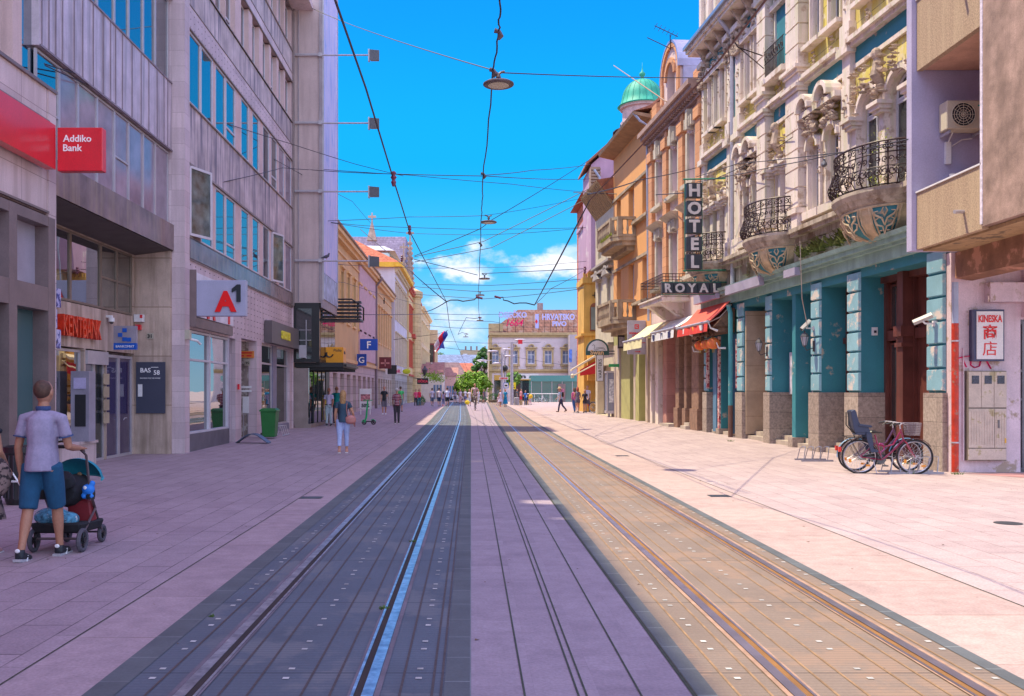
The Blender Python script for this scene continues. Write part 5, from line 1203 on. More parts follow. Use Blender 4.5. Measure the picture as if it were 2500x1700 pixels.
# ---------------------------------------------------------------- right row continued
def PX(x,y,Z): return ((x-1150)/FP*Z,Z,1.7-(y-955)/FP*Z)
m_op=M('orange_pilaster',(.76,.36,.17),rough=.85,var=.08,vs=1,brick=(9,.42,.012,(.55,.45,.4),0,'wall'),streak=(.50,.27,.17),sa=.3)
m_pw=M('pink_stucco',(.70,.53,.50),rough=.85,var=.10,vs=1,streak=(.48,.36,.35),sa=.4)
m_cr=M('cream_moulding',(.58,.50,.40),rough=.85,var=.15,vs=3)
m_sh=M('lilac_shutter',(.62,.60,.72),rough=.5,var=.05)
B=thing('orange_house',tuple(RF(40,0,0)),'pink house with orange pilasters, lilac shutters and a round-topped dormer','building')
mb=MB(F);ops=[]
for c in (37.75,40.2,42.55):
    ops +=[(c-.5,c+.5,10.1,12.1),(c-.5,c+.5,6.4,8.5)]
wallgrid(mb,36.32,44.3,4.6,13.6,-.4,0,ops);mb.box(44.25,44.3,-8,-.4,0,14);mb.box(36.32,44.2,-8,-1,4,13.6);mb.build('wall',m_pw,B)
mb=MB(F)
for c in (36.62,38.95,41.4,43.85):
    mb.box(c-.3,c+.3,0,.18,5.7,12.3);mb.box(c-.36,c+.36,0,.26,12.3,12.75);mb.box(c-.2,c+.2,0,.14,12.75,13.1)
mb.build('pilaster',m_op,B)
mb=MB(F)
for c in (37.75,40.2,42.55):
    for z in (10.1,6.4):
        zt=z+2.05
        mb.box(c-.75,c-.52,0,.1,z,zt);mb.box(c+.52,c+.75,0,.1,z,zt);mb.box(c-.85,c+.85,0,.3,z-.22,z-.06)
        if z <8: mb.hexa([(c-.8,0,zt+.45),(c+.8,0,zt+.45),(c+.8,.1,zt+.45),(c-.8,.1,zt+.45),(c-.95,0,zt+.75),(c+.95,0,zt+.75),(c+.95,.5,zt+.75),(c-.95,.5,zt+.75)]);mb.box(c-.7,c+.7,0,.12,zt+.05,zt+.45)
        for i in range(4): mb.box(c-.5+i*.28,c-.36+i*.28,0.1,.25,zt+.1,zt+.5)
        mb.box(c-.12,c+.12,0,.3,zt,zt+.8 if z >8 else zt+.4)
mb.box(36.3,44.4,0,.12,9.2,9.4)
mb.build('window_surround',m_cr,B)
mb=MB(F);mb.box(36.4,44.4,0,.2,13.1,13.22);mb.box(36.4,44.4,0,.5,13.38,13.55);mb.box(36.4,44.5,0,.62,13.55,13.75);mb.box(36.4,44.3,-.5,0,13.6,14.2)
u=36.5
while u <44.3: mb.box(u,u+.13,0,.36,13.22,13.38);u +=.3
mb.build('cornice',M('brown_cornice',(.40,.26,.22),rough=.85,var=.15),B)
for c in (37.75,40.2,42.55):
    window(B,F,c-.5,c+.5,10.1,12.1,-.25,m_pvc,m_glassi,nv=2,fw=.05,shutter=m_sh,trans=11.5);window(B,F,c-.5,c+.5,6.4,8.5,-.25,m_pvc,m_glassi,nv=2,fw=.05,shutter=m_sh,trans=7.9)
d=MB(F);wallgrid(d,39.2,42.0,13.75,15.2,-.6,.1,[(40.0,41.2,13.9,15.2)]);archring(d,40.6,15.2,.6,.8,-.6,.1,14);dm=d.build('dormer',m_pw,B)
d=MB(F);archring(d,40.6,15.2,1.41,.1,-3.2,.22,16);archring(d,40.6,15.2,0.02,1.4,-3.2,-.65,12);d.box(39.1,39.2,-3.2,.0,13.7,15.2);d.build('dormer_roof',M('zinc_lilac',(.42,.42,.62),rough=.35,metal=.4),dm)
d=MB(F);archring(d,40.6,15.2,.6,.2,.1,.2,12);archring(d,40.6,15.2,1.22,.18,.1,.2,14);d.box(39.2,39.5,.1,.2,13.75,15.2);d.box(41.7,42.0,.1,.2,13.75,15.2);d.build('dormer_moulding',m_op,dm)
window(B,F,40.05,41.15,13.95,15.2,-.4,m_wh,m_glassi,nv=2,fw=.07,arch=True,name='dormer_window')
mb=MB(F);mb.box(43.2,44.0,-.5,.05,13.75,14.9);mb.box(36.6,37.6,-.5,.05,13.75,14.4);mb.build('attic_post',m_op,B)
# ground floor piers of brown and rose stone
m_rs=M('rose_stone',(.52,.26,.22),rough=.8,var=.12,vs=2,brick=(5,.75,.006,(.6,.5,.5),0,'wall'));m_bs=M('brown_stone',(.34,.20,.14),rough=.8,var=.2,vs=6,brick=(5,.9,.008,(.6,.5,.5),0,'wall'),streak=(.2,.12,.09),sa=.4)
mb=MB(F)
for a,c in ((36.9,37.8),(38.5,38.85),(39.6,40.1)): mb.box(a,c,-.8,.05,-.1,4.6);mb.box(a-.05,c+.05,-.8,.12,-.1,1.0)
mb.build('stone_pier',m_bs,B)
mb=MB(F);mb.box(41.6,42.2,-.9,.02,-.1,4.4);mb.box(40.1,41.6,-.9,-.5,-.1,4.6);mb.build('rose_pier',m_rs,B)
mb=MB(F);mb.box(42.9,43.4,-.6,.05,-.1,4.6);mb.box(36.3,44.2,-.5,.06,4.4,4.7);mb.box(43.9,44.3,-.6,.06,-.1,4.6);mb.build('white_pier',m_pl,B)
mb=MB(F);mb.box(36.4,44.2,-1.2,-.9,-.1,4.5);mb.build('shop_back',m_glassd,B)
mb=MB(F)
for z0,z1,u0,u1 in ((0,2.6,37.9,38.0),(0,2.6,38.35,38.45),(2.5,2.62,37.9,38.45),(.0,.5,38.0,38.35)): mb.box(u0,u1,-.5,-.42,z0+.1,z1)
mb.build('yellow_door',M('yellow_door',(.72,.40,.02),rough=.5),B)
mb=MB(F);mb.box(37.8,38.5,-.8,.3,0,.3);mb.box(40.1,41.6,-.8,.35,0,.3);mb.box(37.85,38.5,-.8,.15,.3,.42);mb.build('door_step',M('step_stone2',(.5,.42,.36)),B)
# iron balcony over the shops
t=thing('iron_balcony',tuple(F(40,0,5.4)),'straight iron balcony with pale slab between the ochre house and HOTEL sign','balcony')
mb=MB(F);mb.box(38.2,41.9,0,1.15,5.35,5.58);mb.box(38.2,41.9,0,1.22,5.5,5.56);mb.hexa([(39,0,4.8),(39.4,0,4.8),(39.4,.2,4.8),(39,.2,4.8),(39,0,5.35),(39.4,0,5.35),(39.4,.95,5.35),(39,.95,5.35)]);mb.hexa([(41,0,4.8),(41.4,0,4.8),(41.4,.2,4.8),(41,.2,4.8),(41,0,5.35),(41.4,0,5.35),(41.4,.95,5.35),(41,.95,5.35)]);mb.build('slab',m_pl,t)
mb=MB(F)
for z in (5.65,6.2,6.32,6.45): mb.tube([(38.25,0,z),(38.25,1.1,z),(41.85,1.1,z),(41.85,0,z)],.015,4)
for i in range(24): u=38.25+i*.157;mb.tube([(u,1.1,5.58),(u,1.1,6.45)],.012,4)
for i in range(8): mb.tube([(38.25,i*.14,5.58),(38.25,i*.14,6.45)],.012,4)
mb.build('iron_railing',m_ironw,t)

# ochre house
m_oc=M('ochre_plaster',(.78,.37,.13),rough=.85,var=.05,vs=.5,streak=(.58,.31,.15),sa=.25);m_cb2=M('balcony_concrete',(.42,.32,.22),rough=.9,var=.25,vs=2,streak=(.25,.17,.1),sa=.5)
B=thing('ochre_house',tuple(RF(49,0,0)),'smooth ochre house with deep eaves and two stone balustrade balconies','building')
mb=MB(F);ops=[]
for c,w in ((45.5,.5),(48.3,.6),(51.2,.5)): ops +=[(c-w,c+w,10.2,12.1),(c-w,c+w,6.1,8.2)]
wallgrid(mb,44.32,52.5,4.7,14.9,-.45,0,ops);mb.box(44.32,44.4,-8,-.45,4,15);mb.box(52.4,52.5,-8,-.45,0,15);mb.box(44.4,52.4,-8,-1,4,14.8);mb.build('wall',m_oc,B)
mb=MB(F)
for a,z in ((10.0,0),(5.95,0)): mb.box(44.32,47.3,0,.25,a,a+.14)
for z in (12.1,8.2): mb.box(44.32,52.5,0,.08,z+.02,z+.16)
mb.build('string_course',m_cb2,B)
for c,w in ((45.5,.5),(48.3,.6),(51.2,.5)):
    window(B,F,c-w,c+w,10.2,12.1,-.3,m_wh,m_glassi,nv=2,nh=1,fw=.06,trans=11.2);window(B,F,c-w,c+w,6.1,8.2,-.3,m_wh,m_glassi,nv=2,fw=.06,shutter=m_sh)
mb=MB(F);mb.hexa([(44.4,-.2,14.5),(52.6,-.2,14.5),(52.6,.8,14.72),(44.4,.8,14.72),(44.4,-.2,14.7),(52.6,-.2,14.7),(52.6,.85,14.86),(44.4,.85,14.86)]);mb.build('eave',M('eave_wood',(.36,.22,.13),rough=.85,var=.2),B)
mb=MB(F);mb.prism([(.85,14.86),(-5,17.0),(-8,16.6)],'u',44.4,52.6);mb.build('roof',MATS['roof_tile'],B)
mb=MB(F);mb.tube([(44.5,.8,14.8),(44.42,.5,14.4),(44.35,.2,14.2),(44.35,.12,5)],.06,6);mb.build('drainpipe',MATS['pipe_blue'],B)
m_ol=M('olive_wall',(.42,.40,.16),rough=.85,var=.08,streak=(.34,.32,.13),sa=.3);m_bg=M('beige_wall',(.56,.45,.36),rough=.85,var=.08)
mb=MB(F);mb.box(44.4,46.6,-1.0,-.7,-.1,4.7);mb.box(46.6,47.3,-1.0,.02,-.1,4.4);mb.box(48.6,50.6,-1,.0,-.1,4.2);mb.box(44.35,52.4,-.9,-.0,4.2,4.72);mb.build('olive_ground_wall',m_ol,B)
mb=MB(F);mb.box(47.3,47.7,-1,.03,-.1,4.2);mb.box(44.9,45.3,-1,.03,-.1,4.6);mb.box(51.0,52.4,-1,.02,-.1,4.2);mb.build('beige_pier',m_bg,B)
mb=MB(F);mb.box(44.4,52.4,-1.25,-1.0,-.1,4.2);mb.build('shop_window',m_glassd,B)
mb=MB(F);mb.box(47.9,48.3,-.6,-.55,.1,2.6);mb.box(47.7,48.6,-.62,-.6,.1,4.2);mb.build('door',M('door_grey',(.38,.42,.45),rough=.4),B)
def stonebal(u0,u1,z,label):
    t=thing('stone_balcony',tuple(F((u0+u1)/2,0,z)),label,'balcony','stone balustrade balconies of the ochre house')
    mb=MB(F);mb.prism([(u0,0),(u0,.85),(u0+.5,1.2),(u1-.5,1.2),(u1,.85),(u1,0)],'z',z-.2,z);mb.prism([(u0+.1,0),(u0+.1,.7),(u0+.6,1.0),(u1-.6,1.0),(u1-.1,.7),(u1-.1,0)],'z',z-.42,z-.2);mb.prism([(u0+.3,0),(u0+.3,.4),(u1-.3,.4),(u1-.3,0)],'z',z-.65,z-.42)
    for a,c in ((u0,u0+.02),): pass
    pts=[(u0+.06,0),(u0+.06,.82),(u0+.52,1.12),(u1-.52,1.12),(u1-.06,.82),(u1-.06,0)]
    for (a,b),(c,d) in zip(pts,pts[1:]):
        L=math.hypot(c-a,d-b);n=max(2,int(L/.22));nx,ny=-(d-b)/L*.08,(c-a)/L*.08
        for zz in ((z,z+.12),(z+.85,z+1.0)): mb.hexa([(a-nx,b-ny,zz[0]),(c-nx,d-ny,zz[0]),(c+nx,d+ny,zz[0]),(a+nx,b+ny,zz[0]),(a-nx,b-ny,zz[1]),(c-nx,d-ny,zz[1]),(c+nx,d+ny,zz[1]),(a+nx,b+ny,zz[1])])
        for i in range(n): f=(i+.5)/n;x,y=a+(c-a)*f,b+(d-b)*f;mb.lathe([(.05,.12),(.035,.2),(.07,.4),(.035,.65),(.05,.85)],(x,y,z),6)
    for x,y in pts: mb.box(x-.11,x+.11,y-.11 if y else 0,y+.11,z,z+.98)
    mb.build('balustrade',m_cb2,t);return t
stonebal(47.3,51.6,9.45,'upper stone balustrade balcony on the ochre house with weeds at its foot');stonebal(47.3,51.6,5.3,'lower stone balustrade balcony on the ochre house, left of the bank sign')
mb=MB(F);q=random.Random(4)
for i in range(90): u=q.uniform(47.3,50);mb.quad((u,1.2,9.5),(u+.05,1.25,9.52),(u+q.uniform(-.05,.05),1.25,9.5+q.uniform(.05,.22)))
tag(mb.build('ledge_weed',MATS['weed_yellow'],recalc=False),'green weeds on the edge of the upper stone balcony','weeds',kind='stuff')

# corner house, violet houses and castellated house
B=thing('corner_house',tuple(RF(58,0,0)),'cream and grey corner house with boarded curved eaves beyond the ochre house','building')
mb=MB(F);wallgrid(mb,52.52,57.6,0,12.2,-.4,0,[(55.9,56.8,6,8.2),(55.9,56.8,9.6,11.4),(53.3,54.2,6,8.2),(53.3,54.2,9.6,11.4),(53.2,57.0,.3,3.2)]);mb.box(52.5,57.6,-7,-1,0,12.2);mb.box(52.6,57.5,-1,-.5,0,4);mb.build('wall',M('cream_wall',(.60,.52,.38),rough=.85,var=.1,streak=(.45,.38,.3),sa=.4),B)
for c in (53.75,56.35):
    for z in (6,9.6): window(B,F,c-.45,c+.45,z,z+(2.2 if z <8 else 1.8),-.2,m_wh,m_glassi,nv=2,fw=.06)
mb=MB(F)
for i in range(14): u=52.55+i*.36;mb.hexa([(u,0,12.0),(u+.26,0,12.0),(u+.26,.9,13.3),(u,.9,13.3),(u,0,12.2),(u+.26,0,12.2),(u+.26,.95,13.45),(u,.95,13.45)])
mb.build('eave',M('eave_boards',(.40,.25,.12),rough=.85,var=.25,vs=5),B)
mb=MB(F);mb.prism([(.95,13.45),(-6,14.6),(-7,12.2),(0,12.2)],'u',52.5,57.6);mb.build('roof',MATS['roof_tile'],B)
mb=MB(F)
for z in (8.6,9.0,4.3): mb.box(52.52,57.6,0,.3,z,z+.12)
for c in (53.75,56.35): mb.hexa([(c-.8,0,8.3),(c+.8,0,8.3),(c+.8,.3,8.3),(c-.8,.3,8.3),(c-.1,0,8.85),(c+.1,0,8.85),(c+.1,.3,8.85),(c-.1,.3,8.85)])
mb.build('stone_moulding',M('grey_moulding',(.38,.33,.30),var=.2),B)
m_vi=M('violet_plaster',(.48,.30,.42),rough=.85,var=.1,vs=.8,patch=(.6,.5,.52),pa=.02,ps=.6,streak=(.38,.23,.35),sa=.4)
B=thing('violet_house',(10,64,0),'violet plastered house wall rising behind the corner house','building')
mb=MB();mb.box(7.85,14,61.6,66,9.7,16.5);mb.prism([(7.85,16.5),(14,16.5),(14,22)],'o',61.6,66);mb.build('wall',m_vi,B)
mb=MB();mb.hexa([(7.5,61.3,16.45),(14.2,61.3,22.4),(14.2,66,22.4),(7.5,66,16.45),(7.5,61.3,16.6),(14.2,61.3,22.6),(14.2,66,22.6),(7.5,66,16.6)]);mb.build('roof',MATS['roof_tile'],B)
mb=MB();mb.box(7.7,8.3,60.5,61.55,13.6,16.1)
for i in range(12): mb.box(7.68,8.32,60.42,60.5,13.7+i*.2,13.8+i*.2)
mb.build('boarded_eave',M('shutter_brown',(.34,.22,.16),var=.2),B)
mb=MB();mb.tube([(7.9,60.45,15.9),(8.25,60.45,15.4),(8.25,60.45,4)],.09,7);mb.build('drainpipe',MATS['pipe_blue'],B)
B=thing('narrow_violet_house',(9.4,72,0),'narrow violet house with boarded windows above the yellow castellated house','building')
mb=MB();mb.box(8.65,14,71,76,0,14.3);mb.box(8.5,14,70.8,76,14.3,14.6);mb.build('wall',m_vi,B)
w=MB();
window(B,WF,8.9,9.7,9.6,12.0,70.85,M('frame_violet',(.40,.26,.30)),m_glassi,nv=2,nh=2,fw=.08)
m_cy=M('castle_yellow',(.72,.42,.10),rough=.85,var=.14,vs=1,streak=(.45,.26,.06),sa=.6)
B=thing('castellated_house',(8.6,66,0),'yellow castellated house with a pointed arch window at the end of the right row','building')
mb=MB();mb.box(7.55,12,63,66.5,0,9.2)
for i in range(6): mb.box(7.5+i*.3,7.66+i*.3,62.9,63.1,9.3,9.6)
mb.box(7.45,12,62.9,66.6,8.9,9.3);mb.box(7.35,12,62.85,66.7,5.4,5.55);mb.build('wall',m_cy,B)
mb=MB();mb.box(7.95,8.6,62.96,63.0,5.7,7.2);mb.prism([(8.275+.325*math.cos(R(a)),7.2+.4*math.sin(R(a))) for a in range(0,181,20)],'o',62.96,63.0);f=mb.build('arched_window',M('frame_rust',(.28,.10,.05)),B)
mb=MB();mb.box(8.02,8.53,62.93,62.96,5.8,7.3);mb.build('pane',M('dusty_pane',(.22,.26,.24),rough=.3),f)
mb=MB();mb.box(8.27-.02,8.27+.02,62.9,62.99,7.9,8.3);mb.box(8.1,8.44,62.9,62.99,8.08,8.12);mb.build('iron_star',m_blk,B)
mb=MB();mb.box(7.75,8.6,62.6,63,2.4,4.3);mb.build('orange_bay',M('orange_bay',(.85,.45,.10),rough=.7),B)
mb=MB()
for i in range(9): mb.box(8.5,8.7,61.9,62.9,.3+i*.45,.6+i*.45)
mb.box(8.7,12,61.7,63,0,9.8);mb.build('quoin',M('cream_stone',(.62,.50,.30),var=.15),B)
t=thing('shop_awning',(7,62,3),'folded awning arms with red cloth left of the swan sign','awning')
mb=MB();mb.hexa([(5.9,61.9,3.0),(7.6,61.9,4.0),(7.6,62.6,4.0),(5.9,62.6,3.0),(5.9,61.9,3.12),(7.6,61.9,4.15),(7.6,62.6,4.15),(5.9,62.6,3.12)]);mb.tube([(6.0,61.8,2.7),(7.9,61.9,3.7)],.05,6);mb.lathe([(.1,0),(.12,.2),(.02,.3)],(5.95,61.8,2.55),8);mb.build('awning_arm',M('awning_cream',(.75,.62,.42)),t)
mb=MB();mb.hexa([(6.5,62.2,2.7),(7.55,62.2,2.85),(7.55,62.25,2.85),(6.5,62.25,2.7),(6.5,62.2,3.1),(7.55,62.2,3.7),(7.55,62.25,3.7),(6.5,62.25,3.1)]);mb.build('awning_cloth',m_red,t);t.location.x +=.7
# dome
m_cop=M('green_copper',(.02,.33,.22),rough=.6,var=.18,vs=1.5,streak=(.07,.44,.31),sa=.5)
D=thing('domed_tower',(13.2,74,0),'round tower with a green copper dome rising over the orange roofs','tower')
cx,cy,zb=13.45,74,24.0
mb=MB();mb.lathe([(1.7,-14),(1.7,-1.0),(1.55,-.9),(1.55,0),(1.75,.05),(1.75,.25)],(cx,cy,zb-.25),24);mb.build('drum',M('drum_pink',(.52,.36,.36),rough=.85,var=.15),D)
prof=[(1.95,0),(1.74,.15)]+[(1.62*math.cos(R(a))**.9,.35+1.8*math.sin(R(a))) for a in range(8,85,8)]+[(.14,2.15),(.12,2.4),(.24,2.5),(.24,2.65),(.08,2.8),(.025,3.1),(.01,3.5)]
mb=MB();mb.smooth=True;mb.lathe(prof,(cx,cy,zb),28);dm=mb.build('dome',m_cop,D)
mb=MB()
for i in range(20):
    a=R(18*i);mb.tube([(cx+(r+.012)*math.cos(a),cy+(r+.012)*math.sin(a),zb+z) for r,z in prof[1:13]],.009,4)
mb.build('seam',M('copper_seam',(.01,.22,.15)),dm)
for i in range(8):
    a=R(-90+45*i-10);f=Fr((cx+1.7*math.cos(a),cy+1.7*math.sin(a),0),(-math.sin(a),math.cos(a),0),(math.cos(a),math.sin(a),0));mb=MB(f);mb.box(-.4,.4,-.12,.03,zb-2.3,zb-1.4);mb.build('drum_window',m_glassi,D)
mb=MB();mb.lathe([(2.3,0),(2.3,.05),(2.25,.05),(2.25,0)],(cx,cy,zb-2.0),20)
for i in range(24): a=R(15*i);mb.tube([(cx+2.3*math.cos(a),cy+2.3*math.sin(a),zb-3.2),(cx+2.3*math.cos(a),cy+2.3*math.sin(a),zb-2)],.02,4)
mb.build('iron_rail',m_ironw,D)
mb=MB();mb.hexa([(8.4,68,16.8),(20,68,16.8),(20,80,16.8),(8.4,80,16.8),(11,71,19),(19,71,19),(19,78,19),(11,78,19)]);mb.box(9,20,68.5,80,0,16.8);mb.build('roof',MATS['red_roof'],D)
# aerials and flagpole
a=thing('roof_aerial',tuple(F(40,-1,17.4)),'television aerial on the round-topped dormer','aerial')
mb=MB();mb.tube([PX(1636,84,40),PX(1637,122,40.2)],.02,4);mb.build('mast',m_ironw,a)
mb=MB();mb.tube([PX(1598,63,40),PX(1655,90,40)],.018,4);mb.tube([PX(1580,92,40),PX(1635,118,40)],.018,4)
for i in range(6): p=PX(1601+i*10,64.5+i*4.7,40);mb.tube([(p[0],p[1]-.35,p[2]),(p[0],p[1]+.35,p[2])],.01,4)
mb.build('antenna_bar',m_ironw,a)
mb=MB();mb.tube([PX(1498,160,45),PX(1627,249,41)],[.018,.028],6);tag(mb.build('flagpole',M('pole_tan',(.45,.30,.22))),'bare slanting flagpole jutting over the street from the orange cornice','flagpole')

# ---------------------------------------------------------------- awnings and signs of the right row
def awning(u0,u1,o0,o1,z0,z1,mat,vmat,label,val=.3,bar=True,deco=None):
    t=thing('shop_awning',tuple(F((u0+u1)/2,o1,z1)),label,'awning');n=10
    mb=MB(F)
    for i in range(n):
        f0,f1=i/n,(i+1)/n;s=lambda f: -.06*math.sin(math.pi*f)
        P=lambda u,f: (u,o0+(o1-o0)*f,z0+(z1-z0)*f+s(f))
        mb.quad(P(u0,f0),P(u1,f0),P(u1,f1),P(u0,f1))
    mb.build('awning_cloth',mat,t,recalc=False)
    mb=MB(F);k=14
    for i in range(k):
        a,c=u0+(u1-u0)*i/k,u0+(u1-u0)*(i+1)/k;d=.03*math.sin(i*2.1);e=.03*math.sin((i+1)*2.1);mb.quad((a,o1+.02+d,z1-.06),(c,o1+.02+e,z1-.06),(c,o1+.04+e,z1-val),(a,o1+.04+d,z1-val))
    mb.build('valance',vmat,t,recalc=False)
    mb=MB(F);mb.tube([(u0-.05,o1,z1),(u1+.05,o1,z1)],.055,8);mb.build('front_bar',m_alu,t)
    mb=MB(F)
    for u in (u0+.1,u1-.1): mb.tube([(u,.05,z0-.12),(u-.05,(o0+o1)/2-.05,(z0+z1)/2-.2),(u,o1,z1-.04)],.025,5);
    mb.build('awning_arm',M('awning_arm',(.55,.42,.35),rough=.5),t)
    if deco: deco(t)
    return t
def dco(t):
    mb=MB(F);mb.box(33.6,33.95,.93,.955,3.86,4.05);mb.box(35.6,35.95,.93,.955,3.86,4.05);mb.build('white_emblem',m_white,t)
    mb=MB(F);mb.disc((34.75,.945,3.94),.12,'o',.02);mb.build('yellow_emblem',M('yellow_emblem',(.8,.5,.02)),t)
    mb=MB(F);mb.hexa([(34.3,.25,4.66),(34.9,.25,4.66),(34.9,.5,4.42),(34.3,.5,4.42),(34.3,.25,4.67),(34.9,.25,4.67),(34.9,.5,4.43),(34.3,.5,4.43)]);mb.build('dark_panel',M('awning_patch',(.2,.02,.05)),t)
m_awr=M('awning_red',(.80,.12,.08),rough=.8,var=.06);m_awd=M('valance_red',(.72,.06,.05),rough=.8);m_aww=M('awning_white',(.78,.76,.78),rough=.8);m_awy=M('awning_yellow',(.80,.72,.42),rough=.8)
awning(33.0,36.8,.12,.92,4.86,4.12,m_awr,m_awd,'red awning with white emblems above the orange lanterns',.34,deco=dco)
def dcw(t):
    for u in (37.6,38.7,40.0): mb=MB(F);mb.box(u,u+.3,.98,1.0,3.83,4.08);mb.build('blue_emblem',M('navy',(.03,.03,.12)),t)
awning(37.1,40.6,.12,.95,4.7,4.18,m_aww,m_aww,'white awning with dark blue emblems between the red and cream ones',.38,deco=dcw)
awning(41.0,44.6,.12,1.25,4.75,4.0,m_awy,m_awy,'pale cream awning with a scalloped edge beside the bank sign',.42)
# chinese shop front with lanterns
t=thing('carved_canopy',tuple(F(34,0,3.5)),'dark carved wooden canopy under the red awning','canopy')
mb=MB(F);mb.box(32.95,35.8,.0,.62,3.75,3.95);mb.hexa([(32.9,0,3.95),(35.9,0,3.95),(35.9,.75,3.95),(32.9,.75,3.95),(32.9,0,4.6),(35.9,0,4.6),(35.9,.15,4.6),(32.9,.15,4.6)]);carve(mb,(34.4,.62,3.7),2.6,.3,.1,26,77);mb.build('carved_wood',M('dark_carved',(.16,.08,.05),var=.4,vs=8),t)
mb=MB(F)
for u in (32.95,35.8): mb.tube([(u,.6,3.8),(u,.85,3.9),(u,.95,4.15)],[.05,.03,.01],5)
for u in (33.0,35.85): mb.tube([(u,.3,3.2),(u,.55,3.2),(u,.62,3.4)],[.04,.03,.015],5)
mb.build('white_scroll',m_white,t)
q0=None
for i,(u,col,r) in enumerate(((33.35,(.80,.18,.05),.23),(34.15,(.75,.16,.05),.19),(34.85,(.78,.12,.03),.2))):
    lb=['largest orange paper lantern, nearest of three under the carved canopy','middle orange lantern of three under the carved canopy','farthest red orange lantern of three under the carved canopy'][i]
    c=F(u,.62,3.38);l=thing('paper_lantern',tuple(c),lb,'lantern','round lanterns under the canopy')
    fr=Fr(tuple(c),(1,0,0),(0,1,0));mb=MB(fr);n=16;vs=[]
    mb.lathe([(r*math.sin(math.pi*j/10)**.8*1.05,-r*.85*math.cos(math.pi*j/10)) for j in range(1,10)],(0,0,0),16);mb.smooth=True;mb.build('lantern_shade',M('lantern_%d' % i,col,rough=.6),l)
    mb=MB(fr)
    for j in range(8): a=j*math.pi/4;mb.tube([((r*1.06)*math.sin(math.pi*k/8)*math.cos(a),r*1.06*math.sin(math.pi*k/8)*math.sin(a),-r*.87*math.cos(math.pi*k/8)) for k in range(9)],.006,4)
    mb.lathe([(.07,-r*.9),(.06,-r*.75)],(0,0,0),8);mb.lathe([(.07,r*.9),(.06,r*.75)],(0,0,0),8);mb.tube([(0,0,r*.8),(0,0,.4)],.006,4)
    mb.build('gold_rib',M('gold',(.75,.45,.05),rough=.4),l);mb=MB(fr)
    for j in range(8): mb.tube([(.03*math.cos(j),.03*math.sin(j),-r*.88),(.04*math.cos(j),.04*math.sin(j),-r*.88-.12)],.005,3)
    mb.build('tassel',M('tassel',(.5,.35,.03)),l)
mb=MB(F);mb.box(32.56,32.62,-.02,.075,1.8,3.5);mb.box(35.75,35.85,-.02,.075,1.8,3.5);mb.box(34.55,34.7,-.5,.02,.3,3.7)
tag(mb.build('painted_panel',M('painted_red',(.50,.08,.10),rough=.6,var=.4,vs=9,patch=(.75,.55,.5),pa=.4,ps=8)),'red and white painted panels framing the shop under the lanterns','sign')
mb=MB(F);mb.box(33.15,33.45,-.4,.0,.2,3.7);mb.box(34.9,35.3,-.4,0,.2,3.7);tag(mb.build('blue_pilaster',M('blue_paint',(.10,.22,.36),rough=.6,var=.1)),'blue painted pilasters of the shop under the lanterns','pilaster')
# bank sign
sg=thing('bank_sign',(8,45.2,3.4),'grey panel sign reading PODRAVSKA BANKA jutting over the cream awning','sign')
mb=MB();mb.box(7.50,8.37,45.1,45.25,3.46,5.08);mb.build('sign_panel',M('panel_grey',(.45,.42,.50),rough=.4),sg,bevel=.01)
text('PODRAVSKA',.125,m_rr,sg,(7.935,45.09,4.42),(1,0,0),align='CENTER',bold=.006);text('BANKA',.125,m_rr,sg,(7.935,45.09,4.27),(1,0,0),align='CENTER',bold=.006)
text('banka',.17,m_rr,sg,(7.58,45.09,3.74),(1,0,0),bold=.001)
mb=MB();mb.box(7.83,8.04,45.085,45.1,4.68,4.72);mb.box(7.83,8.04,45.085,45.1,4.85,4.89);mb.box(7.83,7.87,45.085,45.1,4.72,4.85);mb.box(8.0,8.04,45.085,45.1,4.72,4.85);mb.box(7.92,7.98,45.085,45.1,4.76,4.82);mb.box(7.52,8.35,45.085,45.1,4.0,4.025)
mb.box(7.85,8.05,45.085,45.1,3.57,3.595);mb.prism([(8.05,3.54),(8.12,3.583),(8.05,3.625)],'o',45.085,45.1);mb.build('emblem',m_rr,sg)
mb=MB();mb.tube([(8.37,45.17,4.9),(8.6,45.17,4.9)],.03,5);mb.build('bracket',m_alu,sg)
# swan sign and cloth sign
sg=thing('swan_sign',(6.95,52,3.7),'arched sign with a swan drawing reading Swan','sign')
cX,cZ,rr=6.98,3.90,.64
mb=MB();mb.prism([(cX-rr,cZ-.22),(cX+rr,cZ-.22)]+[(cX+rr*math.cos(R(a)),cZ+rr*1.05*math.sin(R(a))) for a in range(0,181,12)],'o',52,52.15);mb.build('sign_board',M('swan_green',(.03,.10,.09),rough=.5),sg)
mb=MB();mb.prism([(cX+.54*math.cos(R(a)),cZ+.02+.54*1.05*math.sin(R(a))) for a in range(0,181,12)],'o',51.985,52);mb.build('arch_panel',m_white,sg)
text('Swan',.36,M('swan_gold',(.72,.48,.26),var=0,fine=0),sg,(6.95,51.975,3.71),(1,0,0),align='CENTER',bold=.010)
mb=MB();mb.tube([(cX-.28,51.98,cZ+.30),(cX-.22,51.98,cZ+.36),(cX-.16,51.98,cZ+.32),(cX-.16,51.98,cZ+.2),(cX-.2,51.98,cZ+.12),(cX-.1,51.98,cZ+.06),(cX+.05,51.98,cZ+.12),(cX+.2,51.98,cZ+.16),(cX+.38,51.98,cZ+.10),(cX+.45,51.98,cZ+.05)],.010,4);mb.tube([(cX-.1,51.98,cZ+.16),(cX+.1,51.98,cZ+.2),(cX+.3,51.98,cZ+.2),(cX+.4,51.98,cZ+.14)],.008,4);mb.build('swan_drawing',m_blk,sg)
mb=MB();mb.tube([(7.62,52.07,3.9),(8.1,52.07,3.9)],.03,5);mb.tube([(7.62,52.07,3.75),(8.1,52.07,3.75)],.03,5);mb.build('bracket',m_black,sg)
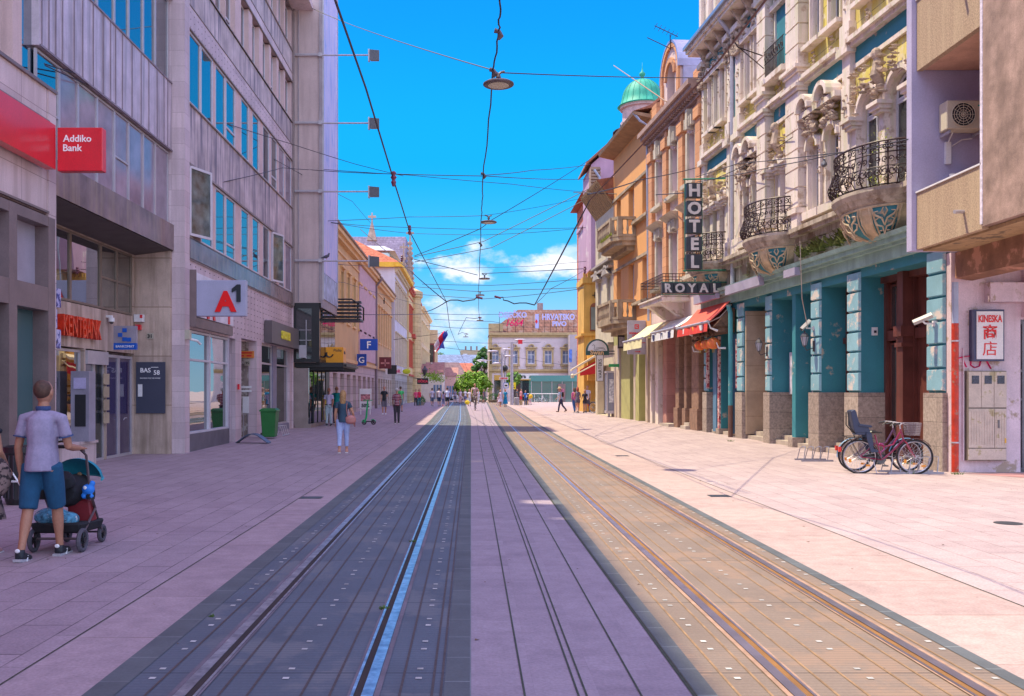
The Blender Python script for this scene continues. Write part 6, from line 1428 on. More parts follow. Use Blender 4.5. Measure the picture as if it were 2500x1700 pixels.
sg=thing('cloth_shop_sign',(7.3,53.5,2.3),'narrow white hanging sign reading VARTEKS from bottom to top','sign')
mb=MB();mb.box(7.15,7.50,53.5,53.6,2.28,3.75);mb.build('sign_panel',m_white,sg);mb=MB();mb.box(7.12,7.53,53.52,53.58,2.25,3.78);mb.build('sign_frame',M('frame_brown',(.1,.06,.06)),sg)
text('VARTEKS',.27,m_blk,sg,(7.42,53.49,2.42),(0,0,1),up=(-1,0,0),sx=1.0)
sg=thing('pharmacy_sign',(7.7,51,3),'green and white pharmacy serpent sign with a green name plate','sign')
mb=MB();mb.box(7.95,8.3,51.0,51.1,2.9,4.1);mb.build('sign_panel',m_white,sg);mg=M('sign_green',(.05,.42,.14));mb=MB();mb.tube([(8.12+.1*math.cos(a*.9),50.98,3.1+a*.11) for a in range(9)],.03,5);mb.box(7.45,8.15,50.9,50.95,3.0,3.16);mb.build('serpent',mg,sg)
mb=MB();mb.box(7.75,8.15,49.7,49.8,3.95,4.65);s1=mb.build('framed_sign',M('sign_blackframe',(.06,.05,.06)));tag(s1,'small black framed hanging sign above the pharmacy sign','sign');mb=MB();mb.box(7.80,8.10,49.68,49.7,4.05,4.55);mb.build('sign_face',M('signface_g',(.45,.42,.48),var=.4,vs=9),s1)
k=thing('display_case',(7.9,53,.2),'tall metal and glass display case standing on the right pavement','display case');zc=gz(7.9,52.5)
mb=MB()
for x in (7.55,7.95,8.35):
    mb.box(x-.03,x+.03,52.2,52.26,zc+.2,zc+2.5);mb.box(x-.03,x+.03,52.9,52.96,zc+.2,zc+2.5)
mb.box(7.5,8.4,52.18,52.98,zc+2.45,zc+2.55);mb.box(7.5,8.4,52.18,52.98,zc+.2,zc+.35);mb.box(7.65,7.75,52.5,52.7,zc,zc+.2);mb.box(8.15,8.25,52.5,52.7,zc,zc+.2);mb.build('frame',m_alu,k)
mb=MB();mb.box(7.58,8.32,52.24,52.26,zc+.35,zc+2.45);mb.box(7.56,7.58,52.26,52.9,zc+.35,zc+2.45);mb.build('pane',glass('case_glass',(.22,.24,.34),.1,1.6),k)
mb=MB();mb.box(7.65,7.95,52.22,52.235,zc+.8,zc+2.1);mb.build('bill',M('bill',(.7,.7,.8),var=.4,vs=8),k)

# ---------------------------------------------------------------- signs of the left row
def flatsign(name,x0,x1,y,z0,z1,mat,label,txt=None,tm=None,ts=.3,side=True):
    sg=thing(name,((x0+x1)/2,y,z0),label,'sign');mb=MB();mb.box(x0,x1,y,y+.2,z0,z1);mb.build('sign_box',mat,sg)
    if txt: text(txt,ts,tm or m_wt,sg,((x0+x1)/2,y-.015,(z0+z1)/2-ts*.36),(1,0,0),align='CENTER',bold=.01,ext=.008)
    return sg
m_bl2=M('deep_blue',(.01,.08,.50),rough=.4,var=.03)
flatsign('letter_sign',-7.78,-6.55,66,4.55,5.35,m_bl2,'wide blue sign with a white letter F','F',ts=.7)
flatsign('round_emblem_sign',-8.1,-7.42,66.8,3.5,4.33,m_bl2,'square dark blue sign with a white G below the F sign','G',ts=.6)
s_=flatsign('maroon_sign',-8.0,-6.95,82,3.65,4.65,M('maroon',(.16,.02,.03),rough=.5),'maroon sign with a red and white cross emblem');mb=MB();mb.box(-7.52,-7.42,81.97,82,3.85,4.45);mb.box(-7.85,-7.1,81.97,82,4.05,4.2);mb.build('emblem',M('pale_red',(.6,.25,.25)),s_)
flatsign('black_sign',-7.4,-6.6,83.5,3.2,4.0,m_black,'plain black sign behind the maroon one')
flatsign('store_sign',-7.9,-6.35,87,3.25,3.8,m_white,'white sign with magenta letters TOR','   TOR',M('magenta_l',(.7,.0,.15),var=0,fine=0),.42)
sg=thing('oval_sign',(-6.2,89,3.3),'yellow green oval sign beside the TOR sign','sign');mb=MB();mb.ell((-6.1,89,3.55),(.38,.08,.25),14,8);mb.build('sign_board',M('lime',(.55,.65,.03)),sg)
flatsign('red_letter_sign',-5.5,-4.35,96,2.4,3.0,m_black,'black hanging sign with red lettering by the cream house','OČICA',M('pinkred',(.8,.05,.1),var=0,fine=0),.32)
def streetlamp_wall(x,y,z,label):
    t=thing('wall_lantern',(x,y,z),label,'lamp');m=MATS['lantern_iron'];mb=MB();mb.lathe([(.12,0),(.28,.6),(.32,.65),(.12,.9),(.04,1.1)],(x,y,z),6);mb.tube([(x-1.2,y,z-.2),(x,y,z-.35),(x,y,z)],.05,5);mb.build('frame',m,t)
streetlamp_wall(-4.9,100,3.3,'large black lantern above the black and red hanging sign')
ab=thing('advertising_board',(-7.3,60,.2),'white poster board with shoes and 50% lettering on the left pavement','sign');zz_=gz(-7,60)
mb=MB();mb.box(-7.1,-6.35,60,60.08,zz_+.35,zz_+1.65);mb.box(-7.05,-7.0,60,60.05,zz_,zz_+.4);mb.box(-6.45,-6.4,60,60.05,zz_,zz_+.4);mb.build('board',m_white,ab)
mb=MB();mb.box(-7.03,-6.42,59.985,60,zz_+.85,zz_+1.3);mb.build('picture',M('poster_pic',(.55,.22,.25),var=.6,vs=7),ab)
text('50%',.3,m_blk,ab,(-6.73,59.98,zz_+.48),(1,0,0),align='CENTER',bold=.01)
# small crossarm insulators on the left facades
for i,(x,y,Z) in enumerate(((852,662,66),(886,686,74),(908,717,82),(930,734,88),(968,774,104))):
    p=PX(x,y,Z);t=thing('wall_bracket',p,'dark iron crossarm bracket on the old facades, number %d counting away from the tower' % (i+1) if False else ['nearest dark iron crossarm on the ochre facade','second dark iron crossarm, on the pink facade','third dark iron crossarm, on the orange facade','fourth dark iron crossarm beside the white corner wall','farthest dark iron crossarm on the white facade'][i],'bracket','iron crossarms on the left facades')
    mb=MB();mb.box(p[0]-.35,p[0]+.35,p[1],p[1]+.08,p[2]-.05,p[2]+.05);mb.box(p[0]-.3,p[0]-.2,p[1],p[1]+.08,p[2]-.2,p[2]+.2);mb.box(p[0]+.25,p[0]+.35,p[1],p[1]+.08,p[2]-.3,p[2]+.25);mb.build('arm',m_ironw,t)
# louvred frame at the tower
t=thing('louvred_frame',(-6,46.5,5),'black steel frame of horizontal louvres jutting out beyond the tower','frame')
mb=MB()
for i in range(5): z=5.38+i*.18;mb.hexa([(-6.95,47,z),(-5.5-.06*i*0,47,z),(-5.5,47.5,z),(-6.95,47.5,z),(-6.95,47.05,z+.09),(-5.5,47.05,z+.09),(-5.5,47.5,z+.06),(-6.95,47.5,z+.06)])
mb.build('louvre',m_black,t);mb=MB()
mb.tube([(-5.9,46.6,6.24),(-7.0,46.6,6.24)],.04,4);mb.tube([(-5.9,46.6,6.24),(-5.5,48.2,5.95)],.04,4);mb.tube([(-5.5,48.2,5.95),(-5.5,48.2,5.3)],.04,4);mb.tube([(-5.7,47.4,6.1),(-5.7,47.4,5.3)],.04,4);mb.box(-7.6,-5.5,46.8,48.2,5.2,5.3);mb.build('steel_bar',m_black,t)
mb=MB();q=random.Random(3)
for i in range(6): x=-8.4-.35*i;mb.box(x*1.0-.0-1.2,x-.9,62+i*1.2,63+i*1.2,12,15.6-.45*i)
tag(mb.build('stepped_chimney',M('brick_pink',(.45,.26,.28),var=.2)),'stepped pinkish chimney stack above the ochre roof','chimney')
# ---------------------------------------------------------------- street end
ZB=.22
K=thing('bookshop_building',(9,130,0),'white two storey corner building with bookshop and lettering on its tiled roof','building')
fk=Fr((0,130,0),(1,0,0),(0,-1,0))
m_kw2=M('white_pink_stucco',(.72,.60,.64),rough=.85,var=.08,vs=.8,patch=(.30,.20,.22),pa=-.12,ps=2.2)
m_tan=M('tan_trim',(.52,.38,.20),rough=.85,var=.12)
mb=MB(fk);cs=[3.35,5.95,8.3,10.65,13.1,15.4];ops=[(c-.5,c+.5,5.5,7.3) for c in cs]+[(3.2,4.4,.3,3.2),(6.0,8.8,.3,3.2),(9.6,12.8,.3,3.2)]
wallgrid(mb,2.55,20,ZB-.3,9.4,-.4,0,ops);mb.box(2.55,2.7,-14,-.4,0,9.4);mb.box(2.7,20,-1.5,-1.3,0,9);mb.build('wall',m_kw2,K)
mb=MB(fk)
mb.box(2.4,20,0,.5,9.4,9.75);mb.box(2.5,20,0,.25,9.1,9.4);mb.box(2.5,20,0,.3,4.45,4.7);mb.box(2.5,20,0,.12,4.2,4.45);mb.box(2.4,2.9,0,.15,0,9.1)
for c in cs:
    mb.box(c-.72,c-.5,0,.15,5.3,7.5);mb.box(c+.5,c+.72,0,.15,5.3,7.5);mb.box(c-.5,c+.5,0,.15,7.3,7.6);mb.box(c-.85,c+.85,0,.3,7.6,7.75);archring(mb,c,7.75,.32,.14,0,.3,8);mb.box(c-.8,c+.8,0,.2,5.15,5.4)
    for i in range(6): mb.box(c-.62+i*.22,c-.52+i*.22,0,.12,4.7,5.15)
mb.box(2.4,4.4,.0,.3,9.75,11.0)
mb.build('trim',m_tan,K)
for c in cs: window(K,fk,c-.5,c+.5,5.5,7.3,-.25,m_white,M('pale_pane',(.22,.27,.42),rough=.15),nv=2,fw=.08,trans=6.7)
mb=MB(fk);mb.box(3.3,4.3,-.3,-.2,.3,3.1);mb.box(6.1,8.7,-.3,-.2,.3,3.1);mb.box(9.7,12.7,-.3,-.2,.3,3.1);mb.build('shop_glass',m_glassi,K)
mb=MB(fk);mb.box(3.2,4.4,-.1,.05,3.2,3.9);mb.box(6.0,8.8,-.1,.05,3.2,3.35);mb.build('lintel',m_cy,K)
mb=MB(fk);mb.hexa([(2.5,.5,9.75),(20,.5,9.75),(20,-12,9.75),(2.5,-12,9.75),(6.7,-4.5,13.3),(20,-4.5,13.3),(20,-6,13.3),(6.7,-6,13.3)]);rf=mb.build('roof',M('old_tile',(.25,.12,.09),rough=.9,var=.3,vs=1.3,brick=(.5,.32,.05,(.45,.35,.35),.5,'wall'),patch=(.20,.13,.12),pa=.3,ps=.6),K)
mb=MB(fk);mb.box(9.5,10.3,-5.5,-4.8,12.8,14.3);mb.box(16.0,16.8,-5.5,-4.8,12.8,13.9);mb.box(17,17.8,-5.5,-4.8,12.8,14.2);mb.build('chimney',M('chimney_stone',(.36,.26,.25),var=.2),rf)
sg=thing('roof_lettering',(6,129.4,11),'violet and red advertising letters OSJEČKO 1664 standing on the roof edge','sign')
m_vl=M('violet_letter',(.46,.46,.82),rough=.5,var=0,fine=0)
text('OSJEČKO',1.05,m_vl,sg,(3.75,129.3,11.8),(1,0,0),bold=.035,ext=.05,sx=.88);text('1664',1.35,M('crimson',(.75,.01,.12),var=0,fine=0),sg,(4.6,129.2,10.6),(1,0,0),bold=.02,ext=.05,shear=.35,sx=.9)
mb=MB()
for x in (3.9,5.0,6.1,7.2): mb.tube([(x,129.5,9.75),(x,129.4,12.6)],.03,4)
mb.build('frame',m_ironw,sg)
sg=thing('roof_lettering',(12,127.5,11),'violet letters 1 HRVATSKO PIVO on a frame before the tiled roof','sign')
text('1',2.5,m_vl,sg,(8.4,128.9,10.4),(1,0,0),bold=.12,ext=.05);text('HRVATSKO',1.15,m_vl,sg,(9.7,128.9,11.45),(1,0,0),bold=.035,ext=.05,sx=.76);text('PIVO',.9,m_vl,sg,(11.1,128.9,10.6),(1,0,0),bold=.035,ext=.05)
mb=MB();mb.prism([(8.78,11.2),(8.95,11.5),(9.12,11.2),(8.95,10.9)],'o',128.75,128.85);mb.build('red_diamond',m_rr,sg)
mb=MB()
for i in range(9): mb.tube([(8.5+i*.8,129.2,9.75),(8.5+i*.8,129.0,12.3)],.03,4)
mb.tube([(8.4,129,10.5),(15,129,10.5)],.03,4);mb.build('frame',m_ironw,sg)
sg=thing('shop_lettering',(6.5,129.8,3.5),'black lettering knjižara over the bookshop window','sign')
mb=MB(fk);mb.box(5.2,9.3,.01,.06,3.35,4.1);mb.build('board',m_white,sg);text('knjižara',.72,m_blk,sg,(5.35,129.9,3.5),(1,0,0),bold=.02)
g=thing('grey_building',(14.5,127,0),'plain grey building side with a poster of two faces and a blue poster','building')
mb=MB();mb.box(13.3,17,127,129.4,ZB-.2,9.3);mb.build('wall',M('plain_grey',(.45,.38,.42),rough=.85,var=.05),g)
mb=MB();mb.box(14.2,15.6,126.9,127,4.9,7.1);mb.build('poster',M('faces_poster',(.45,.30,.36),var=.5,vs=1.8,patch=(.25,.4,.7),pa=.2,ps=1.2),g)
mb=MB();mb.box(13.2,13.6,126.9,127,5.6,7.3);mb.build('blue_poster',M('poster_blue',(.1,.2,.6),var=.4,vs=2),g)
# glass pavilion
p=thing('glass_pavilion',(11.3,118,ZB),'green glass pavilion with white railing in front of the bookshop building','pavilion')
m_gg=glass('green_glass',(.05,.20,.18),.06,1.9)
for i in range(6):
    mb=MB();mb.box(7.6+i*1.28,8.82+i*1.28,118,118.06,ZB,2.9);mb.build('glass_wall',m_gg,p)
mb=MB();mb.box(7.5,15.3,117.9,122,2.9,3.65);mb.box(7.5,7.6,118,122,ZB,2.9);mb.build('glass_fascia',glass('fascia_glass',(.06,.28,.27),.12,1.7),p)
mb=MB()
for i in range(7): mb.box(7.54+i*1.28,7.6+i*1.28,117.95,118.08,ZB,2.9)
mb.build('mullion',m_alu,p)
mb=MB();mb.box(10.9,11.8,117.8,117.9,ZB,2.6);mb.build('door',m_alud,p);mb=MB();mb.box(11.05,11.65,117.75,117.8,.8,2.0);mb.build('poster',M('pav_poster',(.4,.12,.2),var=.5,vs=6),p)
mb=MB()
for z in (1.15,): mb.tube([(6.8,115,ZB+z),(10.6,115,ZB+z)],.04,5)
for i in range(5): mb.tube([(6.8+i*.95,115,ZB),(6.8+i*.95,115,ZB+1.15)],.03,5)
tag(mb.build('railing',m_white),'white steel railing before the glass pavilion','railing')
# trees
def tree(loc,h,rx,rz,zc,seed,label,col,n=5200,leaf=.13,cat='tree'):
    x,y,z=loc;t=thing('tree',loc,label,cat);q=random.Random(seed)
    mb=MB();mb.tube([(x,y,z),(x+.05,y,z+zc*.4),(x,y,z+zc*.8),(x+.1,y,z+zc)],[.17*h/4,.13*h/4,.11*h/4,.05*h/4],8)
    for i in range(7):
        a=q.uniform(0,6.28);mb.tube([(x,y,z+zc*.6),(x+rx*.35*math.cos(a),y+rx*.35*math.sin(a),z+zc),(x+rx*.7*math.cos(a),y+rx*.7*math.sin(a),z+zc+rz*q.uniform(-.1,.6))],[.07,.05,.02],5)
    mb.build('trunk',M('bark',(.12,.08,.06),rough=.9,var=.3),t)
    cl=[]
    for i in range(64):
        a=q.uniform(0,6.28);e=q.uniform(-1,1);r=(1-e*e)**.5*q.uniform(.62,1.0);cl.append((r*math.cos(a)*rx,r*math.sin(a)*rx,e*rz*q.uniform(.8,1.0),q.uniform(.16,.34)*rx))
    for s,part in ((0,'crown'),):
        mb=MB();mats=[M('leaf%d_%s' % (k,label[:6]),tuple(c*f for c in col),rough=.6,var=.25,vs=3) for k,f in enumerate((1.0,.62,1.5))]
        for i in range(n):
            c=cl[q.randrange(len(cl))];v=Vector((q.gauss(0,1),q.gauss(0,1),q.gauss(0,1))).normalized()*c[3]*q.uniform(.75,1.05);P=Vector((x+c[0],y+c[1],z+zc+c[2]))+v
            nrm=(v.normalized()+Vector((q.uniform(-.6,.6),q.uniform(-.6,.6),q.uniform(-.3,.8)))).normalized();a=nrm.orthogonal().normalized();b=nrm.cross(a);l=leaf*q.uniform(.7,1.4)
            mb.cur=q.choice((0,0,1,2)) if cl.index(c) % 3 else q.choice((0,2));mb._add([tuple(P-a*l),tuple(P-b*l*.6),tuple(P+a*l),tuple(P+b*l*.6)],[(0,1,2,3)])
        mb.build(part,None,t,recalc=False,mats=mats)
    return t
tree((.15,128,ZB),4,2.45,1.42,2.35,1,'round bright green tree at the end of the tracks',(.15,.29,.012),7000,.15)
tree((2.0,150,ZB),8,1.6,3.2,5.2,2,'tall dark green tree beside the white bookshop building',(.05,.16,.02),5000,.18)
tree((5.0,112,ZB),4,.95,.75,2.9,3,'small young green tree in front of the bookshop',(.12,.26,.03),2600,.10)
tree((-9,230,2),8,3.5,2.2,6.5,4,'distant pale green tree on the skyline left of the blue roof',(.16,.26,.06),2500,.25)
# far houses
def farhouse(name,x0,x1,y,z1,zr,wc,rc,label,d=10,x2=None,x3=None):
    t=thing(name,((x0+x1)/2,y,0),label,'house');mb=MB();mb.box(x0,x1,y,y+d,0,z1);mb.build('wall',M('fw'+label[:12],wc,var=.1,vs=.6),t)
    mb=MB();a=x0 if x2 is None else x2;b=x1 if x3 is None else x3
    mb.hexa([(x0-.3,y-.4,z1),(x1+.3,y-.4,z1),(x1+.3,y+d,z1),(x0-.3,y+d,z1),(a,y+d*.45,zr),(b,y+d*.45,zr),(b,y+d*.55,zr),(a,y+d*.55,zr)]);r=mb.build('roof',M('fr'+label[:12],rc,rough=.8,var=.22,vs=1.5,brick=(.6,.35,.04,(.6,.55,.55),.5,'wall')),t)
    n=max(1,int((x1-x0)/3))
    for i in range(n):
        c=x0+(i+.5)*(x1-x0)/n;mb=MB();mb.box(c-.5,c+.5,y-.05,y,z1*.35,z1*.35+1.5);mb.build('window',m_glassi,t)
    return t,r
t,r=farhouse('low_house',-9,-.5,190,3.8,7.6,(.55,.35,.33),(.24,.15,.17),'low pink house with a dark worn roof behind the round tree',x2=-9,x3=-2.5)
mb=MB();mb.hexa([(-4,190.8,5.0),(-3.6,190.8,5),(-3.6,191.8,5.8),(-4,191.8,5.8),(-4,190.7,5.1),(-3.6,190.7,5.1),(-3.6,191.7,5.9),(-4,191.7,5.9)]);mb.build('skylight',m_glassb,r)
farhouse('low_house',-3.0,2.2,194,4.6,7.6,(.55,.35,.33),(.52,.15,.09),'low house with a bright red tiled roof behind the round tree',x2=-3,x3=.2)
farhouse('side_house',-7.0,-5.2,175,3.4,5.6,(.62,.45,.42),(.50,.22,.18),'small house with red edged roof past the last cream house',d=12)
t,r=farhouse('blue_roof_house',-8,6,215,7.4,10.2,(.45,.36,.36),(.20,.26,.42),'long house with blue grey metal roof and white skylights',d=12)
mb=MB()
for x in (.6,1.6,3.4): mb.hexa([(x,214.9,8.0),(x+.7,214.9,8.0),(x+.7,215.9,8.7),(x,215.9,8.7),(x,214.8,8.05),(x+.7,214.8,8.05),(x+.7,215.8,8.75),(x,215.8,8.75)])
mb.build('skylight',m_white,r)
t=thing('flat_roof_block',(1,228,0),'tan flat roofed block with small chimneys on the skyline','building')
mb=MB();mb.box(-2.6,5,228,238,0,11.6);mb.build('wall',M('tan_block',(.50,.36,.22),var=.05),t);mb=MB();mb.box(-1.9,-.9,227.9,228,9.9,10.7);mb.build('window',m_white,t)
mb=MB()
for x in (-1.5,-.2,1.2,3.2,4.2): mb.box(x,x+.4,229,229.5,11.6,12.6)
mb.build('chimney',m_alud,t)
hl=MB();hl.hexa([(-60,420,0),(60,420,0),(60,470,0),(-60,470,0),(-40,440,12),(30,440,13),(30,450,13),(-40,450,12)]);hl.build('hill',M('hill_green',(.10,.13,.07),var=.2),kind='structure')
for i,(x0,x1,y,z,c,lb) in enumerate(((-5.6,-4.4,150,4.8,(.62,.55,.5),'narrow pale shopfront building behind the men in white'),(-5.6,-4.2,138,4.2,(.7,.65,.62),'pale low shopfront with blue windows beside the men in white'),(-4.4,-2.4,168,4.4,(.6,.36,.34),'pink low house wall beside the round tree'))):
    t=thing('shopfront_building',((x0+x1)/2,y,0),lb,'building');mb=MB();mb.box(x0-3,x1,y,y+8,0,z);mb.build('wall',M('sf%d' % i,c,var=.08),t)
    for k in range(3): mb=MB();mb.box(x0+.1+k*.45,x0+.4+k*.45,y-.05,y,.5,2.6);mb.build('window',M('sfw',(.12,.2,.35)),t)
    mb=MB();mb.prism([(y-.2,z),(y+8,z),(y+4,z+1.6)],'u',x0-3,x1+.1);mb.build('roof',M('sfr%d' % i,(.38,.18,.15),var=.25,vs=2),t)
# hanging flower baskets / bushes
for (x,y,Z,lb) in ((1052,918,100,'green hanging plant basket near the last lantern'),(1066,925,112,'farther green hanging plant basket')):
    p=PX(x,y,Z);mb=MB();q=random.Random(int(x))
    for i in range(160): v=Vector((q.gauss(0,.5),q.gauss(0,.3),q.gauss(0,.2)));a=q.uniform(0,6.28);s_=.14;mb.quad(tuple(Vector(p)+v),tuple(Vector(p)+v+Vector((s_*math.cos(a),.05,s_*math.sin(a)))),tuple(Vector(p)+v+Vector((s_*math.sin(a),0,-s_*math.cos(a)))))
    o=mb.build('plant_basket',M('basket_leaf',(.22,.36,.03),var=.4,vs=4),recalc=False);tag(o,lb,'plant')
def planter(x,y,r,h,label,c=(.06,.17,.05)):
    z=gz(x,y) if y <120 else ZB;t=thing('planter',(x,y,z),label,'plant');mb=MB();mb.lathe([(r*.7,0),(r,.35),(r*.9,.35)],(x,y,z),12);mb.build('tub',M('tub',(.3,.25,.2)),t)
    mb=MB();q=random.Random(int(x*10))
    for i in range(260): v=Vector((q.gauss(0,1),q.gauss(0,1),q.gauss(0,1))).normalized()*r*q.uniform(.7,1.1);v.z=abs(v.z)*h/r;s_=.09;a=q.uniform(0,6.28);P=Vector((x,y,z+.3))+v;mb.quad(tuple(P),tuple(P+Vector((s_*math.cos(a),0,s_*math.sin(a)))),tuple(P+Vector((-s_*math.sin(a),.03,s_*math.cos(a)))))
    mb.build('foliage',M('planter_leaf'+label[:5],c,var=.35,vs=5),t,recalc=False)
planter(-5.2,97,.5,.7,'round dark green shrub in a tub by the woman in red');planter(3.0,122,.9,.9,'bushy green planter left of the bookshop door');planter(4.0,120,.6,.45,'low planter with orange brown plants by the bookshop door',(.4,.2,.04))
planter(1.4,123,.7,.6,'dark green planter at the cafe by the round tree')
def parasol(x,y,label):
    t=thing('parasol',(x,y,ZB),label,'parasol');mb=MB();mb.lathe([(1.3,2.2),(.05,2.75),(.0,2.76)],(x,y,ZB),8);mb.build('canopy',m_red,t);mb=MB();mb.tube([(x,y,ZB),(x,y,ZB+2.7)],.03,5);mb.build('pole',m_alu,t)
parasol(2.3,135,'red parasol at the cafe left of the bookshop')
# poles with luminaires
m_pole=M('pole_grey',(.40,.37,.42),rough=.5,var=.1)
def lampost(x,y,h,arms,label,r=.13):
    z=gz(x,y);t=thing('tall_lamp_post',(x,y,z),label,'lamp post','lamp posts of the square');mb=MB();mb.tube([(x,y,z),(x,y,z+h)],[r,r*.7],8);mb.build('pole',m_pole,t)
    for dx,dz in arms:
        mb=MB();mb.tube([(x,y,z+h-1.2),(x+dx*.4,y,z+h-.4+dz*.4),(x+dx,y,z+h+dz)],.05,6);a=mb.build('arm',m_pole,t)
        mb=MB();mb.ell((x+dx*1.25,y,z+h+dz+.05),(.62,.4,.11),12,6);mb.build('luminaire',M('luminaire',(.50,.46,.56),rough=.4),a)
lampost(4.28,99,6.6,[(.7,.2)],'thickest grey lamp post at right of the pole cluster',.19)
lampost(3.3,101,5.6,[(-1.7,-.9),(-.8,.1),(.5,.3)],'grey pole with several flat lamp heads, middle of the cluster');lampost(3.75,104,5.9,[(.4,-.6),(-.6,-1.4)],'thin grey pole carrying a black ball lamp')
mb=MB();mb.ell((3.75,103.8,4.2),(.33,.3,.36),12,8);tag(mb.build('ball_lamp',m_black),'black ball shaped lamp hanging in the pole cluster','lamp')
mb=MB();mb.box(4.9,5.35,98,98.06,6.6,7.05);tag(mb.build('red_sign',m_red),'small plain red square sign beside the lamp heads','sign')
flatsign('direction_sign',3.0,3.95,100,2.9,3.2,M('pale_sign',(.7,.6,.62)),'narrow pale sign with red lettering on the grey poles','CENTAR',m_rr,.2)
s_=flatsign('tram_stop_sign',3.35,3.85,97,2.0,2.55,m_bl2,'blue framed tram stop sign with a white tram symbol');mb=MB();mb.box(3.4,3.8,96.97,97,2.05,2.5);mb.build('white_field',m_white,s_);mb=MB();mb.box(3.47,3.73,96.95,96.97,2.18,2.34);mb.build('tram_symbol',m_blk,s_)
s_=flatsign('yellow_banner',4.25,4.95,104,1.9,2.65,M('yellow_banner',(.85,.68,.02)),'yellow banner with dark writing behind the thick lamp post');mb=MB()
for i in range(3): mb.box(4.33,4.85-.1*i,103.97,104,2.05+i*.18,2.12+i*.18)
mb.build('writing',m_blk,s_)
# benches, bins
b_=thing('bench',(1.0,110,ZB),'dark bench by the round tree','bench');mb=MB();mb.box(-.6,1.0,112,112.5,.6,.67);mb.build('seat',m_black,b_);mb=MB();mb.box(-.5,-.4,112,112.5,ZB,.6);mb.box(.8,.9,112,112.5,ZB,.6);mb.build('leg',m_black,b_)
b_=thing('bench',(5.2,98,.3),'stone bench between the thick lamp post and the child in blue','bench');mb=MB();mb.box(4.9,6.0,97,97.5,.62,.7);mb.build('seat',m_tan,b_);mb=MB();mb.box(5.0,5.3,97.05,97.45,.2,.62);mb.box(5.6,5.9,97.05,97.45,.2,.62);mb.build('leg',m_tan,b_)
mb=MB();mb.lathe([(.26,0),(.28,.75),(.2,.8),(0,.8)],(4.65,96.5,.26),12);tag(mb.build('litter_bin',M('bin_concrete',(.3,.28,.3))),'grey litter bin right of the thick lamp post','litter bin')
# flag
fl_=thing('flag',(-2.9,90,5.5),'waving red white and blue flag on a slanting pole at left','flag')
q=random.Random(3);mats3=[M('flag_red',(.75,.02,.06),rough=.7),M('flag_white',(.8,.78,.85),rough=.7),M('flag_blue',(.03,.08,.5),rough=.7)]
mb=MB();n=14
def fp(i,j):
    a=i/n;b=j/9;base=Vector((-3.15,90,7.15))+Vector((.95,0,.35))*b;return tuple(base+Vector((-.45*a+.12*math.sin(a*9+b*5),.25*math.sin(a*8+b*6),-1.75*a-.12*math.sin(b*9+a*4))))
for i in range(n):
    for j in range(9): mb.cur=(1,0,2)[j//3];mb.quad(fp(i,j),fp(i+1,j),fp(i+1,j+1),fp(i,j+1))
mb.build('cloth',None,fl_,recalc=False,mats=mats3)
mb=MB();mb.tube([(-7.4,90,6.6),(-3.15,90,7.15),(-2.2,90,7.5)],.022,5);mb.build('pole',m_ironw,fl_)
# cars far off
def car(x,y,col,label,rz=0):
    t=thing('parked_car',(x,y,ZB),label,'car','cars parked behind the round tree');mc=M('car'+label[:9],col,rough=.25,var=0,fine=0,coat=.5)
    mb=MB();mb.prism([(y-2,ZB+.25),(y+2.1,ZB+.25),(y+2.1,ZB+.85),(y+1.9,ZB+.95),(y-1.0,ZB+.95),(y-2.05,ZB+.8)],'u',x-.85,x+.85);mb.build('body',mc,t,bevel=.08)
    mb=MB();mb.hexa([(x-.78,y-1.0,ZB+.95),(x+.78,y-1.0,ZB+.95),(x+.78,y+1.8,ZB+.95),(x-.78,y+1.8,ZB+.95),(x-.62,y-.3,ZB+1.45),(x+.62,y-.3,ZB+1.45),(x+.62,y+1.3,ZB+1.45),(x-.62,y+1.3,ZB+1.45)]);mb.build('windows',m_glassi,t,bevel=.04)
    mb=MB();mb.box(x-.60,x+.60,y-.28,y+1.28,ZB+1.451,ZB+1.49);mb.build('roof',mc,t)
    for sx in (-1,1):
        for dy in (-1.3,1.3): mb=MB(Fr((x+sx*.78,y+dy,ZB+.32),(0,1,0),(1,0,0)));mb.disc((0,0,0),.32,'o',.2,14);mb.build('wheel',m_black,t)
        mb=MB();mb.box(x+sx*.6-.18,x+sx*.6+.18,y-2.08,y-2.04,ZB+.6,ZB+.75);mb.build('headlight',m_white,t)
car(-2.2,150,(.55,.58,.65),'silver car parked left of the round tree trunk');car(-.3,152,(.03,.12,.3),'blue car parked right behind the cyclist');car(-4.0,149,(.05,.15,.35),'dark blue car parked near the men in white')

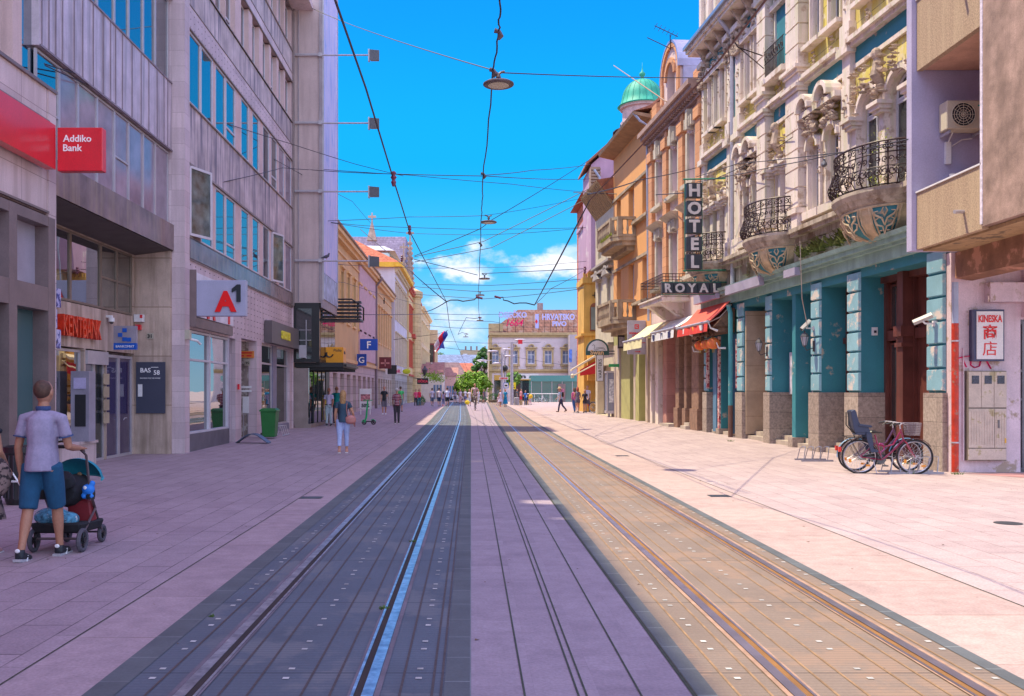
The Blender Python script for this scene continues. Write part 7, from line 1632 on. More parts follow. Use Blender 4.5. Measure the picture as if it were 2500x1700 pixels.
# ---------------------------------------------------------------- overhead lamps and wires
m_wire=M('wire_dark',(.018,.018,.035),rough=.6,var=0,fine=0);m_lampm=M('lamp_brown',(.10,.07,.08),rough=.45)
proto=None
for i,(x,y,s,lb) in enumerate(((1217,206,1,'nearest round disc street lamp hanging high over the tracks'),(1193+0,543,1,'second hanging disc street lamp, under the bright middle sky'),(1183,681,1,'third hanging disc street lamp from the camera'),(1172,721,1,'fourth hanging disc street lamp from the camera'),(1172,783,1,'fifth hanging disc street lamp from the camera, near the far junction'),(1137,823,1,'small farthest hanging lamp over the end of the tracks'))):
    Z=(21.5,40.5,60,72,93,118)[i];p=PX(x,y,Z)
    if proto is None:
        P0=Vector(p);t=thing('hanging_street_lamp',p,lb,'street lamp','disc lamps hung over the tracks');X,Y,Zz=p
        mb=MB();mb.smooth=False;mb.lathe([(0,.05),(.30,.045),(.35,.015),(.352,-.015),(.33,-.03),(0,-.03)],p,28);mb.build('disc',m_lampm,t)
        mb=MB();mb.lathe([(0,-.034),(.24,-.034),(.24,-.031),(0,-.031)],p,24);mb.build('lens',M('lamp_lens',(.55,.52,.40),rough=.3,var=.2,vs=60),t)
        mb=MB();mb.tube([(X,Y,Zz+.04),(X,Y,Zz+.14),(X,Y,Zz+.15),(X,Y,Zz+.24)],[.045,.03,.06,.035],8);mb.tube([(X-.17,Y,Zz+.31),(X-.06,Y,Zz+.27),(X,Y,Zz+.23),(X+.06,Y,Zz+.27),(X+.14,Y,Zz+.29)],.028,6);mb.build('hanger',m_lampm,t);proto=t
    else: moved_copy(proto,p,0,lb)
wires=[]
def wire(pts,r=.012,sag=.0,name='overhead_wire',label='thin dark overhead wire spanning between facades',cat='wire',group='overhead wires',n=8,wob=0):
    P=[Vector(PX(*p)) for p in pts];out=[];q=random.Random(len(wires)+1)
    for a,b in zip(P,P[1:]):
        L=(b-a).length
        for i in range(n): f=i/n;v=a.lerp(b,f);v.z -=sag*L*4*f*(1-f)*.25;out.append(v+(Vector((q.uniform(-wob,wob),0,q.uniform(-wob,wob))) if wob else Vector()))
    out.append(P[-1]);mb=MB();mb.tube(out,r,4);o=mb.build(name,m_wire);tag(o,label,cat,group);wires.append(o);return o
# contact wires over the two tracks and the lamp cable
wire([(818,0,7.6),(893,215,10.2),(958,430,14),(1000,565,19.3),(1090,737,33.8)],.011,label='heavy contact wire over the left track')
wire([(1090,737,33.8),(1098,800,48),(1112,835,62),(1128,870,80),(1142,905,100)],.013,label='far part of the contact wire over the left track')
wire([(1995,-130,6.8),(1870,0,7.7),(1760,143,9.3),(1600,320,12),(1440,489,15.8)],.012,label='tan coloured near contact wire in front of the right facades')
wires[-1].data.materials[0]=M('wire_tan',(.25,.14,.10),rough=.6)
wire([(1440,489,15.8),(1305,745,35)],.011,label='contact wire over the right track, from the violet house down to the far junction')
wire([(1222,-60,17),(1222,0,17.6),(1218,78,19),(1205,172,21.4),(1180,430,31),(1176,520,39),(1171,650,52),(1168,720,70),(1170,782,92)],.018,wob=.02,label='twisted power cable running along the street from lamp to lamp')
for x,y,Z in ((1217,82,19),(1180,428,31),(1173,597,46),(1204,176,21.4)):
    p=PX(x,y,Z);mb=MB();mb.tube([(p[0]-.08,p[1],p[2]+.06),(p[0]+.02,p[1],p[2]+.03),(p[0]+.05,p[1],p[2]-.05),(p[0],p[1],p[2]-.12)],[.05,.04,.06,.03],6);tag(mb.build('cable_clamp',m_lampm),'small dark clamp on the twisted lamp cable','clamp','clamps on the lamp cable')
span='span wires crossing the street'
SW=[
 ([(760,20,41),(860,62,36),(1198,170,21.5)],'wire from the tower roof down to the nearest disc lamp'),
 ([(1226,178,21.5),(1722,190,34)],'wire from the nearest disc lamp across to the orange house'),
 ([(108,156,17.4),(270,205,22),(712,352,38),(864,400,40),(985,430,38)],'upper wire of the pair starting at the bank building corner'),
 ([(110,160,17.4),(280,235,22),(640,372,36),(860,492,50),(905,545,55)],'lower wire of the pair starting at the bank building corner'),
 ([(530,448,29),(690,410,37),(760,415,40),(958,425,31),(1180,430,31)],'wire from the stained block past the heavy contact wire to the lamp cable'),
 ([(790,414,41),(1000,428,42),(1250,450,46),(1440,470,58)],'long wire from the banner across to the violet house'),
 ([(1184,430,31),(1440,437,58)],'wire from the lamp cable to the boarded eave'),
 ([(1184,428,31),(1300,416,40),(1440,402,58)],'rising wire from the lamp cable to the violet house'),
 ([(784,540,42),(1000,530,50),(1178,527,45),(1290,510,50),(1440,480,58)],'wire from the banner foot by the second disc lamp to the corner house'),
 ([(784,540,42),(900,552,50),(1150,560,52),(1430,556,60)],'middle wire from the banner foot to the violet house'),
 ([(784,540,42),(1000,570,60),(1180,574,55),(1300,568,55),(1430,556,60)],'lower sagging wire from the banner foot to the violet house'),
 ([(1012,627,60),(1180,590,60),(1440,460,60)],'slanting wire rising to the right above the second disc lamp'),
 ([(1012,640,60),(1200,605,60),(1444,480,60)],'second slanting wire rising to the right over the cloud'),
 ([(1012,625,60),(1170,560,50),(1196,540,41),(1440,390,58)],'steep slanting wire from the gothic spire through the second disc lamp'),
 ([(805,645,45),(1100,655,70),(1300,650,62),(1432,638,62)],'wire from the lowest floodlight across the cloud'),
 ([(1010,633,60),(1100,655,60),(1166,672,60)],'short wire from the spire to the third disc lamp'),
 ([(1176,668,60),(1310,662,60),(1432,656,62)],'cable from the third disc lamp to the yellow castellated house'),
 ([(1012,700,80),(1166,712,72),(1250,708,70),(1426,702,63)],'wire through the fourth disc lamp to the castellated house'),
 ([(1030,694,80),(1200,697,80),(1440,680,66)],'thin wire above the fourth disc lamp'),
 ([(1010,718,80),(1180,730,78),(1300,720,70),(1428,704,63)],'lower sagging wire near the roof lettering'),
 ([(1305,745,35),(1345,705,42),(1432,656,62)],'strong wire rising from the right bracket to the castellated house'),
 ([(1440,490,58),(1305,745,35)],'stay wire from the violet house to the right bracket'),
 ([(880,560,55),(1000,660,45),(1090,737,33.8)],'stay wire from the ochre roofs down to the left bracket'),
 ([(1036,762,60),(1090,737,33.8)],'short stay wire left of the left bracket'),
 ([(700,670,41),(840,690,60),(1030,745,90)],'low wire along the left old houses'),
 ([(875,768,60),(1050,766,80),(1200,768,100),(1260,765,110)],'low wire from the old houses to the roof lettering'),
 ([(1060,780,90),(1200,785,100),(1300,800,120)],'low wire near the fifth disc lamp'),
 ([(1040,795,95),(1110,801,95),(1200,802,100)],'low wire above the waving flag'),
 ([(1060,832,95),(1180,838,100),(1320,836,110)],'low wire crossing behind the flag'),
 ([(1060,846,100),(1140,855,110),(1200,862,110),(1400,895,118)],'lowest wire running to the glass pavilion'),
 ([(1740,440,32),(1860,385,30),(1935,335,27)],'guy wire with turnbuckle on the ornate facade'),
 ([(1700,445,33),(1900,405,27),(2060,372,23),(2218,340,19.6)],'long wire along the ornate facade to the loggia corner'),
 ([(1700,432,33),(1800,400,31),(2220,350,19.6)],'upper wire along the ornate facade'),
 ([(1435,475,15.9),(1560,440,25),(1700,410,33)],'wire from the contact wire bend to the HOTEL sign'),
 ([(1400,470,55),(1560,475,50),(1680,470,34)],'wire across the ochre house to the HOTEL sign'),
]
for pts,lb in SW: wire(pts,.013 if pts[0][2] <50 else .021,label=lb,group=span,sag=.01)
w=MB();p0,p1,p2=[Vector(PX(*p)) for p in ((1953,590,25.5),(1958,730,25.9),(1972,800,26.2))];w.tube([tuple(p0),tuple(p1),tuple(p2)],.012,5);tag(w.build('facade_cable',M('cable_cream',(.55,.45,.38))),'pale cable hanging from the cornice to the camera over the lantern','cable')
def insul(x,y,Z,lb,s=1):
    p=PX(x,y,Z);mb=MB();mb.lathe([(.02,.14*s),(.05*s,.11*s),(.03*s,.07*s),(.06*s,.03*s),(.03*s,-.02*s),(.05*s,-.06*s),(.02,-.14*s)],p,8);tag(mb.build('insulator',M('insulator_plum',(.16,.03,.07),rough=.4)),lb,'insulator','insulators on the wires')
insul(961,437,14,'plum coloured insulator on the heavy left contact wire',.8);insul(1000,562,19.3,'insulator lower on the left contact wire',.7);insul(981,632,45,'insulator on the left stay wire',1.2);insul(1428,660,61,'insulator at the castellated house',1.8);insul(1434,478,57,'insulator at the corner of the boarded eave',2)
# bracket arms at the junction
def brk(pts,Z,lb):
    t=thing('catenary_bracket',PX(*pts[0],Z),lb,'bracket');P=[PX(x,y,Z) for x,y in pts];mb=MB();mb.tube(P,.022,5);mb.build('arm',m_wire,t);mb=MB();e=P[-1];mb.tube([(e[0]-.12,e[1],e[2]+.05),(e[0]+.12,e[1],e[2]-.02)],.04,5);mb.build('insulator',MATS['insulator_plum'],t)
brk([(1090,737),(1100,733),(1118,733),(1130,736),(1158,732),(1166,724),(1170,728)],34,'curved catenary arm at the left end of the junction')
brk([(1305,745),(1285,740),(1268,740),(1255,742),(1240,735),(1229,733),(1228,726),(1215,727)],35,'curved catenary arm at the right end of the junction')
brk([(1138,776),(1160,778),(1172,776)],70,'small catenary arm by the fifth disc lamp');brk([(1118,817),(1128,812),(1140,816)],90,'farthest catenary arm above the flag')
wire([(1138,776,70),(1118,817,90)],.02,label='short sloping wire between the far brackets',group=span)

# ---------------------------------------------------------------- bicycles, racks, scooter
m_tyre=M('tyre',(.025,.022,.025),rough=.85,var=.2);m_rim=M('rim_alu',(.55,.55,.62),rough=.3,metal=.8,var=.05);m_spoke=M('spoke',(.6,.6,.65),rough=.3,metal=.7,var=0,fine=0)
def wheel(parent,fr,c,r,fender=None,ns=24):
    mb=MB(fr);mb.tube([(c[0]+r*math.cos(i*math.pi/18),c[1],c[2]+r*math.sin(i*math.pi/18)) for i in range(37)],.019,6,cap=False);w=mb.build('wheel',m_tyre,parent)
    mb=MB(fr);mb.tube([(c[0]+(r-.03)*math.cos(i*math.pi/18),c[1],c[2]+(r-.03)*math.sin(i*math.pi/18)) for i in range(37)],.012,5,cap=False);mb.build('rim',m_rim,w)
    mb=MB(fr)
    for i in range(ns): a=i*2*math.pi/ns;b=a+(.5 if i % 2 else -.5);mb.tube([(c[0]+.02*math.cos(b*3),c[1]+(.02 if i % 2 else -.02),c[2]+.02*math.sin(b*3)),(c[0]+(r-.035)*math.cos(a),c[1],c[2]+(r-.035)*math.sin(a))],.0022,3)
    mb.build('spokes',m_spoke,w)
    mb=MB(fr);mb.tube([(c[0],c[1]-.05,c[2]),(c[0],c[1]+.05,c[2])],.022,6);mb.build('hub',m_alu,w)
    mb=MB(fr);mb.box(c[0]-.03+.16,c[0]+.05+.16,c[1]-.01,c[1]+.01,c[2]-.20,c[2]-.16);mb.box(c[0]-.21,c[0]-.16,c[1]-.01,c[1]+.01,c[2]-.12,c[2]-.05);mb.build('reflector',M('reflector',(.85,.30,.02),rough=.3),w)
def bicycle(loc,ang,label,col,seat=False,basket=False,chainguard=True,r=.345,lean=0,fend=None,col2=None):
    """points along +u from rear to front"""
    t=thing('bicycle',loc,label,'bicycle');fr=Fr(loc,(math.cos(ang),math.sin(ang),0));mf=M('bikeframe_'+label[:10],col,rough=.3,var=.05,coat=.4);mf2=M('bikefork_'+label[:10],col2 or col,rough=.3,var=.05,coat=.4)
    rw,fw=(0,0,r),(1.08,0,r);bb=(.44,0,r-.06);st=(.30,0,.80);hb=(.86,0,.70);ht=(.80,0,.92)
    wheel(t,fr,rw,r);wheel(t,fr,fw,r)
    mb=MB(fr);mb.tube([bb,(.34,0,.66),st],.017,6);mb.tube([(.345,0,.60),(.50,0,.56),(.66,0,.60),(.80,0,.86)],.018,6);mb.tube([bb,(.62,0,.44),hb],.02,6);mb.tube([hb,ht],.02,6)
    for s in (-.045,.045): mb.tube([bb,(rw[0],s,rw[2])],.01,5);mb.tube([(.335,0,.64),(rw[0],s,rw[2])],.009,5)
    mb.build('frame',mf,t)
    mb=MB(fr)
    for s in (-.05,.05): mb.tube([hb,(.92,s,.62),(1.04,s,.40),(fw[0],s,fw[2])],.012,5)
    mb.build('fork',mf2,t)
    mb=MB(fr);mb.tube([ht,(.79,0,1.0),(.84,0,1.04)],.014,6);mb.tube([(.62,-.28,1.02),(.74,-.24,1.05),(.84,-.08,1.04),(.84,.08,1.04),(.74,.24,1.05),(.62,.28,1.02)],.012,6);mb.build('handlebar',m_alu,t)
    mb=MB(fr)
    for s in (-1,1): mb.tube([(.60,s*.285,1.015),(.72,s*.25,1.045)],.017,6);mb.tube([(.76,s*.2,1.05),(.66,s*.22,.97)],.006,4)
    mb.tube([(.82,0,1.04),(.9,.02,.98),(1.0,.0,.75),(1.02,0,.62)],.004,4);mb.build('grip',m_black,t)
    mb=MB(fr);mb.tube([(.14,0,.84),(.22,0,.86),(.34,0,.85),(.44,0,.845)],[.05,.09,.05,.025],8,sy=.4);mb.build('saddle',m_black,t)
    for c0,nm in ((rw,'mudguard'),(fw,'mudguard')):
        mb=MB(fr);a0,a1=(20,200) if c0 is rw else (35,170)
        mb.tube([(c0[0]+(r+.035)*math.cos(R(a)),0,c0[2]+(r+.035)*math.sin(R(a))) for a in range(a0,a1,12)],.022,5,sy=.4);mb.build('mudguard',M('mudguard_'+label[:10],fend or (.06,.05,.07),rough=.35),t)
    mb=MB(fr);mb.disc((bb[0],-.05,bb[2]),.09,'o',.01,16);mb.tube([(bb[0],-.07,bb[2]),(bb[0]+.10,-.08,bb[2]-.13)],.009,5);mb.box(bb[0]+.05,bb[0]+.15,-.16,-.07,bb[2]-.145,bb[2]-.12);mb.tube([(bb[0],.07,bb[2]),(bb[0]-.10,.08,bb[2]+.13)],.009,5);mb.tube([(bb[0],-.05,bb[2]+.085),(rw[0],-.05,rw[2]+.035)],.005,4);mb.tube([(bb[0],-.05,bb[2]-.085),(rw[0],-.05,rw[2]-.035)],.005,4);mb.build('crank',M('crank',(.12,.12,.13),rough=.35,metal=.6),t)
    if chainguard: mb=MB(fr);mb.hexa([(.03,-.08,r+.0),(bb[0]+.10,-.08,bb[2]-.03),(bb[0]+.10,-.06,bb[2]-.03),(.03,-.06,r),(.03,-.08,r+.06),(bb[0]+.10,-.08,bb[2]+.11),(bb[0]+.10,-.06,bb[2]+.11),(.03,-.06,r+.06)]);mb.build('chain_guard',m_black,t)
    mb=MB(fr);mb.tube([(.26,.06,bb[2]-.02),(.30,.14,.02)],.009,5);mb.build('kickstand',m_alu,t)
    mb=MB(fr);mb.box(-r-.07,-r-.02,-.03,.03,r+.10,r+.20);mb.build('tail_light',M('tail_red',(.7,.02,.01),rough=.3),t)
    if True:
        mb=MB(fr)
        for s in (-.05,.05): mb.tube([(.28,s,.73),(-.25,s,.74)],.007,4);mb.tube([(-.2,s,.74),(rw[0],s,rw[2])],.006,4)
        for i in range(4): mb.tube([(-.2+i*.12,-.05,.74),(-.2+i*.12,.05,.74)],.006,4)
        mb.build('rear_rack',m_black,t)
    if basket:
        mb=MB(fr);q_=[(1.16,.17),(1.16,-.17),(.90,-.17),(.90,.17)]
        for z in [.80+i*.035 for i in range(8)]:
            k=.82+.18*(z-.8)/.25;mb.tube([(1.03+(x-1.03)*k,y*k,z) for x,y in q_+q_[:1]],.004 if z <1.03 else .007,3)
        for (x0,y0),(x1,y1) in zip(q_,q_[1:]+q_[:1]):
            for i in range(9): f=i/9;x,y=x0+(x1-x0)*f,y0+(y1-y0)*f;mb.tube([(1.03+(x-1.03)*.82,y*.82,.80),(x,y,1.05)],.003,3)
        for i in range(7): mb.tube([(.93+i*.035,-.14,.8),(.93+i*.035,.14,.8)],.003,3)
        mb.build('basket',M('basket_wire',(.26,.22,.26),rough=.5),t)
    if seat:
        mseat=M('child_seat',(.03,.04,.085),rough=.55,var=.05)
        mb=MB(fr);W_=.15
        zk=lambda x,z: (-.07+x*.84,.80+(z-.80)*.86 if z >.8 else z)
        side=[(-.02,.86),(.20,.86),(.26,.80),(.30,.84),(.24,1.0),(.08,1.02),(.02,1.12),(-.04,1.36),(-.10,1.40),(-.17,1.36),(-.10,.95),(-.06,.84)]
        for s in (-1,1): mb.prism([zk(x,z) for x,z in side],'o',s*W_-.012,s*W_+.012)
        mb.prism([(-.12,.80),(.15,.80),(.15,.86),(-.08,.87)],'o',-W_,W_);mb.prism([zk(-.17,1.38),zk(-.05,1.40),zk(.02,.88),zk(-.06,.86)],'o',-W_+.02,W_-.02)
        for s in (-1,1):
            mb.prism([(.08,.84),(.19,.84),(.22,.66),(.23,.52),(.32,.49),(.33,.45),(.18,.44),(.15,.54),(.1,.7)],'o',s*.17-.015,s*.17+.015)
            mb.prism([(-.06,.98),(.18,.95),(.21,.98),(.18,1.0),(-.04,1.03)],'o',s*.17-.02,s*.17+.02)
        mb.build('child_seat',mseat,t,bevel=.008)
        mb=MB(fr);mb.tube([(-.24,-.1,1.26),(-.24,-.1,1.0),(-.1,-.06,.82),(-.06,-.05,.62)],.012,5);mb.tube([(-.24,.1,1.26),(-.24,.1,1.0),(-.1,.06,.82)],.012,5);mb.build('seat_bracket',m_black,t)
        mb=MB(fr);mb.tube([(.38,-.05,.55),(.42,-.07,.62),(.48,-.07,.60),(.50,-.06,.5),(.42,-.05,.42),(.33,-.05,.46)],.012,5);mb.build('cable_lock',M('lock_magenta',(.6,.03,.25),rough=.4),t)
    for o in [t]: o.scale=(1,1,1)
    return t
bicycle((8.02,19.45,0),R(-8),'magenta bicycle with dark blue child seat and wire front basket in the rack',(.26,.004,.055),seat=True,basket=True,fend=(.10,.05,.06),col2=(.35,.03,.07))
bicycle((8.2,20.15,0),R(-4),'second darker bicycle behind the magenta one with orange reflectors',(.10,.03,.08),chainguard=False,fend=(.15,.35,.6),r=.33)
bicycle((7.75,59.8,gz(7.8,60)),R(-50),'black and white bicycle leaning near the castellated house',(.05,.03,.02),chainguard=False)
bicycle((7.9,114,ZB),R(0),'white bicycle parked at the white railing',(.8,.8,.82),chainguard=False)
def rack(x0,y0,n,dx,label,rz=0):
    t=thing('bicycle_rack',(x0,y0,0),label,'bicycle rack');z=gz(x0,y0);c,s=math.cos(rz),math.sin(rz);fr=Fr((x0,y0,z),(c,s,0));m=M('galvanised',(.32,.30,.36),rough=.4,metal=.6,var=.15)
    mb=MB(fr);mb.box(0,n*dx,-.26,-.20,0,.04);mb.box(0,n*dx,.20,.26,0,.04);mb.build('base_rail',m,t)
    for i in range(n): mb=MB(fr);a=i*dx+.06;mb.tube([(a,-.23,.03),(a+.05,-.18,.30),(a+.09,-.1,.34),(a+.09,.1,.34),(a+.05,.18,.30),(a,.23,.03)],.011,5);mb.build('hoop',m,t)
rack(8.55,19.55,6,.19,'galvanised bicycle rack holding the magenta bicycle');rack(7.95,22.9,4,.19,'empty low bicycle rack by the granite plinth, farther left')
# scooter
s_=thing('kick_scooter',(-5.0,44.4,0),'green electric kick scooter parked on the left pavement','scooter');z=gz(-5,44.4);m_sg=M('scooter_green',(.01,.42,.14),rough=.35,coat=.3)
mb=MB();mb.tube([(-5.02,44.35,z+.12),(-4.94,44.45,z+.35),(-4.88,44.5,z+1.15)],[.04,.045,.035],8);mb.build('steering_column',m_sg,s_)
mb=MB();mb.tube([(-5.1,44.45,z+1.15),(-4.88,44.5,z+1.17),(-4.66,44.55,z+1.15)],.02,6);mb.build('handlebar',m_sg,s_)
mb=MB();mb.box(-5.0,-4.62,44.38,44.52,z+.13,z+.18);mb.build('deck',m_black,s_)
for x in (-5.04,-4.6): mb=MB(Fr((x,44.42,z+.12),(1,.2,0)));mb.tube([(.09*math.cos(i*.5236),0,.09*math.sin(i*.5236)) for i in range(13)],.03,6,cap=False);mb.disc((0,0,0),.05,'o',.05);mb.build('wheel',m_tyre,s_)
mb=MB();mb.tube([(-5.13,44.38,z+.14),(-5.08,44.38,z+.24),(-4.96,44.40,z+.22)],.022,5);mb.tube([(-4.72,44.42,z+.22),(-4.6,44.42,z+.26),(-4.5,44.42,z+.16)],.022,5);mb.build('mudguard',m_sg,s_)
# ---------------------------------------------------------------- people
SKIN=(.52,.26,.17)
def pbuild(parts,name,mat,parent,voxel,fr,smooth=4,**k):
    """fuse overlapping tapered limbs into one continuous surface"""
    mb=MB(fr)
    for p in parts:
        if p[0] =='t': mb.tube(p[1],p[2],12,sy=p[3] if len(p) >3 else 1.0)
        elif p[0] =='e': mb.ell(p[1],p[2],14,10)
    loc=Vector(parent['_r']);me=bpy.data.meshes.new(name);me.from_pydata([tuple(v-loc) for v in mb.v],[],mb.f)
    b=bmesh.new();b.from_mesh(me);bmesh.ops.recalc_face_normals(b,faces=b.faces);b.to_mesh(me);b.free()
    o=bpy.data.objects.new('tmp',me);COL.objects.link(o)
    r=o.modifiers.new('r','REMESH');r.mode='VOXEL';r.voxel_size=voxel
    s=o.modifiers.new('s','SMOOTH');s.factor=.5;s.iterations=smooth
    dg=bpy.context.evaluated_depsgraph_get();m2=bpy.data.meshes.new_from_object(o.evaluated_get(dg));bpy.data.objects.remove(o)
    m2.materials.clear();m2.materials.append(mat);m2.polygons.foreach_set('use_smooth',[True]*len(m2.polygons))
    o=bpy.data.objects.new(name,m2);COL.objects.link(o);o.parent=parent;o['_r']=tuple(loc);tag(o,**k);return o
def rot2(v,a): c,s=math.cos(a),math.sin(a);return Vector((v.x,v.y*c-v.z*s,v.y*s+v.z*c))   # swing about the side axis, + forward
def person(loc,face,H,label,top,bottom,hair,legs=((8,4),(-10,14)),arms=((6,8,12),(-6,8,12)),sleeve=.45,kind='shorts',blen=.0,shoe=(.03,.03,.035),skin=SKIN,build=1.0,vox=None,lean=0,hairlen=0,bald=False,female=False,sole=True,sock=None,fr=None,beard=None,near=False,hat=None,top_tuck=False,seat=0):
    """face: heading in degrees, 0 looks away from the camera, 90 to the left, 180 at the camera
       legs: (thigh swing, knee bend) right, left; arms: (swing, spread, elbow bend) right, left"""
    t=thing('person',loc,label,'person');a=R(face);fr=Fr(loc,(math.cos(a),math.sin(a),0),(-math.sin(a),math.cos(a),0));s=H/1.75;vx=vox or .022
    S=lambda x,y,z: (x*s,y*s,z*s)
    bw=build
    hipz=.90-seat;V=Vector
    hips=[V((.085*bw,0,hipz)),V((-.085*bw,0,hipz))];J={}
    for i,(sw,kn) in enumerate(legs):
        h=hips[i];kx=V((0,0,-.43));k=h+rot2(kx,R(sw));an=k+rot2(V((0,0,-.41)),R(sw-kn));ft=rot2(V((0,.13,-.05)),R(sw-kn)*.5);J[i]=(h,k,an,an+ft)
    low=min(J[0][2].z,J[1][2].z)-.075
    if seat ==0:
        dz=-low;
    else: dz=0
    for i in J: J[i]=tuple(p+V((0,0,dz)) for p in J[i])
    up=lambda x,y,z: V((x,y+(z-hipz)*math.sin(R(lean)),hipz+dz+(z-hipz)*math.cos(R(lean))))
    sw_=.168*bw if not female else .15*bw
    A={}
    for i,(sg,sp,el) in enumerate(arms):
        sd=1 if i ==0 else -1;sh=up(sd*sw_,0,1.375);ua=rot2(V((sd*math.sin(R(sp))*.29,0,-math.cos(R(sp))*.29)),R(sg));e=sh+ua
        fa=rot2(V((-sd*.02+sd*math.sin(R(sp))*.10,0,-.245)),R(sg+el));w=e+fa;hd=w+fa.normalized()*.09;A[i]=(sh,e,w,hd)
    G=lambda v: (v.x*s,v.y*s,v.z*s)
    body=[('t',[G(up(0,0,.88)),G(up(0,0,1.0)),G(up(0,0,1.12)),G(up(0,0,1.26)),G(up(0,0,1.38)),G(up(0,0,1.45))],[r*s for r in (.13*bw,.14*bw,.12*bw,.14*bw,.14*bw,.06)],.72),
            ('t',[G(up(0,0,1.42)),G(up(0,.01,1.53))],[.058*s,.052*s]),
            ('e',G(up(0,.02,1.635)),(.080*s,.098*s,.118*s)),('e',G(up(0,.055,1.58)),(.052*s,.057*s,.058*s)),('e',G(up(0,.112,1.625)),(.014*s,.022*s,.022*s)),
            ('e',G(up(.083,.0,1.63)),(.012*s,.022*s,.032*s)),('e',G(up(-.083,.0,1.63)),(.012*s,.022*s,.032*s))]
    for i in (0,1):
        h,k,an,toe=J[i];c=k.lerp(an,.3)
        body.append(('t',[G(h),G(h.lerp(k,.5)),G(k),G(c),G(k.lerp(an,.7)),G(an)],[r*s for r in (.085*bw,.072*bw,.054,.055,.038,.036)]))
        body.append(('t',[G(an+V((0,-.03,-.03))),G(an.lerp(toe,.5)+V((0,0,-.02))),G(toe+V((0,.02,0)))],[.035*s,.038*s,.03*s],.8))
        sh,e,w,hd=A[i];d=(hd-w).normalized();body.append(('t',[G(sh),G(sh.lerp(e,.5)),G(e),G(e.lerp(w,.35)),G(w)],[r*s for r in (.052,.046,.038,.038,.026)]))
        body.append(('t',[G(w),G(w+d*.04),G(w+d*.085)],[.026*s,.036*s,.032*s],.55))
        if near or vx <.02:
            sd=1 if i ==0 else -1
            for f in range(4):
                o_=V(((f-1.5)*.008,(f-1.5)*.019,0));L=(.068,.078,.074,.056)[f];b0=w+d*.08+o_;b1=b0+d*L*.55+V((-sd*.006,.004,0));b2=b1+d*L*.4+V((-sd*.014,.008,0));body.append(('t',[G(b0-d*.02),G(b1),G(b2)],[.0105*s,.0095*s,.008*s]))
            body.append(('t',[G(w+d*.02+V((0,.02,0))),G(w+d*.05+V((-sd*.01,.045,0))),G(w+d*.085+V((-sd*.014,.055,0)))],[.013*s,.011*s,.009*s]))
    pbuild(body,'body',M('skin%d' % int(skin[0]*100),skin,rough=.55,var=.06,vs=8),t,vx*s*(.5 if near else 1),fr,3)
    # top
    tm=top if not isinstance(top,tuple) else M('cloth_%.2f_%.2f_%.2f' % top,top,rough=.85,var=.08,vs=9)
    low_=.86 if not top_tuck else .98
    tp=[('t',[G(up(0,0,low_)),G(up(0,0,1.0)),G(up(0,0,1.12)),G(up(0,0,1.27)),G(up(0,0,1.38)),G(up(0,-.005,1.46))],[r*s for r in (.178*bw,.168*bw,.152*bw,.165*bw,.155*bw,.062)],.76)]
    for i in (0,1):
        sh,e,w,hd=A[i];sl=sleeve
        if sl <= 0: tp.append(('e',G(sh.lerp(up(0,0,1.40),.35)),(.06*s,.06*s,.06*s)));continue
        if sl <= 1: pts=[G(up(0,0,1.40)),G(sh*.5+up(0,0,1.415)*.5),G(sh),G(sh.lerp(e,sl*.6)),G(sh.lerp(e,sl))];rs=[.06*s,.062*s,.06*s,.058*s,.062*s]
        else: pts=[G(up(0,0,1.40)),G(sh),G(e),G(e.lerp(w,sl-1))];rs=[.06*s,.058*s,.05*s,.042*s]
        tp.append(('t',pts,rs))
    pbuild(tp,'shirt' if kind != 'dress' else 'dress_top',tm,t,vx*s*.8,fr,3)
    bm_=bottom if not isinstance(bottom,tuple) else M('cloth_%.2f_%.2f_%.2f' % bottom,bottom,rough=.85,var=.08,vs=9)
    if kind in ('shorts','long','capri'):
        fz={'shorts': 1.0,'capri': 1.6,'long': 1.93}[kind]+blen;bp=[('t',[G(up(0,0,.86)),G(up(0,0,.94)),G(up(0,0,1.02))],[.146*bw*s,.146*bw*s,.138*bw*s],.76)]
        for i in (0,1):
            h,k,an,toe=J[i]
            if fz <= 1.0: pts=[h+V((0,0,.03)),h.lerp(k,.5),h.lerp(k,fz)];rs=[.090*bw,.088*bw,.086]
            else: pts=[h+V((0,0,.03)),h.lerp(k,.5),k,k.lerp(an,min(1,fz-1)*.5),k.lerp(an,min(1,fz-1))];rs=[.10*bw,.088*bw,.068,.062,.055 if kind =='capri' else .06]
            bp.append(('t',[G(p) for p in pts],[r*s for r in rs]))
        pbuild(bp,'trousers' if kind != 'shorts' else 'shorts',bm_,t,vx*s*.8,fr,3)
    elif kind in ('skirt','dress'):
        mb=MB(fr);zt=1.02+dz;zl=.50-blen+dz;mb.smooth=True;n=26;vs=[]
        prof=[(zt,.13*bw),(zt-.12,.16*bw),((zt+zl)/2,.19*bw),(zl,.26*bw)]
        for z,r in prof:
            for j in range(n): th=2*math.pi*j/n;rr=r*(1+.06*math.sin(th*6)*(zt-z));vs.append((rr*math.cos(th)*s,rr*.8*math.sin(th)*s,z*s))
        mb._add(vs,[(i*n+j,i*n+(j+1) % n,(i+1)*n+(j+1) % n,(i+1)*n+j) for i in range(3) for j in range(n)]);mb.build('skirt',bm_,t,recalc=False)
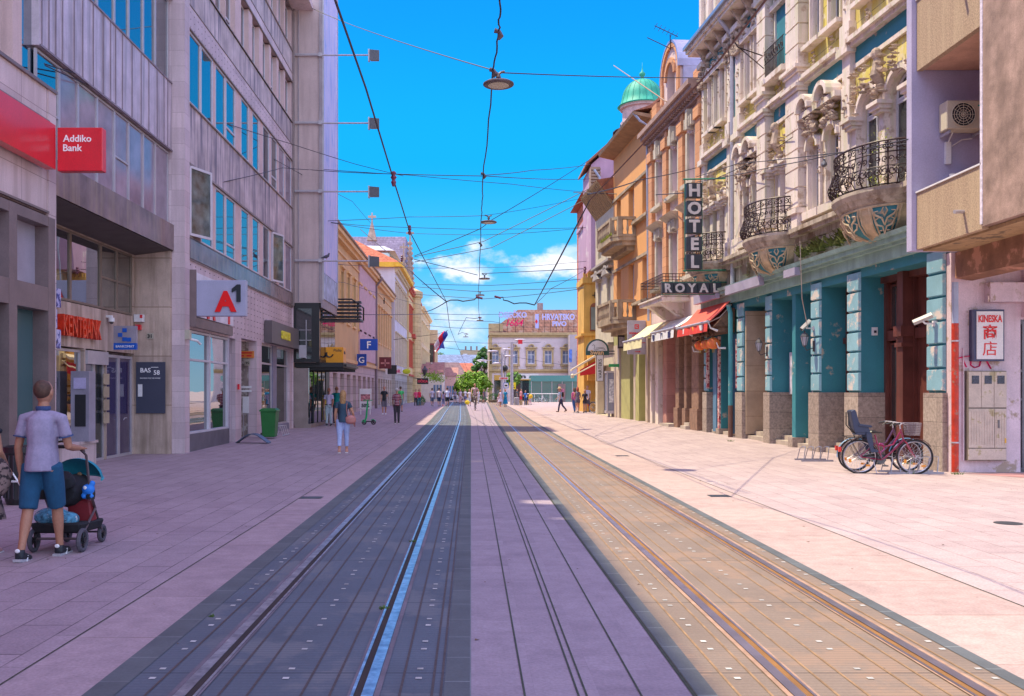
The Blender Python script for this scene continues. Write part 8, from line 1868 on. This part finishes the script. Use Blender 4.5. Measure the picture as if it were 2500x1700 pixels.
    # shoes
    if shoe:
        for i in (0,1):
            h,k,an,toe=J[i];heel=an+V((0,-.045,-.04));tt=toe+V((0,.05,-.005));
            if near: pass
            o=pbuild([('t',[G(heel),G(an.lerp(toe,.35)+V((0,0,-.02))),G(toe),G(tt)],[r*s for r in (.04,.048,.044,.03)],.9),('t',[G(an+V((0,-.012,.03))),G(an+V((0,-.01,-.03)))],[.045*s,.048*s])],'shoe',M('shoe_%.2f_%.2f' % shoe[:2],shoe,rough=.5),t,vx*s*.6,fr,2)
            if sole: mb=MB(fr);P=[(heel.x-.045,heel.y-.01),(heel.x+.045,heel.y-.01),(tt.x+.045,tt.y),(tt.x,tt.y+.035),(tt.x-.045,tt.y)];z0=min(heel.z,toe.z)-.045;mb.hexa([(heel.x*s-.038*s,heel.y*s-.03*s,(heel.z-.04)*s),(heel.x*s+.038*s,heel.y*s-.03*s,(heel.z-.04)*s),(tt.x*s+.036*s,tt.y*s+.01*s,(tt.z-.04)*s),(tt.x*s-.036*s,tt.y*s+.01*s,(tt.z-.04)*s),(heel.x*s-.04*s,heel.y*s-.032*s,(heel.z-.012)*s),(heel.x*s+.04*s,heel.y*s-.032*s,(heel.z-.012)*s),(tt.x*s+.038*s,tt.y*s+.012*s,(tt.z-.015)*s),(tt.x*s-.038*s,tt.y*s+.012*s,(tt.z-.015)*s)]);mb.build('sole',m_white if sole is True else M('sole_dark' if sole != 2 else 'sole_grey',(.1,.08,.07) if sole != 2 else (.45,.43,.47)),o)
    # hair and face
    hm=M('hair_%.2f' % hair[0]+'%.2f' % hair[1],hair,rough=.7,var=.3,vs=25) if hair else None
    if hair and not bald:
        hp=[('e',G(up(0,-.012,1.675)),(.082*s,.096*s,.095*s))]
        if hairlen: hp +=[('t',[G(up(0,-.03,1.70)),G(up(0,-.075,1.60)),G(up(0,-.09,1.60-hairlen*.5)),G(up(0,-.10,1.60-hairlen))],[r*s for r in (.08,.085,.08,.04)],1.0),('e',G(up(.06,-.01,1.60)),(.03*s,.05*s,.09*s)),('e',G(up(-.06,-.01,1.60)),(.03*s,.05*s,.09*s))]
        else: hp[0]=('e',G(up(0,-.024,1.662)),(.084*s,.094*s,.098*s))
        pbuild(hp,'hair',hm,t,vx*s*.6,fr,2)
    elif bald and hair:
        pbuild([('e',G(up(0,-.03,1.63)),(.081*s,.075*s,.055*s))],'hair',hm,t,vx*s*.6,fr,2)
    if beard: pbuild([('t',[G(up(0,.085,1.59)),G(up(0,.10,1.52)),G(up(0,.10,1.42))],[.055*s,.055*s,.03*s],.7)],'beard',M('beard',beard,rough=.8,var=.3,vs=30),t,vx*s*.6,fr,2)
    mb=MB(fr)
    for sd in (-1,1): mb.ell(G(up(sd*.03,.102,1.652)),(.012*s,.008*s,.008*s),6,5);mb.box(sd*.03*s-.017*s,sd*.03*s+.017*s,up(0,.104,1.68).y*s,up(0,.110,1.68).y*s,up(0,0,1.675).z*s,up(0,0,1.682).z*s)
    mb.build('eyes',m_blk,t);mb=MB(fr);mb.box(-.024*s,.024*s,up(0,.102,1.58).y*s,up(0,.112,1.58).y*s,up(0,0,1.582).z*s,up(0,0,1.589).z*s);mb.build('mouth',M('lips',(.35,.08,.07)),t)
    if hat:
        c=up(0,0,1.71);mb=MB(fr);mb.lathe([(.0,.12*s),(.07*s,.115*s),(.088*s,.04*s),(.095*s,0),(.19*s,-.01*s),(.19*s,-.02*s),(.09*s,-.015*s)],G(c),16);mb.build('hat',M('straw',hat,rough=.8),t)
    t['_f']=0
    return t,fr,J,A,up,s,G
# -- man with the stroller
m_polo=M('polo_lilac',(.32,.27,.39),rough=.9,var=.07,vs=14,bump=.15,bs=90);m_short=M('shorts_blue',(.01,.075,.16),rough=.9,var=.12,vs=7,bump=.15,bs=40)
P,fr,J,A,up,s,G=person((-4.37,9.6,0),-3,1.81,'man in lilac polo shirt and dark teal shorts pushing a stroller',m_polo,m_short,(.085,.04,.025),legs=((15,7),(-12,7)),arms=((10,9,74),(-6,9,14)),sleeve=.62,kind='shorts',blen=-.03,shoe=(.02,.022,.03),near=True,vox=.018,build=1.13,skin=(.40,.18,.11),sole=2,lean=2)
mb=MB(fr);c=up(0,-.0,1.475);mb.lathe([(.066*s,-.02),(.072*s,.0),(.069*s,.02),(.062*s,.025)],G(c),18,sy=.95);mb.build('collar',M('collar_navy',(.04,.07,.18),rough=.9),P)
for i in (0,1):
    sh,e,w,hd=A[i];q1=sh.lerp(e,.60);q2=sh.lerp(e,.64);mb=MB(fr);mb.tube([G(q1),G(q2)],[.070*s,.070*s],14);mb.build('sleeve_band',MATS['collar_navy'],P)
mb=MB(fr)
for i in (0,1):
    an=J[i][2];toe=J[i][3]
    for k in (0,1,2): c=an.lerp(toe,.25+.18*k);
    for sd in (-1,1): mb.hexa([(c.x*s+sd*.044*s-.004,(c.y-.045)*s,(c.z-.045)*s),(c.x*s+sd*.044*s+.004,(c.y-.045)*s,(c.z-.045)*s),(c.x*s+sd*.044*s+.004,(c.y-.03)*s,(c.z-.045)*s),(c.x*s+sd*.044*s-.004,(c.y-.03)*s,(c.z-.045)*s),(c.x*s+sd*.04*s-.004,(c.y-.025)*s,(c.z+.01)*s),(c.x*s+sd*.04*s+.004,(c.y-.025)*s,(c.z+.01)*s),(c.x*s+sd*.04*s+.004,(c.y-.01)*s,(c.z+.01)*s),(c.x*s+sd*.04*s-.004,(c.y-.01)*s,(c.z+.01)*s)])
    mb.ell(((an.x)*s,(an.y-.062)*s,(an.z+.025)*s),(.026*s,.012*s,.02*s),8,6)
mb.build('shoe_stripe',m_white,P)
# stroller
hand=fr(*G(A[0][3]))
x0,y0=-4.37,10.17
st=thing('baby_stroller',(x0,y0,0),'black and teal baby stroller with a bag of blue cloth on its tray','stroller');m_tube=M('stroller_frame',(.16,.12,.13),rough=.35,metal=.5,var=.05);m_tlc=M('stroller_teal',(.01,.24,.32),rough=.8,var=.08,vs=9);m_bkc=M('stroller_black',(.012,.012,.016),rough=.85,var=.2,vs=9)
hx,hy,hz=hand.x,hand.y,hand.z
W2=.225
mb=MB()
for sx in (-1,1):
    cx_=x0+sx*W2
    mb.tube([(cx_,hy+.02,hz-.02),(cx_+sx*.02,hy+.10,hz-.08),(cx_+sx*.03,y0+.0,.62),(cx_+sx*.03,y0+.15,.42),(cx_+sx*.02,y0-.22,.14)],.014,7)
    mb.tube([(cx_+sx*.03,y0+.02,.58),(cx_,y0+.42,.12)],.013,6)
mb.tube([(x0-W2,y0-.22,.14),(x0+W2,y0-.22,.14)],.014,6);mb.tube([(x0-W2,y0+.42,.12),(x0+W2,y0+.42,.12)],.012,6);mb.build('frame',m_tube,st)
mb=MB();mb.tube([(x0-W2,hy+.08,hz-.04),(x0-W2+.02,hy,hz+.01),(x0-.1,hy-.01,hz+.02),(x0+.1,hy-.01,hz+.02),(x0+W2-.02,hy,hz+.01),(x0+W2,hy+.08,hz-.04)],.02,8);mb.build('handle',m_black,st)
def stwheel(x,y,r,w=.045):
    fw_=Fr((x,y,r),(0,1,0),(1,0,0));mb=MB(fw_);mb.tube([((r-.02)*math.cos(i*.349),0,(r-.02)*math.sin(i*.349)) for i in range(19)],.024,7,cap=False);w_=mb.build('wheel',M('stroller_tyre',(.09,.08,.10),rough=.8),st)
    mb=MB(fw_);mb.disc((0,0,0),.03,'o',.06,10)
    for k in range(5): a=k*1.257;mb.tube([(0,0,0),((r-.03)*math.cos(a),0,(r-.03)*math.sin(a))],.012,5)
    mb.build('hub',m_black,w_)
stwheel(x0-W2-.02,y0-.22,.125);stwheel(x0+W2+.04,y0-.22,.125)
stwheel(x0-W2*.8,y0+.45,.10);stwheel(x0+W2*.8+.03,y0+.45,.10)
mb=MB()
for sx in (-1,1): mb.lathe([(.045,0),(.05,.06),(.045,.12)],(x0+sx*(W2+.03),y0+.02,.53),10)
mb.build('hinge',m_black,st)
# seat shell
f_=Fr((x0,y0+.10,0),(1,0,0))
pbuild([('t',[(0,-.22,.62),(0,.0,.60),(0,.28,.66)],[.15,.20,.14],.9),('t',[(0,-.2,.70),(0,-.26,.80)],[.17,.14],.7)],'seat_shell',m_bkc,st,.014,Fr((x0-.02,y0+.12,0),(1,0,0),(0,1,0)),4)
f_=Fr((x0+.02,y0+.30,0),(1,0,0),(0,1,0));mb=MB(f_);mb.smooth=True;n=16;m_=6;vs=[]
for i in range(m_+1):
    for j in range(n+1): th=math.pi*j/n;ph=R(8+i*15);vs.append((.27*math.cos(th),-.02+.27*math.sin(th)*math.cos(ph)-.05,.72+.24*math.sin(th)*math.sin(ph)))
mb._add(vs,[(i*(n+1)+j,i*(n+1)+j+1,(i+1)*(n+1)+j+1,(i+1)*(n+1)+j) for i in range(m_) for j in range(n)]);mb.build('hood',m_tlc,st,recalc=False)
mb=MB(f_);mb.tube([(.27*math.cos(math.pi*j/16),-.07+.27*math.sin(math.pi*j/16)*math.cos(R(8)),.72+.24*math.sin(math.pi*j/16)*math.sin(R(8))) for j in range(17)],.012,6);mb.build('hood_rim',M('rim_teal',(.05,.35,.42)),st)
mb=MB();mb.hexa([(x0-.24,y0-.25,.20),(x0+.24,y0-.25,.20),(x0+.24,y0+.35,.17),(x0-.24,y0+.35,.17),(x0-.27,y0-.28,.31),(x0+.27,y0-.28,.31),(x0+.27,y0+.38,.28),(x0-.27,y0+.38,.28)]);mb.build('tray',m_bkc,st,bevel=.02)
BF=Fr((x0,y0,0),(1,0,0),(0,1,0))
th_=thing('cloth_bundle',(x0-.08,y0-.1,.3),'patterned light blue blanket bundle on the stroller tray','blanket')
pbuild([('e',(-.10,-.12,.36),(.19,.14,.10)),('e',(.06,-.1,.33),(.12,.12,.08))],'blanket',M('blanket_blue',(.10,.32,.48),rough=.9,var=.5,vs=22,patch=(.5,.5,.55),pa=.1,ps=18),th_,.014,BF,4)
bg=thing('red_bag',(x0+.12,y0+.1,.3),'red bag standing on the stroller tray behind the blanket','bag')
mb=MB(BF);mb.hexa([(.0,.05,.28),(.26,.05,.28),(.26,.2,.28),(.0,.2,.28),(-.02,.06,.52),(.22,.06,.52),(.22,.16,.52),(-.02,.16,.52)]);mb.build('bag_body',M('bag_red',(.20,.008,.015),rough=.6),bg,bevel=.015);mb=MB(BF);mb.tube([(.03,.06,.52),(.06,.05,.58),(.15,.05,.58),(.18,.06,.52)],.008,5);mb.build('handle',M('bag_red',(.3,.01,.02)),bg)
# baby and toy
b0,fr0,*_=person((x0+.02,y0+.30,.30),10,.62,'baby in blue and pink lying back in the stroller, holding a blue toy',(.10,.25,.55),(.45,.2,.3),(.2,.12,.06),legs=((80,40),(75,50)),arms=((60,20,40),(40,20,60)),kind='long',shoe=None,vox=.04,seat=.0,build=1.5)
ty=thing('soft_toy',(x0+.2,y0+.05,.6),'round blue soft toy hanging at the stroller side','toy')
pbuild([('e',(.24,.0,.64),(.07,.05,.06)),('e',(.28,0,.70),(.035,.03,.035)),('e',(.19,0,.57),(.03,.03,.035)),('e',(.27,0,.57),(.03,.03,.035))],'toy_body',M('toy_blue',(.02,.22,.75),rough=.6),ty,.012,BF,2)
mb=MB(BF);mb.ell((.22,-.045,.66),(.02,.01,.02),6,5);mb.build('toy_eye',m_white,ty)
# -- woman cut by the left edge
m_blt=M('top_black',(.012,.014,.025),rough=.9,var=.1);m_zb=M('animal_print',(.28,.19,.18),rough=.9,var=.2,patch=(.03,.02,.025),pa=.35,ps=16)
P,fr,J,A,up,s,G=person((-5.06,9.7,0),0,1.70,'woman in black frilled top and animal print skirt at the left edge',m_blt,m_zb,(.50,.32,.16),legs=((8,4),(-8,12)),arms=((4,10,40),(0,8,20)),sleeve=.12,kind='skirt',blen=.12,hairlen=.18,near=True,female=True,shoe=(.6,.3,.3))
mb=MB(fr);sh=A[0][0];e=A[0][1]
for k in range(8): a=k*.8;c=sh.lerp(e,.22);mb.ell(G(c+Vector((.05*math.cos(a),.05*math.sin(a),.012*math.sin(a*3)))),(.028,.028,.022),6,5)
mb.build('frill',m_blt,P)
bgp=thing('shoulder_bag',(-5.05,9.6,.9),'large animal print bag swinging at the hip of the woman at the left edge','bag')
pbuild([('e',(-4.87,9.62,.82),(.18,.10,.22))],'bag_body',m_zb,bgp,.02,WF,3)
# -- woman in the blue tee, with bag
P,fr,J,A,up,s,G=person((-3.49,25.7,gz(-3.5,25.7)),4,1.70,'blonde woman in dark teal tee and pale blue cropped trousers walking away',(.035,.075,.12),(.42,.50,.80),(.40,.22,.09),legs=((10,4),(-9,8)),arms=((2,22,30),(3,10,8)),sleeve=.42,kind='capri',blen=.12,hairlen=.36,female=True,vox=.018,shoe=(.62,.30,.24),build=1.10,near=True,skin=(.55,.26,.16))
bt=thing('handbag',tuple(fr(.22,-.05,.85)),'pink leather handbag hanging from the blonde woman shoulder','bag');m_lb=M('pink_leather',(.50,.19,.17),rough=.5,var=.06)
pbuild([('e',(.21,-.13,.93),(.15,.07,.11)),('e',(.21,-.12,.88),(.15,.08,.09))],'bag_body',m_lb,bt,.014,fr,4)
mb=MB(fr);mb.tube([(.11,-.10,1.36),(.10,-.16,1.2),(.13,-.17,1.02)],.010,5);mb.tube([(.11,-.08,1.37),(.12,.1,1.3),(.22,.08,1.0)],.010,5);mb.build('strap',m_lb,bt);mb=MB(fr);mb.box(.31,.335,-.1,-.08,.72,.86);mb.build('tassel',M('tassel_brown',(.25,.05,.05)),bt)
# -- others
TEAL=(.0,.26,.26);WH=(.60,.58,.74)
def at(x,yf,Z): X=(x-1150)*Z/FP;return (X,Z,gz(X,Z))
P,fr,J,A,up,s,G=person(at(803,1045,43.4),176,1.74,'old bearded man in pale shirt and light stained jeans facing the camera',(.62,.55,.80),(.45,.55,.62),(.35,.2,.16),legs=((6,3),(-4,5)),arms=((4,10,14),(10,8,30)),sleeve=.55,kind='long',bald=True,beard=(.16,.08,.07),shoe=(.02,.02,.03),top_tuck=True,skin=(.48,.20,.14))
mb=MB(fr);mb.box(-.155*s,.155*s,-.13*s,.13*s,.965*s,1.0*s);mb.build('belt',m_black,P);mb=MB(fr);mb.box(-.08,.08,.125,.14,1.235,1.245);mb.build('shirt_print',M('print_dark',(.1,.08,.15)),P)
P,fr,*_=person(at(822,1040,45.2),4,1.80,'broad man in teal tee walking away behind the bearded man',TEAL,(.06,.06,.09),(.30,.15,.10),legs=((8,4),(-8,10)),sleeve=.5,kind='long',bald=True,build=1.2)
mb=MB(fr);mb.tube([(.14,-.13,1.42),(0,-.145,1.25),(-.15,-.13,1.05)],.012,5);mb.build('strap',m_black,P)
m_str=M('striped_red',(.28,.03,.06),rough=.9,var=.05)
nt2=m_str.node_tree;b2=nt2.nodes['Principled BSDF'];g2=nt2.nodes.new('ShaderNodeNewGeometry');s2_=nt2.nodes.new('ShaderNodeSeparateXYZ');nt2.links.new(g2.outputs['Position'],s2_.inputs[0])
w1=nt2.nodes.new('ShaderNodeMath');w1.operation='MULTIPLY';w1.inputs[1].default_value=1/.075;nt2.links.new(s2_.outputs[2],w1.inputs[0]);w2=nt2.nodes.new('ShaderNodeMath');w2.operation='FRACT';nt2.links.new(w1.outputs[0],w2.inputs[0]);rr_=nt2.nodes.new('ShaderNodeValToRGB');rr_.color_ramp.interpolation='CONSTANT'
for i,(p_,c_) in enumerate(((0,(.30,.03,.06)),(.35,(.06,.02,.05)),(.6,(.30,.03,.06)),(.78,(.6,.5,.58)))):
    e_=rr_.color_ramp.elements[i] if i <2 else rr_.color_ramp.elements.new(p_);e_.position=p_;e_.color=(*c_,1)
nt2.links.new(w2.outputs[0],rr_.inputs[0]);nt2.links.new(rr_.outputs[0],b2.inputs['Base Color'])
person(at(969,1040,46),6,1.72,'old man in maroon striped shirt and dark trousers walking away',m_str,(.05,.045,.06),(.55,.5,.5),legs=((5,3),(-4,5)),arms=((8,6,50),(6,6,20)),sleeve=.75,kind='long',shoe=(.03,.02,.02),lean=4)
P,fr,J,A,up,s,G=person(at(938,1016,60),182,1.80,'young man in black tee and grey shorts looking at his phone',(.02,.025,.035),(.16,.15,.20),(.03,.02,.015),legs=((6,3),(-6,8)),arms=((6,6,10),(18,4,95)),sleeve=.5,kind='shorts',shoe=(.7,.7,.75))
person(at(978,1012,66),0,1.80,'man in bright green tee half hidden behind the striped old man',(.06,.50,.16),(.2,.25,.3),(.06,.04,.03),kind='shorts')
P,fr,*_=person(at(1023,991,93),170,1.68,'woman in red jacket and teal trousers beside a shrub',(.70,.02,.07),(.03,.16,.22),(.08,.03,.02),kind='long',sleeve=1.8,hairlen=.2,female=True,arms=((10,10,70),(4,8,20)))
person(at(1015,990,92),175,1.66,'person in pink top just left of the woman in red',(.75,.10,.22),(.05,.05,.07),(.05,.03,.02),kind='long',sleeve=1.2)
P,fr,*_=person(at(1055,991,90),5,1.78,'man in white football shirt with dark print, leftmost of the men in white',WH,(.10,.14,.22),(.04,.03,.02),kind='shorts',legs=((18,10),(-16,22)))
mb=MB(fr);mb.box(-.08,.08,-.135,-.125,1.12,1.22);mb.box(-.09,.09,-.135,-.125,1.28,1.33);mb.build('shirt_print',M('print_maroon',(.2,.02,.08)),P)
person(at(1072,991,90),3,1.78,'man in plain white tee and navy shorts, middle of the men in white',(.66,.56,.62),(.02,.04,.09),(.04,.03,.02),kind='shorts',legs=((10,6),(-12,16)))
person(at(1082,991,91),3,1.45,'dark haired girl walking between the men in white',(.28,.22,.38),(.12,.14,.3),(.02,.015,.015),kind='capri',hairlen=.3,female=True,shoe=(.75,.04,.2))
P,fr,*_=person(at(1092,991,89),0,1.80,'man in white shirt with a dark strap, rightmost of the men in white',(.58,.60,.80),(.015,.02,.03),(.04,.03,.02),kind='shorts',build=1.15,legs=((8,4),(-8,10)))
mb=MB(fr);mb.box(-.02,.02,-.145,-.135,1.0,1.42);mb.build('strap',m_black,P)
# cyclist
lc=at(1159,1001,72);cy_=bicycle((lc[0]+.05,lc[1]+.3,lc[2]),R(-92),'dark bicycle ridden towards the camera along the tracks',(.05,.05,.06),chainguard=False)
person((lc[0],lc[1]+.05,lc[2]),180,1.78,'cyclist in beige tee and brown trousers riding towards the camera',(.50,.36,.38),(.20,.15,.13),(.42,.25,.12),legs=((70,60),(48,58)),arms=((38,14,18),(38,14,18)),kind='long',seat=-.0,lean=12,shoe=(.1,.08,.07),build=1.12)
o_=[o for o in COL.objects if o.get('label','').startswith('cyclist in beige')][0];o_.location.z +=.42
# women and boy
person(at(1222,991,88),200,1.62,'woman in short pale lilac dress walking beside the one in blue',(.66,.58,.78),(.66,.58,.78),(.12,.05,.03),kind='dress',hairlen=.25,female=True,shoe=(.5,.05,.03),sleeve=0,blen=-.02)
person(at(1234,992,88),185,1.66,'woman in long bright blue dress near the pole cluster',(.0,.22,.42),(.0,.20,.40),(.06,.03,.02),kind='dress',female=True,blen=.22,sleeve=.5)
person(at(1283,990,94),170,1.48,'boy in blue shirt and dark trousers by the stone bench',(.03,.15,.5),(.03,.06,.16),(.08,.04,.02),kind='long',arms=((20,8,60),(10,8,60)))
person(at(1293,990,96),100,1.2,'child in pink trousers with a yellow backpack',(.6,.5,.1),(.6,.35,.42),(.1,.05,.03),kind='long')
mb=MB();c_=at(1293,990,96);mb.ell((c_[0]+.12,c_[1]-.1,c_[2]+.88),(.2,.15,.22),10,8);tag(mb.build('backpack',M('bag_yellow',(.8,.5,.03))),'yellow backpack worn by the small child','bag')
person(at(1146,990,93),175,1.65,'woman in white top with yellow bag left of the cyclist',(.7,.64,.72),(.55,.6,.7),(.35,.2,.1),kind='shorts',female=True,hairlen=.15)
mb=MB();c_=at(1141,990,92.6);mb.ell((c_[0],c_[1],c_[2]+.35),(.24,.15,.22),10,8);tag(mb.build('shopping_bag',M('bag_yellow2',(.85,.62,.03))),'yellow shopping bag left of the cyclist','bag')
for i,(x,Z,c1_,c2_,lb) in enumerate(((1111,112,(.25,.2,.28),(.1,.1,.15),'person in grey left of the round tree trunk'),(1124,108,(.6,.45,.55),(.55,.3,.3),'person in pink and white walking under the round tree'),(1136,118,(.65,.6,.7),(.1,.1,.2),'person in white beside the dark bench'),(1168,110,(.6,.55,.65),(.55,.5,.55),'person in pale clothes just right of the cyclist'),(1181,112,(.12,.08,.12),(.1,.08,.1),'seated person in dark clothes at the cafe'),(1262,110,(.08,.1,.12),(.1,.1,.15),'person in dark shirt bending beside the yellow banner'),(1272,108,(.75,.30,.32),(.6,.03,.05),'person in coral top and red shorts on the stone bench'),(1216,96,(.6,.4,.5),(.6,.4,.45),'small child in pink left of the woman in the lilac dress'))):
    person(at(x,985,Z),160+i*20,1.68 if i <7 else 1.05,lb,c1_,c2_,(.1,.05,.03),kind='long' if i % 2 else 'shorts',vox=.03)
# man with the hat, the group on the right
P,fr,J,A,up,s,G=person(at(1370,1010,64),78,1.68,'stooped man in straw hat and pale blue shirt walking left',(.30,.36,.55),(.03,.03,.09),(.3,.25,.2),legs=((20,12),(-14,26)),arms=((22,6,30),(-4,6,20)),kind='long',hat=(.78,.60,.38),lean=8,shoe=(.12,.05,.04),sole=False)
mb=MB(fr);mb.ell(G(up(0,-.16,1.25)),(.13,.09,.2),10,8);mb.build('backpack',m_black,P)
person(at(1410,1004,60.5),8,1.66,'woman with red hair in a short grey playsuit seen from behind',(.13,.11,.17),(.13,.12,.18),(.35,.05,.03),kind='shorts',blen=-.5,hairlen=.18,female=True,sleeve=0,arms=((10,10,60),(12,10,70)),build=1.1)
person(at(1428,1003,60.5),170,1.50,'girl in black printed tee and shorts facing the camera',(.03,.02,.03),(.05,.05,.07),(.20,.07,.03),kind='shorts',blen=-.5,hairlen=.3,female=True,arms=((14,14,50),(14,14,50)))
person(at(1402,1003,61.5),20,1.62,'woman in pink checked shirt and blue jeans, leftmost of the right group',(.55,.12,.28),(.03,.10,.30),(.1,.04,.03),kind='long',sleeve=1.5,hairlen=.2,female=True)
person(at(1434,1000,62),150,1.74,'man in white tee behind the girl in black',(.6,.58,.75),(.1,.1,.15),(.12,.06,.04),kind='shorts')
